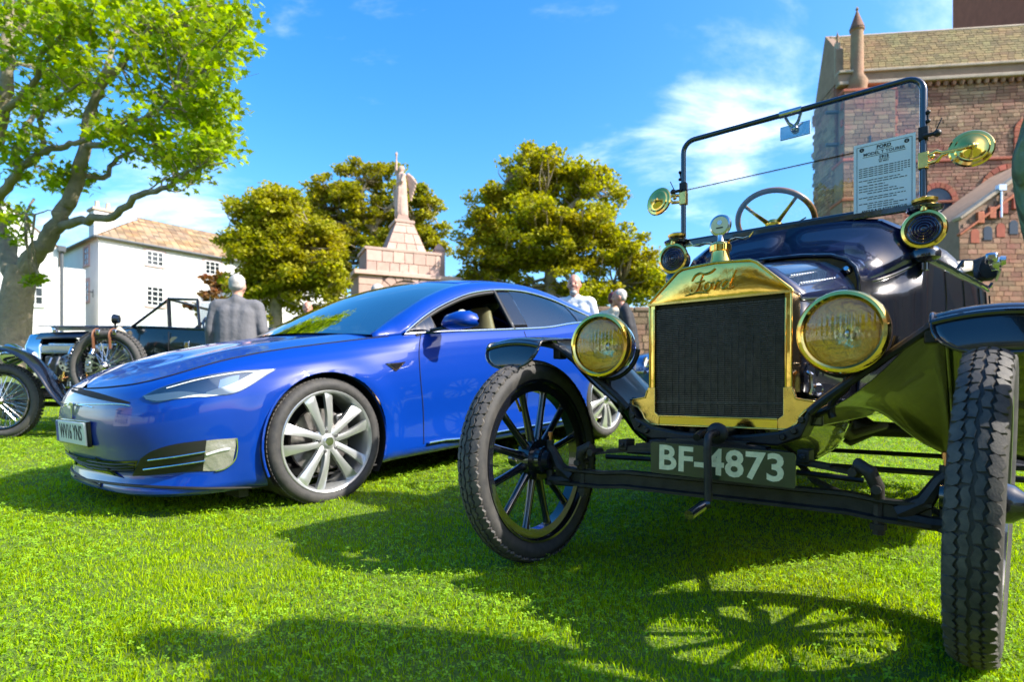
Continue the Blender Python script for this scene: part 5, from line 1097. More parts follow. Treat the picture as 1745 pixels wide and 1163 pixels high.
# statue: robed winged figure with a raised torch
SG = empty('memorial_statue', (ME.matrix_basis if False else Matrix.Translation(ME.location) @ Matrix.Rotation(R(24), 4, 'Z')) @ Vector((0, 0, z_s + .1)), (0, 0, R(-48))); tag(SG, 'stone winged figure raising a torch on top of the war memorial', 'statue')
hs_ = at(0, 262, 30).z - at(0, 372, 30).z; k = hs_ / 3.15
b = MB()
for p, q, r0, r1 in (((0, 0, 0), (0, 0, .9), .34, .30), ((0, 0, .9), (.02, 0, 1.55), .29, .26), ((0, 0, 1.55), (0, 0, 1.95), .26, .22), ((0, -.12, .1), (0, -.1, 1.2), .2, .16), ((0, 0, 1.95), (0, 0, 2.15), .10, .09), ((-.2, 0, 1.95), (.2, 0, 1.95), .13, .13), ((-.26, -.02, 1.95), (-.30, -.12, 2.3), .09, .075), ((-.30, -.12, 2.3), (-.24, -.14, 2.72), .075, .06), ((-.24, -.14, 2.65), (-.23, -.14, 3.0), .035, .05), ((.24, 0, 1.95), (.28, -.15, 1.6), .09, .08), ((.28, -.15, 1.6), (.02, -.26, 1.52), .075, .07), ((-.3, -.2, .5), (-.26, -.25, 1.5), .05, .05), ((.1, -.26, .1), (.12, -.2, 1.3), .08, .1)): capsule(b, Vector(p) * k, Vector(q) * k, r0 * k, r1 * k)
b.sphere(Vector((0, -.02, 2.28)) * k, (.13 * k, .145 * k, .17 * k)); b.sphere(Vector((0, .02, 2.32)) * k, (.15 * k, .15 * k, .15 * k)); b.sphere(Vector((-.23, -.14, 3.06)) * k, (.07 * k, .07 * k, .12 * k))
fuse(b, 'figure', 'statue_stone', SG, .035, 3)
for sx_ in (1, -1):
    b = MB()
    for t in range(6): capsule(b, Vector((sx_ * (.18 + .03 * t), .26 + .02 * t, 2.05 - .03 * t)) * k, Vector((sx_ * (.34 + .05 * t), .34 + .03 * t, .75 + .16 * t)) * k, .09 * k, .05 * k)
    fuse(b, 'wing', 'statue_stone', SG, .035, 2)
# --- cathedral
WA = Vector((24.3, 44.0)); WB = Vector((38.15, 42.4)); wu = (WB - WA).normalized(); CHB = 2.6
CH = empty('cathedral', (WA.x, WA.y, CHB), (0, 0, math.atan2(wu.y, wu.x))); tag(CH, 'red and yellow sandstone cathedral with slate roof, corner turret and round-arched windows', 'church')
def cz(v, y): return at(0, v, y).z - CHB
EZ = cz(150, 44.0); LX = 34
MB().box((LX / 2, 2.0, EZ / 2 - 1), (LX, 4, EZ + 2)).build('wall', 'shaded_red_core', CH)
L = []; zc_ = 4.0
while zc_ < EZ:
    hcs = random.uniform(.24, .36); y = random.uniform(0, .3)
    while y < 3.9: wd = random.uniform(.4, .9); L.append((Vector((-.01, y + wd / 2, zc_ + hcs / 2)), (.08, wd - .03, hcs - .03), Matrix.Identity(3), 1)); y += wd
    zc_ += hcs
pieces(CH, 'stone', L, 'red_sandstone', 80)
L = []; zc_ = 3.5; I3 = Matrix.Identity(3)
while zc_ < EZ - .3:
    hcs = random.uniform(.19, .30); x = -.0 + random.uniform(0, .3)
    while x < 17:
        wd = random.uniform(.3, 1.0); L.append((Vector((x + wd / 2, -.02, zc_ + hcs / 2)), (wd - .035, .09 + random.uniform(-.02, .03), hcs - .035), I3, hcs * wd * (1 if zc_ > 9 else .4) * (1 if x < 14.5 else .1))); x += wd
    zc_ += hcs
pieces(CH, 'stone', L, 'red_sandstone')
# clasping stair buttress at the corner, in receding stages
for x0, x1, d, za, zb in ((-.25, 3.9, 1.0, -2, cz(345, 43.2)), (-.05, 3.75, .75, cz(345, 43.2), cz(275, 43.2)), (.15, 3.7, .55, cz(275, 43.2), EZ - .6)):
    MB().box(((x0 + x1) / 2, .4 - d, (za + zb) / 2), (x1 - x0, 1.0 + d, zb - za)).build('buttress', 'sandstone_core', CH)
    L = []; zc_ = max(za, 4.0)
    while zc_ < zb - .2:
        hcs = random.uniform(.26, .38); hcs = min(hcs, zb - zc_); x = x0 + .02
        while x < x1 - .15:
            wd = min(random.uniform(.4, .95), x1 - .02 - x); L.append((Vector((x + wd / 2, .4 - d - (1 + d) / 2 - .01, zc_ + hcs / 2)), (wd - .03, .08 + random.uniform(-.015, .02), hcs - .03), I3, 1)); x += wd
        zc_ += hcs
    pieces(CH, 'stone', L, 'red_sandstone', 60)
    MB().box(((x0 + x1) / 2, .4 - d - .03, zb - .08), (x1 - x0 + .12, 1.12 + d, .22)).build('string_course', 'red_dressing', CH, bevel=.04)
for xq in (.12, 3.62):
    for kq in range(15): MB().box((xq + (.22 if xq < 1 else 0), -.70, EZ - 1.1 - kq * .62 if kq < 9 else EZ - 1.1), (.55 if kq % 2 else .36, .36, .5)).build('quoin', 'red_dressing', CH, bevel=.02)
MB().box((1.95, -.93, cz(245, 43.2)), (.14, .16, .85)).build('arrow_slit', 'leaded_glass', CH)
# parapet, corbel table, roof
MB().box((LX / 2, -.12, EZ + .45), (LX, .5, .9)).build('parapet', 'sandstone_core', CH); MB().box((LX / 2, -.22, EZ + .10), (LX, .6, .28)).build('cornice', 'pale_stone', CH, bevel=.06); MB().box((LX / 2, -.2, EZ + .95), (LX, .7, .2)).build('coping', 'pale_stone', CH, bevel=.05)
for kq in range(26): MB().lathe([(0, -.2), (.12, -.16), (.17, 0), (.17, .16)], (4.2 + kq * .55, -.2, EZ - .2), (0, 0, 1), 8).build('corbel', 'red_sandstone', CH)
RZ = cz(66, 46.0); RY = 2.0
V = [Vector(p) for p in ((.4, .1, EZ + .9), (LX, .1, EZ + .9), (LX, RY, RZ), (.4, RY, RZ), (.4, 2 * RY, EZ + .9), (LX, 2 * RY, EZ + .9))]
rf = MB().add(V, [(0, 1, 2, 3), (3, 2, 5, 4), (0, 3, 4)]).build('roof', 'yellow_slate', CH, ang=10)
dn = (V[3] - V[0]); nn = Vector((1, 0, 0)).cross(dn).normalized(); rows_ = 17; L = []; sl_ = dn.length / rows_; vv = dn.normalized()
for r_ in range(rows_):
    x = .5 + random.uniform(0, .4)
    while x < 16.5:
        wd = random.uniform(.42, .62); M3 = Matrix.Rotation(-.08, 3, 'X') @ Matrix((Vector((1, 0, 0)), vv, nn)).transposed(); L.append((V[0] + Vector((x + wd / 2 - .4, 0, 0)) + vv * sl_ * (r_ + .5) + nn * (.05 + random.uniform(0, .015)), (wd - .03, sl_ * 1.15, .04), M3, random.random() + (x < 14))); x += wd
pieces(rf, 'slate', L, 'yellow_slate')
MB().tube([V[3], V[2]], .14, 8).build('ridge', 'pale_stone', rf)
# west turret with cone cap and small finial
tx = 1.35; tzt = cz(60, 44); b = MB(); b.lathe([(.62, EZ - 1.2), (.66, EZ - .2), (.72, EZ + .2), (.44, EZ + .7), (.42, tzt), (.50, tzt + .05), (.50, tzt + .18), (.40, tzt + .25)], (tx, -.3, 0), (0, 0, 1), 16); b.build('turret', 'red_sandstone', CH); MB().lathe([(.52, tzt + .2), (.05, tzt + 1.55), (.12, tzt + 1.65), (0, tzt + 1.9)], (tx, -.3, 0), (0, 0, 1), 16).build('turret_cap', 'red_sandstone', CH)
MB().tube([(.3, .5, EZ + 1), (.3, .5, EZ + 3.6)], .22, 8).build('gable_pier', 'pale_stone', CH); MB().lathe([(.16, 0), (.06, .3), (.12, .5), (.03, .8), (0, 1.0)], (.3, .5, EZ + 3.6), (0, 0, 1), 8).build('finial', 'red_sandstone', CH)
MB().prism([(.2, EZ + .5), (.2, EZ + 3.0), (.2 + RY, RZ + .3), (.2 + 2 * RY, EZ + .8), (.2 + 2 * RY, EZ + .5)], lambda p, q, h: (h, p, q), .1, .6).build('gable', 'sandstone_core', CH)
for zq in (cz(195, 44), cz(250, 44)): MB().box((-.45, -.4, zq), (.9, .3, .22)).build('gargoyle', 'lead_grey', CH, bevel=.05)
# round-headed windows and arches in red dressings
def arch_window(x, zs, r, hgt, name='arched_window', glass=True, full=1.0, wd=.38):
    rt = empty(name, parent=CH)
    if glass:
        MB().prism([(x + math.cos(a) * r, zs + math.sin(a) * r) for a in np.linspace(0, math.pi, 14)] + [(x - r, zs - hgt), (x + r, zs - hgt)], lambda p, q, h: (p, h, q), -.10, -.07).build('pane', 'leaded_glass', rt)
        for s_ in (-1, 1):
            for kq in range(int(hgt / .45)): MB().box((x + s_ * (r + wd / 2), -.08, zs - .22 - kq * .45), (wd, .16, .42)).build('jamb_stone', 'red_dressing', rt, bevel=.015)
    nv = 11
    for kq in range(nv):
        a0, a1 = math.pi * kq / nv + .015, math.pi * (kq + 1) / nv - .015; MB().prism([(x + math.cos(a) * q, zs + math.sin(a) * q) for q, a in ((r, a0), (r + wd, a0), (r + wd, a1), (r, a1))], lambda p, q, h: (p, h, q), -.17, -.02).build('voussoir', 'red_dressing', rt)
arch_window(13.15, cz(225, 42.6), .62, 1.9); arch_window(7.0, cz(345, 43.3), 1.0, 3.0); arch_window(11.9, cz(330, 42.8), 1.7, 3.0, 'blind_arch', False); arch_window(16.5, cz(225, 42.2), .62, 1.9)
for v in (275, 345): MB().box((9.5, -.1, cz(v, 43.2)), (12, .16, .2)).build('string_course', 'red_dressing', CH, bevel=.04)
MB().tube([(6.5, -.12, cz(400, 43.3)), (6.5, -.12, cz(345, 43.3))], .05, 6).build('downpipe', 'lead_grey', CH)
# crossing tower behind
MB().box((21.2, 8, 16), (11.0, 10, 38)).build('tower', 'red_dressing', CH)
for kq in range(4): MB().tube([(16.2 + .35 * kq, 2.9, RZ + .5), (16.2 + .35 * kq, 2.9, RZ + 8)], .12, 8).build('tower_shaft', 'red_dressing', CH)
MB().prism([(0, 0), (6, 5.2), (6, 5.6), (-.3, .3)], lambda p, q, h: (16.9 + p * .8, h, RZ - .8 + q), 2.4, 3.0).build('raking_weathering', 'lead_grey', CH)
# nearer aisle / porch with sloping top
AY = 36.0
def apx(u, v): p = at(u, v, AY); return (p.x, p.z)
P0, P1, P2 = apx(1634, 372), apx(1800, 252), apx(1800, 600)
AI = empty('porch', (0, 0, 0), parent=None); tag(AI, 'red sandstone cathedral porch with sloping coped parapet and blind arcade', 'building')
poly = [P0, P1, (P1[0] + 4, P1[1]), (P1[0] + 4, 1.5), (P0[0], 1.5)]
MB().prism(poly, lambda p, q, h: (p, h, q), AY, AY + 5).build('wall', 'sandstone_core', AI)
L = []; zc_ = 3.0; sl = (P1[1] - P0[1]) / (P1[0] - P0[0])
while zc_ < P1[1] - .3:
    hcs = random.uniform(.24, .34); x = P0[0] + max(0, (zc_ + hcs + .5 - P0[1]) / sl)
    while x < P1[0] + .5:
        wd = random.uniform(.4, .9); L.append((Vector((x + wd / 2, AY - .01, zc_ + hcs / 2)), (wd - .03, .08 + random.uniform(-.015, .02), hcs - .03), I3, 1 + zc_)); x += wd
    zc_ += hcs
pieces(AI, 'stone', L, 'red_sandstone', 120)
dvec = Vector((P1[0] - P0[0], 0, P1[1] - P0[1])); ang_ = -math.atan2(dvec.z, dvec.x)
MB().box(Vector((P0[0], AY + .1, P0[1])) + dvec / 2, (dvec.length + .2, .7, .22), Matrix.Rotation(ang_, 3, 'Y')).build('coping', 'pale_stone', AI, bevel=.04); MB().box(Vector((P0[0], AY - .06, P0[1] - 1.0)) + dvec / 2, (dvec.length + .2, .3, .16), Matrix.Rotation(ang_, 3, 'Y')).build('string_course', 'red_dressing', AI, bevel=.04)
q0, q1 = apx(1702, 322), apx(1702, 372); b = MB(); b.tube([(q0[0], AY - .14, q0[1]), (q1[0], AY - .14, q1[1])], .09, 8); b.box((q0[0], AY - .16, q0[1]), (.45, .3, .35)); b.build('rainwater_pipe', 'steel', AI)
for kq in range(5):
    xq, zq = apx(1660 + kq * 22, 398 - kq * 5); MB().prism([(xq + math.cos(a) * .26, zq + math.sin(a) * .26) for a in np.linspace(0, math.pi, 9)] + [(xq - .26, zq - .6), (xq + .26, zq - .6)], lambda p, q, h: (p, h, q), AY - .08, AY - .05).build('blind_arch', 'leaded_glass' if kq % 2 else 'red_dressing', AI)
    xq, zq = apx(1668 + kq * 20, 372 - kq * 8); MB().box((xq, AY - .1, zq), (.4, .2, .7)).build('corbel', 'red_dressing', AI, bevel=.03)
# --- boundary wall behind the lawn
GW = empty('boundary_wall', (0, 0, 0)); tag(GW, 'low brown stone boundary wall under the trees behind the lawn', 'wall')
wy = 24.0; zt_ = at(0, 530, wy).z; MB().box((6, wy + .3, zt_ / 2), (26, .6, zt_)).build('core', 'sandstone_core', GW); L = []
zc_ = 1.0
while zc_ < zt_ - .2:
    hcs = random.uniform(.18, .3); x = -6.5 + random.uniform(0, .3)
    while x < 18:
        wd = random.uniform(.3, .7); L.append((Vector((x + wd / 2, wy - .0, zc_ + hcs / 2)), (wd - .03, .1 + random.uniform(-.02, .03), hcs - .03), I3, zc_ + 3 * (2.5 < x < 6.5))); x += wd
    zc_ += hcs
pieces(GW, 'stone', L, 'red_sandstone', 200)
for kq in range(34): MB().box((-6.5 + kq * .74, wy + .3, zt_ + .06), (.71, .75, .16 + .05 * random.random())).build('coping_stone', 'sandstone_core', GW, bevel=.04)

# --- unseen hall added right of the lawn, to be reflected in the tourer's side
WR = empty('added_hall', (27.0, -24.0, 0.5)); tag(WR, 'long red sandstone hall with tall round-headed windows, added out of view for reflections', 'building')
MB().box((5, 24, 5), (10, 48, 12)).build('wall', 'red_sandstone', WR); MB().add([(-.4, 0, 11), (5, 0, 16), (10.4, 0, 11), (-.4, 48, 11), (5, 48, 16), (10.4, 48, 11)], [(0, 1, 4, 3), (1, 2, 5, 4), (0, 2, 1), (3, 4, 5)]).build('roof', 'yellow_slate', WR, ang=10)
for kq in range(9):
    MB().prism([(3 + kq * 5.2 + math.cos(a) * .9, 7.2 + math.sin(a) * .9) for a in np.linspace(0, math.pi, 10)] + [(2.1 + kq * 5.2, 3.2), (3.9 + kq * 5.2, 3.2)], lambda p, q, h: (h, p, q), -.12, .05).build('window', 'leaded_glass', WR); MB().box((-.35, .4 + kq * 5.2, 5), (.9, .8, 11)).build('buttress', 'red_dressing', WR, bevel=.05)
    MB().tube([(-.1, 3 + kq * 5.2 + math.cos(a) * 1.1, 7.2 + math.sin(a) * 1.1) for a in np.linspace(0, math.pi, 12)], .2, 6).build('window_arch', 'red_dressing', WR)
# ================================================================== trees
mat('bark', (0.36, 0.29, 0.19), rough=0.95, col2=(0.20, 0.165, 0.115), vscale=5, bump=0.9, bscale=16, bdist=0.04)
mat('bark_lichen', (0.30, 0.26, 0.17), rough=0.95, col2=(0.13, 0.115, 0.085), vscale=3.5, bump=0.8, bscale=20, bdist=0.03)
mat('leaf_green', (0.25, 0.34, 0.014), rough=0.5, island=0.42, sub=0.5, spec=0.35)
mat('leaf_olive', (0.29, 0.32, 0.018), rough=0.6, island=0.36, sub=0.45, spec=0.25, col2=(0.34, 0.29, 0.022), vscale=0.5)
mat('leaf_dark', (0.26, 0.29, 0.018), rough=0.6, island=0.36, sub=0.40, spec=0.25, col2=(0.32, 0.27, 0.02), vscale=0.4)
mat('leaf_rust', (0.13, 0.13, 0.03), rough=0.6, island=0.4, sub=0.3, col2=(0.30, 0.10, 0.03), vscale=1.2)
MAPLE = []
for k, (a, r) in enumerate(((-90, .12), (-50, .55), (-30, .36), (5, .85), (30, .45), (55, .70), (72, .5), (90, 1.0), (108, .5), (125, .70), (150, .45), (175, .85), (210, .36), (230, .55))): MAPLE.append((math.cos(R(a)) * r, math.sin(R(a)) * r))
def leaf_cloud(name, C, SZ, m, parent, shape=None, up=.5, droop=.3):
    """C (n,3) centres, SZ (n,) sizes -> one mesh of separate leaves"""
    n = len(C); sh = np.array(shape if shape is not None else [(-.5, -.35), (.5, -.45), (.62, .3), (0, .75), (-.55, .35)]); k = len(sh)
    nr = rng.normal(0, 1, (n, 3)); nr[:, 2] = np.abs(nr[:, 2]) + up; nr /= np.linalg.norm(nr, axis=1)[:, None]
    t = rng.normal(0, 1, (n, 3)); t[:, 2] -= droop; t -= nr * (t * nr).sum(1)[:, None]; t /= np.linalg.norm(t, axis=1)[:, None]; s_ = np.cross(nr, t)
    cen = C[:, None, :] ; bend = (sh ** 2).sum(1) * -.18
    V = cen + SZ[:, None, None] * (s_[:, None, :] * sh[None, :, 0:1] + t[:, None, :] * sh[None, :, 1:2] + nr[:, None, :] * bend[None, :, None])
    V = V.reshape(-1, 3); loops = np.arange(n * k)
    return_o = raw_mesh(name, V, loops, k, m); return_o.parent = parent; return return_o
def blob_pts(B, n):
    """random points biased to the shell of ellipsoids B: (c, r)"""
    B = [(np.array(c), np.array(r)) for c, r in B]; vol = np.array([r[0] * r[1] + r[0] * r[2] for c, r in B]); idx = rng.choice(len(B), n, p=vol / vol.sum())
    d = rng.normal(0, 1, (n, 3)); d /= np.linalg.norm(d, axis=1)[:, None]; rad = rng.uniform(0, 1, n) ** .5 * (1 + .25 * rng.random(n) ** 4)
    c = np.array([b[0] for b in B])[idx]; r = np.array([b[1] for b in B])[idx]; return c + d * r * rad[:, None]
def tree(name, label, base, trunk_r, limbs, env, n_sub, n_leaf, size, lm, bm='bark', sub_r=(.5, 1.0), group=None, flat=.55):
    """env: list of big ellipsoids (centre, radii); sub-clumps spread on them carry the leaves"""
    base = Vector(base); root = empty(name, base); tag(root, label, 'tree', group)
    E_ = [(np.array(c, float) - np.array(base), np.array(r, float)) for c, r in env]
    area = np.array([r[0] * r[2] for c, r in E_]); subs = []
    for k in range(n_sub):
        i = rng.choice(len(E_), p=area / area.sum()); d = rng.normal(0, 1, 3); d /= np.linalg.norm(d); d[2] = abs(d[2]) if rng.random() < .55 else d[2]
        c = E_[i][0] + d * E_[i][1] * rng.uniform(.2, 1.2); s_ = rng.uniform(*sub_r); subs.append((c, np.array((s_ * rng.uniform(.9, 1.4), s_ * rng.uniform(.9, 1.3), s_ * flat))))
    b = MB(); P = [Vector((0, 0, -.3))] + [Vector(p) - base for p in limbs[0]]; b.tube(cr_spline(P, 4), [trunk_r * (1.25 if i < 2 else 1) * (1 - .75 * i / (4 * (len(P) - 1))) for i in range(4 * (len(P) - 1) + 1)], 10); tr = b.build('trunk', bm, root)
    nodes = [p for p in cr_spline(P, 4)[4:]]
    for L_ in limbs[1:]:
        Q = cr_spline([Vector(p) - base for p in L_], 4); b = MB(); m = len(Q); b.tube(Q, [trunk_r * .55 * (1 - .75 * i / (m - 1)) for i in range(m)], 8); b.build('limb', bm, root); nodes += Q
    br = MB()
    for c, r in subs:
        c = Vector(c); nd = min(nodes, key=lambda q: (q - c).length + max(0, q.z - c.z) * 1.5); mid = nd.lerp(c, .5) + Vector((random.uniform(-.3, .3), random.uniform(-.3, .3), -.12 * (c - nd).length)); Q = cr_spline([nd, mid, c], 4); rr = min(trunk_r * .22, .02 + .016 * (c - nd).length); br.tube(Q, [rr * (1 - .8 * i / (len(Q) - 1)) for i in range(len(Q))], 6, caps=False)
        for _ in range(3):
            e = c + Vector(rng.normal(0, .5, 3) * r); br.tube([mid.lerp(c, .6), e], [rr * .35, rr * .1], 4, caps=False)
    tag(br.build('branches', bm, tr), kind='stuff')
    pts = blob_pts(subs, n_leaf); tag(leaf_cloud('crown', pts, rng.uniform(size * .6, size * 1.3, n_leaf), lm, root), kind='stuff')
    return root
# background trees (pixel envelopes at a chosen depth)
def env(L, y0): return [((at(u, v, y0 + dy)), (ru / FPX * y0, ru / FPX * y0 * .9, rv / FPX * y0)) for u, v, ru, rv, dy in L]
def tz(u, v, y): return tuple(at(u, v, y))
def gb(u, y): p = at(u, 600, y); return (p.x, p.y, gz(p.x, p.y))
Y1 = 24.5
tree('sycamore_tree', 'dense olive tree standing between the white house and the war memorial', gb(470, Y1), .32, [[tz(470, 500, Y1), tz(472, 440, Y1), tz(465, 380, Y1)], [tz(470, 480, Y1), tz(430, 430, Y1), tz(415, 390, Y1)], [tz(472, 470, Y1), tz(520, 420, Y1), tz(530, 390, Y1)]],
     env([(462, 372, 58, 44, 0), (450, 440, 62, 60, -.3), (510, 430, 62, 62, .4), (535, 480, 55, 50, 0), (450, 500, 50, 50, 0), (480, 350, 40, 22, .2)], Y1), 520, 60000, .10, 'leaf_olive', sub_r=(.22, .5), flat=.75)
Y2 = 37.0
tree('sycamore_tree', 'tall spreading flat-topped tree rising behind the war memorial', gb(650, Y2), .45, [[tz(650, 520, Y2), tz(645, 440, Y2), tz(640, 380, Y2)], [tz(648, 440, Y2), tz(590, 380, Y2), tz(560, 330, Y2)], [tz(645, 430, Y2), tz(690, 380, Y2), tz(735, 365, Y2)], [tz(640, 400, Y2), tz(610, 350, Y2), tz(625, 310, Y2)], [tz(640, 380, Y2), tz(680, 340, Y2), tz(700, 320, Y2)]],
     env([(560, 330, 45, 26, 0), (630, 306, 62, 22, .5), (600, 350, 60, 25, 0), (590, 410, 55, 40, 0), (640, 440, 70, 45, 0), (725, 350, 40, 16, .5), (730, 410, 38, 28, .4), (560, 470, 60, 50, 0), (790, 500, 30, 30, 1), (650, 375, 80, 30, .3), (690, 430, 50, 40, .3), (540, 380, 45, 40, .2), (700, 330, 40, 14, .2)], Y2), 560, 56000, .13, 'leaf_dark', sub_r=(.28, .62), flat=.6)
Y3 = 31.0
tree('sycamore_tree', 'broad round-crowned tree standing alone right of the war memorial', gb(938, Y3), .42, [[tz(938, 500, Y3), tz(936, 455, Y3), tz(930, 400, Y3), tz(925, 340, Y3)], [tz(937, 470, Y3), tz(985, 420, Y3), tz(1040, 400, Y3)], [tz(935, 460, Y3), tz(870, 430, Y3), tz(830, 390, Y3)], [tz(930, 400, Y3), tz(975, 350, Y3), tz(1010, 320, Y3)], [tz(930, 410, Y3), tz(890, 350, Y3), tz(860, 310, Y3)], [tz(938, 490, Y3), tz(1000, 485, Y3), tz(1060, 480, Y3)]],
     env([(925, 292, 68, 36, 0), (870, 345, 62, 40, 0), (990, 330, 65, 45, .5), (1010, 400, 60, 40, 0), (840, 400, 48, 40, 0), (930, 390, 85, 45, -1.2), (860, 455, 65, 50, 0), (950, 450, 80, 40, -.5), (1060, 440, 60, 45, 0), (1100, 490, 50, 40, .3), (820, 490, 40, 40, 0), (1000, 510, 90, 22, .5)], Y3), 760, 85000, .118, 'leaf_olive', sub_r=(.26, .60), flat=.75)
Y4 = 33.0
tree('shrub', 'rusty red-green shrub growing against the white house wall', gb(372, Y4), .06, [[tz(372, 540, Y4), tz(370, 500, Y4), tz(368, 480, Y4)]], env([(366, 490, 22, 26, 0), (358, 530, 25, 30, 0), (385, 520, 20, 35, 0)], Y4), 40, 2600, .16, 'leaf_rust', sub_r=(.2, .45))
# --- big sycamore on the left
YT = 10.6
BT = empty('sycamore_tree', gb(28, YT)); tag(BT, 'large sycamore with forked lichened trunk and bright green leaves overhanging the vintage car', 'tree'); bb = BT.location.copy()
def q3(u, v, dy=0.0): return at(u, v, YT + dy) - bb
limbs = [([(22, 640, 0), (24, 560, 0), (30, 500, 0), (40, 455, 0)], .44, .36), ([(40, 470, 0), (62, 430, -.1), (92, 392, -.2), (112, 350, -.3), (132, 305, -.4), (146, 250, -.5), (152, 200, -.5), (175, 150, -.6), (215, 100, -.7), (260, 40, -.8)], .26, .05),
         ([(95, 388, -.2), (140, 378, -.5), (190, 368, -.9), (238, 335, -1.2), (285, 318, -1.4), (310, 300, -1.6), (345, 285, -1.8)], .13, .025), ([(30, 480, 0), (10, 430, .2), (-10, 370, .3), (-20, 280, .2), (5, 200, 0), (12, 120, -.2), (10, 40, -.3), (20, -60, -.3)], .27, .10),
         ([(-12, 350, .2), (25, 300, -.4), (60, 265, -.8), (110, 250, -1.0), (160, 235, -1.2), (220, 205, -1.5)], .13, .03), ([(148, 250, -.5), (190, 240, -.8), (215, 215, -1.0), (255, 195, -1.2), (300, 160, -1.4)], .09, .025), ([(10, 190, 0), (50, 150, -.6), (75, 90, -1.0), (130, 40, -1.2)], .10, .03),
         ([(135, 298, -.4), (175, 300, -.2), (200, 270, .2), (250, 250, .6), (310, 230, 1.0), (360, 240, 1.2)], .08, .02), ([(75, 250, -.9), (70, 205, -1.0), (95, 170, -1.1), (140, 140, -1.3)], .07, .02), ([(60, 340, -.5), (45, 365, -.8), (100, 360, -1.0)], .03, .012), ([(12, 80, -.2), (70, 20, .4), (150, -40, .8), (230, -90, 1.0)], .10, .03),
         ([(-10, 300, .3), (-90, 240, .5), (-160, 160, .8)], .14, .04), ([(0, 220, .2), (-40, 120, 1.2), (-60, 20, 2.0)], .12, .03), ([(150, 200, -.5), (200, 60, .4), (250, -60, .9)], .1, .03), ([(20, 280, .3), (60, 180, 1.6), (110, 80, 2.4)], .1, .03)]
nodes = []
for i, (L_, r0, r1) in enumerate(limbs):
    Q = cr_spline([q3(*p) for p in L_], 5); Q = [p + Vector(rng.normal(0, .018 if i else 0, 3)) for p in Q]; m = len(Q); b = MB(); b.tube(Q, [(r0 + (r1 - r0) * k / (m - 1)) * .64 * (1 + .5 * max(0, 1 - k / 4) * (i == 0)) for k in range(m)], 12); b.build('trunk' if i == 0 else 'limb', 'bark' if i == 0 else 'bark_lichen', BT)
    if i: nodes += Q[len(Q) // 3:]
CL_ = []
def clumps(region, n, r, dy):
    for _ in range(n):
        u0, v0, ru, rv = region[rng.integers(len(region))]; a = rng.uniform(0, 6.28); q = math.sqrt(rng.random()); c = q3(u0 + ru * q * math.cos(a), v0 + rv * q * math.sin(a), rng.uniform(*dy)); s_ = rng.uniform(*r); CL_.append((np.array(c), np.array((s_ * 1.25, s_ * 1.25, s_ * .62))))
clumps([(230, 105, 130, 70), (290, 130, 90, 60), (340, 60, 70, 55), (380, 35, 48, 38), (150, 60, 150, 60), (320, 180, 60, 32), (240, 20, 150, 30), (60, 40, 70, 50)], 105, (.22, .46), (-2.0, .6))
clumps([(330, 262, 60, 34), (300, 285, 45, 30), (260, 250, 60, 30), (355, 235, 32, 24), (230, 225, 50, 30)], 44, (.18, .36), (-2.0, .8))
clumps([(40, 130, 60, 60), (30, 230, 50, 45), (110, 150, 60, 40), (20, 390, 24, 30), (90, 300, 60, 25), (30, 60, 50, 60), (-60, 150, 80, 120), (-30, 30, 90, 60)], 50, (.2, .4), (-1.6, 2.0))
clumps([(150, -60, 190, 70), (-80, 100, 120, 160), (60, 60, 160, 120)], 60, (.25, .5), (.5, 3.2)); clumps([(70, 470, 16, 6), (15, 410, 14, 30), (60, 480, 14, 5), (320, 300, 20, 16)], 10, (.10, .18), (-.8, -.2))
br = MB()
for c, r in CL_:
    c = Vector(c); nd = min(nodes, key=lambda q: (q - c).length); mid = nd.lerp(c, .5) + Vector(rng.normal(0, .10, 3)); Q = cr_spline([nd, mid, c], 4); rr = .008 + .010 * (c - nd).length; br.tube(Q, [rr * (1 - .75 * k / (len(Q) - 1)) for k in range(len(Q))], 6, caps=False)
    for _ in range(4): e = c + Vector(rng.normal(0, .55, 3) * r); br.tube([mid.lerp(c, .7), e], [rr * .35, .002], 4, caps=False)
tag(br.build('twigs', 'bark_lichen', BT), kind='stuff')
pts = blob_pts(CL_, 14500); tag(leaf_cloud('crown', pts, rng.uniform(.055, .115, len(pts)), 'leaf_green', BT, shape=MAPLE, up=.6, droop=.8), kind='stuff')
# ================================================================== people
mat('skin', (0.55, 0.30, 0.21), rough=0.5, var=0.08, vscale=30); mat('skin_red', (0.52, 0.24, 0.17), rough=0.5, var=0.12, vscale=20)
mat('hair_white', (0.46, 0.43, 0.39), rough=0.7, bump=0.6, bscale=200, bdist=0.006, var=0.15, vscale=60); mat('hair_red', (0.11, 0.012, 0.02), rough=0.6, bump=0.5, bscale=180, bdist=0.006); mat('hair_grey', (0.40, 0.38, 0.36), rough=0.7, bump=0.6, bscale=200, bdist=0.006)
mat('jacket_grey', (0.125, 0.125, 0.135), rough=0.85, var=0.08, vscale=12, bump=0.25, bscale=35, bdist=0.02); mat('shirt_white', (0.75, 0.75, 0.76), rough=0.8, bump=0.2, bscale=30, bdist=0.02); mat('suit_dark', (0.022, 0.022, 0.028), rough=0.8, bump=0.2, bscale=30, bdist=0.02)
mat('cream_knit', (0.66, 0.58, 0.44), rough=0.9, bump=0.4, bscale=120, bdist=0.006); mat('trousers', (0.06, 0.06, 0.075), rough=0.85, bump=0.2, bscale=30, bdist=0.02); mat('shoe', (0.02, 0.015, 0.012), rough=0.4); mat('eye_dark', (0.03, 0.025, 0.02), rough=0.2)
m = mat('green_knit', (0.15, 0.205, 0.12), rough=0.95, var=0.15, vscale=40)
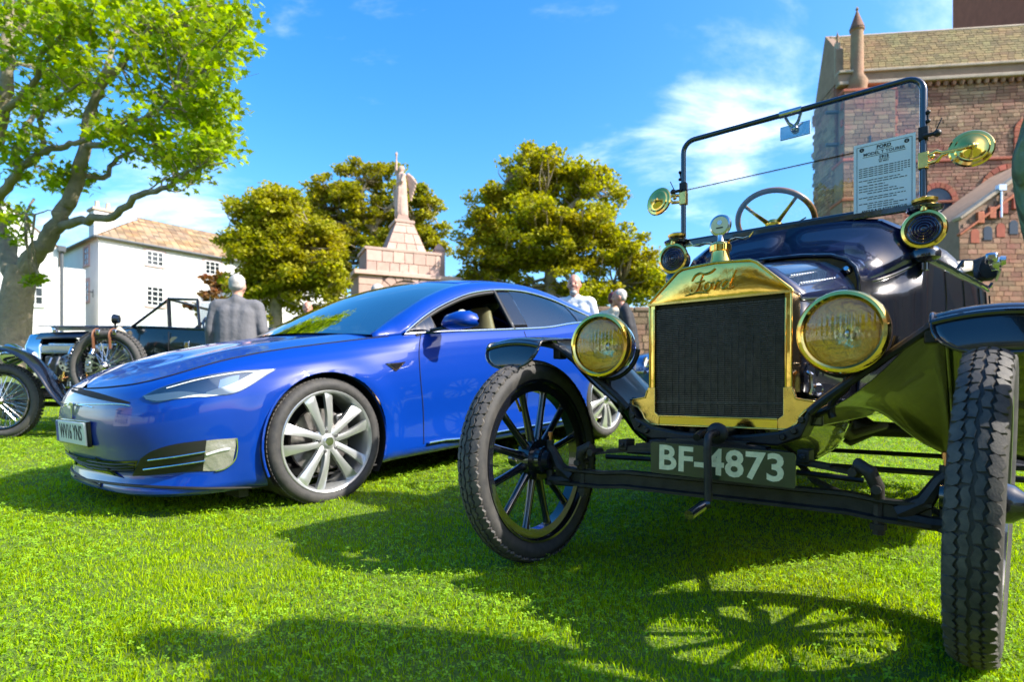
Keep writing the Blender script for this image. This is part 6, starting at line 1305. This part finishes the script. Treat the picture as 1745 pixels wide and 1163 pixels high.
def wave_to(m, scale, direction, strength, dist=0.01, color2=None, thr=None):
    n = m.node_tree.nodes; l = m.node_tree.links; p = n['Principled BSDF']; t = n.new('ShaderNodeTexCoord'); wv = n.new('ShaderNodeTexWave'); wv.bands_direction = direction; wv.inputs['Scale'].default_value = scale; wv.inputs['Distortion'].default_value = 1.2; l.new(t.outputs['Object'], wv.inputs['Vector'])
    if color2:
        mm = n.new('ShaderNodeMix'); mm.data_type = 'RGBA'; rp = n.new('ShaderNodeMapRange'); rp.inputs[1].default_value = thr - .06; rp.inputs[2].default_value = thr + .06; l.new(wv.outputs['Fac'], rp.inputs[0]); l.new(rp.outputs[0], mm.inputs[0]); mm.inputs[6].default_value = p.inputs['Base Color'].default_value; mm.inputs[7].default_value = (*color2, 1); l.new(mm.outputs[2], p.inputs['Base Color'])
    else:
        b_ = n.new('ShaderNodeBump'); b_.inputs['Strength'].default_value = strength; b_.inputs['Distance'].default_value = dist; l.new(wv.outputs['Fac'], b_.inputs['Height']); l.new(b_.outputs[0], p.inputs['Normal'])
wave_to(m, 22, 'X', 1.0, .02)
m = mat('shirt_striped', (0.72, 0.74, 0.76), rough=0.8); m.node_tree.nodes['Principled BSDF']; wave_to(m, 5.0, 'Z', 0, color2=(0.10, 0.13, 0.17), thr=.72)
def person(label, loc, yaw, top, hair=None, skin='skin', lower='trousers', H=1.72, lean=0.0, arms=None, jacket=True, beard=False, stance=.10, shoulder=.19, bulk=1.0, head_turn=0.0, stoop=0.0, voxel=.012, sleeves=True):
    k = H / 1.74; root = empty('person', (loc[0], loc[1], gz(loc[0], loc[1])), (0, 0, yaw)); tag(root, label, 'person')
    Lm = Matrix.Translation((0, 0, .92)) @ Matrix.Rotation(lean, 4, 'Y') @ Matrix.Translation((0, 0, -.92))
    up = lambda p: (Lm @ Vector(p)) * k; lo = lambda p: Vector(p) * k
    hd = up((stoop, 0, 1.615)); Rh = Matrix.Rotation(head_turn, 3, 'Z')
    hp = lambda x, y, z: hd + (Rh @ Vector((x, y, z))) * k
    arms = arms or [((-.02, .26, 1.15), (.06, .28, .88)), ((-.02, -.26, 1.15), (.06, -.28, .88))]
    b = MB(); sh = [up((0, shoulder, 1.40)), up((0, -shoulder, 1.40))]
    # trunk and head
    capsule(b, lo((0, 0, .93)), up((0, 0, 1.15)), .105 * k, .095 * k); capsule(b, up((0, 0, 1.15)), up((0, 0, 1.34)), .095 * k, .085 * k); capsule(b, sh[0], sh[1], .05 * k, .05 * k); capsule(b, up((0, 0, 1.36)), hp(-.01, 0, -.05), .062 * k, .052 * k)
    b.sphere(hd + Vector((0, 0, .02)) * k, (.098 * k, .076 * k, .108 * k), 20, 14); b.sphere(hp(.025, 0, -.045), (.062 * k, .058 * k, .07 * k), 16, 10); b.sphere(hp(.07, 0, -.10), (.028 * k, .03 * k, .022 * k)); capsule(b, hp(.088, 0, .02), hp(.112, 0, -.018), .010 * k, .016 * k, 8); capsule(b, hp(.082, .035, .035), hp(.082, -.035, .035), .014 * k, .014 * k, 8)
    for s_ in (1, -1): b.sphere(hp(-.005, s_ * .078, -.005), (.02 * k, .012 * k, .032 * k)); b.sphere(hp(.06, s_ * .04, -.03), (.03 * k, .024 * k, .024 * k))
    capsule(b, hp(.088, .018, -.062), hp(.088, -.018, -.062), .010 * k, .010 * k, 8)
    for (el, wr), S_ in zip(arms, sh):
        el, wr = up(el), up(wr); capsule(b, S_, el, .048 * k, .040 * k); capsule(b, el, wr, .040 * k, .028 * k); d = (wr - el).normalized(); sd = d.cross(Vector((1, 0, 0))).normalized() if abs(d.x) < .8 else Vector((0, 0, 1)); fwd = sd.cross(d).normalized(); pm = wr + d * .09 * k
        capsule(b, wr, pm, .026 * k, .034 * k, 10)
        for q, ln_ in ((-.030, .062), (-.010, .075), (.011, .070), (.031, .055)):
            f0 = pm + fwd * q * k; f1 = f0 + d * ln_ * .55 * k; f2 = f1 + (d + sd * .45).normalized() * ln_ * .5 * k; capsule(b, f0, f1, .0095 * k, .009 * k, 8); capsule(b, f1, f2, .009 * k, .008 * k, 8)
        t0 = wr + d * .03 * k - fwd * .03 * k; capsule(b, t0, t0 + (d * .7 - fwd * .7) * .055 * k, .012 * k, .010 * k, 8)
    for s_ in (1, -1):
        capsule(b, lo((0, s_ * .095, .90)), lo((.02, s_ * stance, .50)), .085 * k, .058 * k); capsule(b, lo((.02, s_ * stance, .50)), lo((-.01, s_ * (stance + .01), .09)), .055 * k, .036 * k); capsule(b, lo((-.02, s_ * (stance + .01), .045)), lo((.13, s_ * (stance + .025), .03)), .035 * k, .03 * k)
    body = fuse(b, 'body', skin, root, .010 if voxel < .012 else voxel, 3)
    for s_ in (1, -1): MB().sphere(hp(.083, s_ * .031, .008), .0105 * k, 10, 8).build('eye', 'eye_dark', body)
    if hair:
        b = MB(); b.sphere(hp(-.020, 0, .045), (.093 * k, .082 * k, .088 * k), 20, 14); b.sphere(hp(-.045, 0, .005), (.060 * k, .076 * k, .065 * k), 20, 12); fuse(b, 'hair', hair, body, .012, 2, .005, 40)
    if beard:
        b = MB(); b.sphere(hp(.062, 0, -.10), (.042 * k, .045 * k, .035 * k)); b.sphere(hp(.085, 0, -.055), (.014 * k, .03 * k, .008 * k)); fuse(b, 'beard', 'hair_grey', body, .010, 2)
    b = MB(); w_ = bulk                                   # upper garment
    for y in (-.07, .0, .07):
        capsule(b, lo((0, y * 1.15, .86 if jacket else .93)), up((0, y * 1.1, 1.15)), .135 * k * w_, .13 * k * w_, 16); capsule(b, up((0, y * 1.1, 1.15)), up((-.005, y * 1.5, 1.35)), .13 * k * w_, .105 * k * w_, 16)
    capsule(b, sh[0] + Vector((0, 0, .0)), sh[1], .078 * k, .078 * k, 14); capsule(b, up((0, .06, 1.43)), up((0, -.06, 1.43)), .07 * k, .07 * k, 12); capsule(b, up((-.01, 0, 1.44)), up((-.005, 0, 1.485)), .072 * k, .066 * k, 12)
    for (el, wr), S_ in zip(arms, sh):
        el, wr = up(el), up(wr); capsule(b, S_, el, .072 * k, .060 * k); 
        if sleeves: capsule(b, el, el.lerp(wr, .93), .060 * k, .045 * k)
    fuse(b, 'jacket' if jacket else 'shirt', top, root, voxel, 6, .007, 7)
    b = MB()
    for s_ in (1, -1): capsule(b, lo((0, s_ * .085, .93)), lo((.02, s_ * stance, .50)), .115 * k, .088 * k); capsule(b, lo((.02, s_ * stance, .50)), lo((-.01, s_ * (stance + .01), .12)), .086 * k, .075 * k)
    fuse(b, 'trousers', lower, root, .014, 4, .01, 9)
    for s_ in (1, -1):
        b = MB(); capsule(b, lo((-.04, s_ * (stance + .01), .045)), lo((.15, s_ * (stance + .028), .035)), .048 * k, .040 * k); fuse(b, 'shoe', 'shoe', root, .012, 2)
    return root
p = at(404, 600, 5.75); person('white-haired man in a grey zipped jacket seen from behind beside the vintage car', (p.x, p.y), R(100), 'jacket_grey', 'hair_white', H=1.60, bulk=1.08, shoulder=.205, stoop=.02)
p = at(979, 600, 6.9); person('balding bearded man in a white shirt looking over the blue car roof', (p.x, p.y), R(-105), 'shirt_white', None, 'skin_red', H=1.70, jacket=False, beard=True, lower='trousers', stoop=.02)
p = at(1046, 600, 8.6); person('person with short dark red hair in a cream jumper', (p.x, p.y), R(60), 'cream_knit', 'hair_red', H=1.66, lower='suit_dark', jacket=False)
p = at(1074, 600, 8.2); person('white-haired man in a dark suit leaning forward', (p.x, p.y), R(170), 'suit_dark', 'hair_white', 'skin_red', H=1.70, lean=R(9), stoop=.05)
p = at(524, 600, 9.6); person('bald man in sunlight standing behind the blue car bonnet', (p.x, p.y), R(-70), 'suit_dark', None, 'skin_red', H=1.60)
p = at(622, 600, 6.9); person('man in a striped shirt bending down, seen through the blue car windscreen', (p.x, p.y), R(75), 'shirt_striped', 'hair_white', H=1.72, lean=R(26), jacket=False, stoop=.03, bulk=1.1)
person('person in a dark green cable-knit jumper standing by the near front wheel', (1.082, .86), R(180), 'green_knit', 'hair_grey', H=1.74, bulk=1.0, arms=[((-.02, .24, 1.14), (.05, .27, .88)), ((.05, -.265, 1.09), (.0, -.27, .79))], voxel=.010)
# ================================================================== vintage open car on the left
mat('racing_green', (0.004, 0.010, 0.010), rough=0.2, coat=1.0); mat('bonnet_blue', (0.008, 0.014, 0.04), rough=0.35, coat=0.4); mat('aluminium', (0.66, 0.67, 0.68), metal=1.0, rough=0.22, rvar=0.1, vscale=18); mat('strap_leather', (0.14, 0.05, 0.02), rough=0.6); mat('tyre_grey', (0.075, 0.07, 0.065), rough=0.8, var=0.2, vscale=20)
VZ = gz(-5.2, 6.4) - .02
VC = empty('vintage_open_car', (-5.36, 6.92, VZ), (0, 0, math.pi)); tag(VC, 'dark vintage open car with raised bonnet showing its engine and a strapped side spare wheel', 'car')
def wire_wheel():
    r = .39; b = MB(); b.lathe([(.275, -.045), (.290, -.05), (.296, -.045), (.285, -.035), (.275, 0), (.285, .035), (.296, .045), (.290, .05), (.275, .045), (.265, 0)], n=48, closed=True); root = b.build('wheel', 'black_paint', None)
    b = MB(); b.lathe([(.292 + .049 + .049 * math.cos(a), .058 * math.sin(a)) for a in np.linspace(-2.7, 2.7, 17)], n=56); ty = b.build('tyre', 'tyre_grey', root); b = MB()
    for k in range(64):
        a = 2 * math.pi * k / 64
        for y in (-.03, .0, .03): b.box((math.cos(a + y * 1.2) * (r - .001), y, math.sin(a + y * 1.2) * (r - .001)), (.012, .022, .026), Matrix.Rotation(-a, 3, 'Y'))
    b.build('tread', 'tyre_grey', ty); b = MB()
    for k in range(56):
        a = 2 * math.pi * k / 56; h_ = .06 if k % 2 else -.04; a2 = a + (.28 if k % 4 < 2 else -.28); b.tube([(math.cos(a2) * .05, h_, math.sin(a2) * .05), (math.cos(a) * .272, 0.0, math.sin(a) * .272)], .0032, 5)
    tag(b.build('wire_spokes', 'steel', root), kind='stuff'); MB().lathe([(0, .10), (.02, .10), (.035, .085), (.05, .06), (.055, -.05), (0, -.06)], n=20).build('hub', 'steel', root)
    b = MB(); b.lathe([(.05, -.08), (.20, -.08), (.205, -.05), (.19, -.045)], n=36); b.build('brake_drum', 'alloy_dark', root); return root
vw = wire_wheel(); vw.parent = VC; vw.location = (0, .72, .39); vw.rotation_euler = (0, 0, 0)
for x, y, z in ((0, -.72, .39), (-3.2, .72, .39), (-3.2, -.72, .39)):
    w_ = copy_tree(vw, VC); w_.location = (x, y, z); w_.rotation_euler = (0, 0, math.pi if y < 0 else 0)
sp_ = copy_tree(vw, VC); sp_.name = 'spare_wheel'; sp_.location = (-1.19, .86, .745); sp_.rotation_euler = (0, .3, 0)
for dx in (-.11, .06):
    q = MB(); q.tube([(-1.14 + dx, .86 + math.cos(a) * .075, 1.085 + math.sin(a) * .068 - .02) for a in np.linspace(-.4, math.pi + .4, 10)], .016, 6, flat=.5); q.tube([(-1.14 + dx, .93, 1.05), (-1.14 + dx, .92, .93)], .014, 6); q.build('strap', 'strap_leather', VC); 
    MB().box((-1.19 + dx, .92, 1.10), (.04, .03, .05)).build('strap_buckle', 'chrome', VC, bevel=.006)
for sg in (1, -1):
    P = cr_spline([(.62, 0, .42), (.55, 0, .66), (.30, 0, .87), (0, 0, .93), (-.25, 0, .86), (-.45, 0, .68), (-.60, 0, .46), (-.74, 0, .32), (-.85, 0, .29)], 4); MB().grid([[(p.x, sg * (.60 + .27 * t), p.z + .045 * (1 - (2 * t - 1) ** 2)) for t in np.linspace(0, 1, 9)] for p in P]).build('front_wing', 'black_paint', VC, ang=60, solid=.006)
    MB().box((-1.6, sg * .73, .29), (1.6, .25, .03)).build('running_board', 'black_paint', VC, bevel=.006); P = cr_spline([(-2.45, 0, .3), (-2.65, 0, .6), (-2.95, 0, .85), (-3.2, 0, .9), (-3.5, 0, .8), (-3.7, 0, .5)], 4); MB().grid([[(p.x, sg * (.60 + .27 * t), p.z + .045 * (1 - (2 * t - 1) ** 2)) for t in np.linspace(0, 1, 9)] for p in P]).build('rear_wing', 'black_paint', VC, ang=60, solid=.006)
    MB().box((-1.5, sg * .36, .47), (4.0, .07, .13)).build('chassis_rail', 'black_iron', VC)
    MB().tube([(0, sg * .72, .39), (0, sg * .40, .36), (0, 0, .34)], .03, 8).build('axle_arm', 'black_iron', VC)
rd = MB(); rd.prism([(-.30, .55), (.30, .55), (.33, 1.0), (.26, 1.14), (0, 1.20), (-.26, 1.14), (-.33, 1.0)], fx, .12, -.06); rd.build('radiator_shell', 'chrome', VC, bevel=.02); MB().box((.125, 0, .84), (.012, .5, .5)).build('radiator_core', 'core_black', VC); MB().lathe([(.03, 1.19), (.035, 1.24), (.02, 1.27), (0, 1.28)], (.03, 0, 0), (0, 0, 1), 12).build('filler_cap', 'chrome', VC)
for sg in (1, -1): q = MB(); q.lathe([(.0, .03), (.11, .02), (.125, 0), (.12, -.05), (.07, -.14), (0, -.16)], (.20, sg * .42, .90), (1, 0, 0), 24); q.build('headlamp', 'chrome', VC)
bt = MB(); rows = [[(x, y, z0 - .02 * (abs(y) / .36) ** 2 - (.07 if abs(y) > .33 else 0)) for y in np.linspace(-.37, .37, 13)] for x, z0 in ((-.04, 1.17), (-.35, 1.18), (-.7, 1.19), (-1.0, 1.20))]; bt.grid(rows); bt.build('bonnet_top', 'bonnet_blue', VC, ang=50, solid=.006)
bt = MB(); rows = [[(x, .02 + .36 * t, 1.215 + .03 * math.sin(t * 3.0)) for t in np.linspace(0, 1, 6)] for x in (-.04, -.35, -.7, -1.0)]; bt.grid(rows); bt.build('folded_bonnet_side', 'bonnet_blue', VC, ang=50, solid=.006)
bp = MB(); bp.grid([[(x, -.37, z) for z in (1.1, .55)] for x in (-.04, -1.0)]); bp.build('bonnet_side', 'racing_green', VC, solid=.004)
eg = MB(); eg.box((-.50, .20, .72), (.78, .26, .36)); eg.build('engine_block', 'alloy_dark', VC, bevel=.02); eg = MB(); eg.box((-.50, .26, .965), (.80, .22, .10)); eg.tube([(-.12, .27, 1.02), (-.9, .27, 1.02)], .03, 8); eg.build('rocker_cover', 'aluminium', VC, bevel=.02)
for x in (-.47, -.70):
    c = MB(); c.lathe([(0, .035), (.02, .04), (.03, .03), (.095, .03), (.10, .02), (.10, -.03), (.06, -.06)], (x, .44, .80), (0, 1, 0), 28); cv = c.build('carburettor_cover', 'aluminium', VC); c = MB()
    for k in range(8): a = k * math.pi / 4; c.lathe([(0, .0), (.014, .0)], (x + math.cos(a) * .068, .4715, .80 + math.sin(a) * .068), (0, 1, 0), 10)
    c.build('cover_hole', 'seam_black', cv); MB().tube([(x, .42, .90), (x, .38, .98)], .028, 10).build('carburettor_neck', 'chrome', VC); MB().tube([(x - .08, .43, .86), (x - .10, .44, .72), (x - .02, .44, .66), (x + .12, .42, .62)], .010, 6).build('fuel_pipe', 'copper', VC)
for k in range(9): x = -.2 - k * .085; q = MB(); q.tube([(x, .32, .9), (x - .02, .40, .80 - .02 * (k % 3)), (x + .01, .39, .62)], .014 + .006 * (k % 2), 8); q.lathe([(0, .04), (.03, .035), (.035, -.03), (0, -.04)], (x, .40, .58 + .03 * (k % 3)), (0, 0, 1), 10); q.build('engine_fitting', ('steel', 'alloy_dark', 'brass_dull')[k % 3], VC)
q = MB(); q.lathe([(0, .06), (.06, .06), (.065, .05), (.065, -.12), (0, -.13)], (-.62, .42, .55), (0, 0, 1), 16); q.build('oil_canister', 'steel', VC); MB().box((-.5, .42, .44), (.9, .12, .02)).build('undertray', 'aluminium', VC)
VB = [(-1.02, .40, 1.19), (-1.2, .50, 1.20), (-1.5, .57, 1.19), (-1.9, .60, 1.17), (-2.5, .60, 1.16), (-3.0, .58, 1.17), (-3.5, .5, 1.15), (-3.9, .32, 1.08), (-4.0, 0, 1.05)]; VBs = cr_spline(VB, 4)
rows = [[(p.x, p.y * .93, .50), (p.x, p.y, .7), (p.x, p.y * 1.01, .95), (p.x, p.y * .985, p.z - .03), (p.x, p.y * .95, p.z)] for p in VBs]
for sg in (1, -1): MB().grid([[(q_[0], q_[1] * sg, q_[2]) for q_ in r] for r in rows]).build('body_side', 'racing_green', VC, ang=50, solid=.012); MB().tube([(r[-1][0], r[-1][1] * sg, r[-1][2]) for r in rows], .014, 8).build('body_rail', 'black_paint', VC)
MB().grid([[(p.x, y * p.y * .95, p.z + .03 * (1 - y * y)) for y in np.linspace(-1, 1, 9)] for p in VBs if p.x > -1.52]).build('scuttle', 'racing_green', VC, ang=50, solid=.01)
MB().grid([[(x, y, 1.13 + .06 * math.sin((x + 2.9) * 2)) for y in np.linspace(-.5, .5, 7)] for x in np.linspace(-2.9, -3.8, 6)]).build('tonneau', 'canvas_black', VC, solid=.02)
MB().box((-2.3, 0, .85), (.5, 1.0, .2)).build('seat_cushion', 'leather', VC, bevel=.05); MB().box((-2.58, 0, 1.0), (.16, 1.0, .42)).build('seat_back', 'leather', VC, bevel=.06); MB().box((-2.2, 0, .5), (2.4, 1.0, .03)).build('floor', 'black_iron', VC)
A1, A2 = Vector((-1.22, .52, 1.20)), Vector((-1.62, .52, 1.50))
q = MB()
for sg in (1, -1): q.tube([(A1.x, sg * A1.y, A1.z), (A2.x, sg * A2.y, A2.z)], .016, 8); q.tube([(A2.x, sg * .53, A2.z), (A2.x - .02, sg * .54, 1.18)], .022, 8); q.tube([(A2.x, sg * .54, A2.z), (-1.95, sg * .56, 1.49), (-1.98, sg * .57, 1.18)], .017, 8)
q.tube([(A2.x, -.52, A2.z), (A2.x, .52, A2.z)], .016, 8); q.tube([(A1.x, -.52, A1.z), (A1.x, .52, A1.z)], .014, 8); q.build('windscreen_frame', 'black_paint', VC)
MB().add([(A1.x, -.52, A1.z), (A1.x, .52, A1.z), (A2.x, .52, A2.z), (A2.x, -.52, A2.z)], [(0, 1, 2, 3)]).build('windscreen', 'clear_glass', VC)
for sg in (1, -1): MB().add([(A1.x - .02, sg * .53, 1.20), (A2.x, sg * .535, 1.20), (A2.x, sg * .535, A2.z - .02)], [(0, 1, 2)]).build('quarter_glass', 'clear_glass', VC); MB().add([(A2.x - .03, sg * .55, 1.2), (-1.95, sg * .565, 1.2), (-1.93, sg * .555, 1.48), (A2.x - .03, sg * .545, 1.49)], [(0, 1, 2, 3)]).build('side_screen', 'clear_glass', VC)
q = MB(); q.tube([(-1.72 + .06 * math.sin(a), -.22 + .19 * math.cos(a), 1.22 + .17 * math.sin(a)) for a in np.linspace(0, 2 * math.pi, 25)[:-1]], .012, 8, closed=True); q.tube([(-1.74, -.4, 1.22), (-1.66, -.22, 1.2), (-1.74, -.04, 1.22)], .01, 6); q.build('steering_wheel', 'black_paint', VC)
q = MB(); q.lathe([(0, .02), (.05, .02), (.057, .01), (.045, -.04), (0, -.05)], (-1.10, .62, 1.27), (1, .2, 0), 20); q.tube([(-1.10, .62, 1.24), (-1.10, .62, 1.08)], .012, 8); q.build('spot_lamp', 'black_paint', VC); MB().lathe([(0, .012), (.055, .012), (.062, .0)], (-1.72, .578, 1.03), (0, 1, 0), 20).build('door_badge', 'aluminium', VC)
MB().box((-1.86, .60, .98), (.05, .02, .10)).build('door_hinge', 'chrome', VC, bevel=.005); MB().tube([(-1.66, .597, 1.14), (-1.66, .60, .6)], .004, 6).build('door_gap', 'seam_black', VC); MB().tube([(-.98, .44, 1.16), (-1.06, .5, 1.17), (-1.12, .48, 1.12)], [.02, .035, .02], 8).build('bonnet_cloth', 'canvas_cream', VC)
# information board standing behind the vintage car
pb = at(357, 536, 8.2); IB = empty('information_board', (pb.x, 8.2, gz(pb.x, 8.2)), (0, 0, R(8))); tag(IB, 'white information board on thin posts beside the grey-jacketed man', 'sign'); zb_ = pb.z - IB.location.z
MB().box((0, 0, zb_), (.26, .012, .36)).build('panel', 'paper', IB)
for s_ in (-1, 1): MB().tube([(s_ * .14, 0, 0), (s_ * .14, 0, zb_ + .19)], .009, 6).build('post', 'black_iron', IB)
q = MB()
for i in range(12):
    x = -.105
    while x < .09: wd = random.uniform(.012, .03); q.box((x + wd / 2, -.0075, zb_ + .14 - i * .024), (wd, .001, .004)); x += wd + .008
q.build('print', 'lamp_inner', IB)
# ================================================================== cars behind
def roadster(label, loc, yaw, paint):
    o = empty('roadster', (loc[0], loc[1], gz(*loc)), (0, 0, yaw)); tag(o, label, 'car'); mat(paint[0], paint[1], metal=paint[2], rough=.25, coat=1.0)
    st = [(1.95, .25, .62, .35), (1.85, .55, .70, .28), (1.5, .70, .78, .24), (1.0, .76, .86, .22), (.4, .77, .93, .22), (-.3, .77, .95, .22), (-1.0, .77, .96, .22), (-1.5, .74, .95, .25), (-1.9, .62, .85, .3), (-2.05, .3, .75, .4)]
    S_ = [cr_spline([(0, a[k], 0) for a in st], 3) for k in (0, 1, 2, 3)]; rows = []
    for x, w_, t, bz in zip(*[[p.y for p in q] for q in S_]): rows.append([(x, s_ * w_, z) for s_, z in ((1, 0),)] and [(x, w_ * .9, bz), (x, w_, bz + .15), (x, w_ * 1.02, (bz + t) / 2 + .05), (x, w_ * .96, t - .06), (x, w_ * .75, t), (x, w_ * .3, t + .03), (x, 0, t + .035), (x, -w_ * .3, t + .03), (x, -w_ * .75, t), (x, -w_ * .96, t - .06), (x, -w_ * 1.02, (bz + t) / 2 + .05), (x, -w_, bz + .15), (x, -w_ * .9, bz)])
    MB().grid(rows).build('body', paint[0], o, ang=60); MB().grid([[(x, y, z + .02 * (1 - (y / .6) ** 2)) for y in np.linspace(-.6, .6, 7)] for x, z in ((-.25, .98), (-.9, .99), (-1.1, .97))]).build('cockpit', 'cabin_dark', o, solid=.03)
    q = MB(); q.tube([(.0, -.6, .95), (-.15, -.56, 1.25), (-.15, .56, 1.25), (.0, .6, .95)], .014, 8); q.build('windscreen_frame', 'chrome', o); MB().add([(0, -.6, .96), (0, .6, .96), (-.14, .56, 1.24), (-.14, -.56, 1.24)], [(0, 1, 2, 3)]).build('windscreen', 'clear_glass', o)
    for s_ in (1, -1):
        MB().lathe([(0, .03), (.08, .025), (.10, 0), (.09, -.1)], (1.85, s_ * .5, .62), (1, 0, .1), 18).build('headlamp', 'chrome', o)
        for x in (1.2, -1.2): q = MB(); q.lathe([(0, .03), (.06, .03), (.17, .02), (.2, .04), (.29, .04), (.31, 0), (.31, -.12), (.2, -.14)], (x, s_ * .74, .31), (0, s_, 0), 28); q.build('wheel', 'tyre_grey', o)
    MB().tube([(1.98, -.7, .45), (2.02, 0, .45), (1.98, .7, .45)], .03, 8).build('bumper', 'chrome', o)
    return o
roadster('silver-grey open sports car behind the grey-jacketed man', (at(480, 600, 9.8).x + .3, 9.8), R(200), ('silver_paint', (.30, .31, .33), .8)); roadster('blue sports car parked behind the man in the dark suit', (at(1110, 600, 10.0).x + 1.4, 10.2), R(195), ('mid_blue_paint', (.02, .10, .35), .3))

# ================================================================== behind the camera (seen mirrored in brass and paint)
def behind(src, label, loc, rz, sc_=1.0):
    c = copy_tree(src); c.location = loc; c.rotation_euler = (0, 0, rz); c.scale = (sc_,) * 3; c['label'] = label; return c
trees_ = [o for o in COL.objects if o.parent is None and o.name.startswith('sycamore_tree')]
behind(trees_[0], 'dense olive tree added behind the camera to darken reflections in the blue car nose', (-9.5, -12.5, 0), 1.0); behind(trees_[2], 'broad tree added behind the camera for dark reflections', (-17, -13, 0), 2.0, .8); behind(trees_[0], 'dense olive tree added behind the camera for reflections in brass and paint', (1.5, -15, 0), 2.2)  # tree copies added out of view to darken reflections in the blue nose
def street_house(label, loc, rz, L_, h_, wall):
    o = empty('street_house', loc, (0, 0, rz)); tag(o, label, 'house'); house(o, L_, 8, h_, 3.2, .4, wall, slates=False)
    for i in range(int(L_ / 2.6)):
        for z in (1.8, 4.8): window(o, (1.4 + i * 2.6, 0, z), (1, 0, 0), FN, 1.0, 1.6, 2, 2)
    MB().box((1.2, 4, h_ + 3.0), (.9, 1.4, 2.4)).build('chimney', 'grey_harling', o)
street_house('grey two-storey terrace house facing the lawn across the street', (6, -27, 0), R(180), 16, 6.4, 'grey_harling'); street_house('white gable-roofed terrace house facing the lawn across the street', (-11, -28, 0), R(180), 14, 6.0, 'white_harling')
street_house('pale stone terrace house at the left end across the street', (-34, -10, 0), R(125), 14, 6.2, 'white_harling')
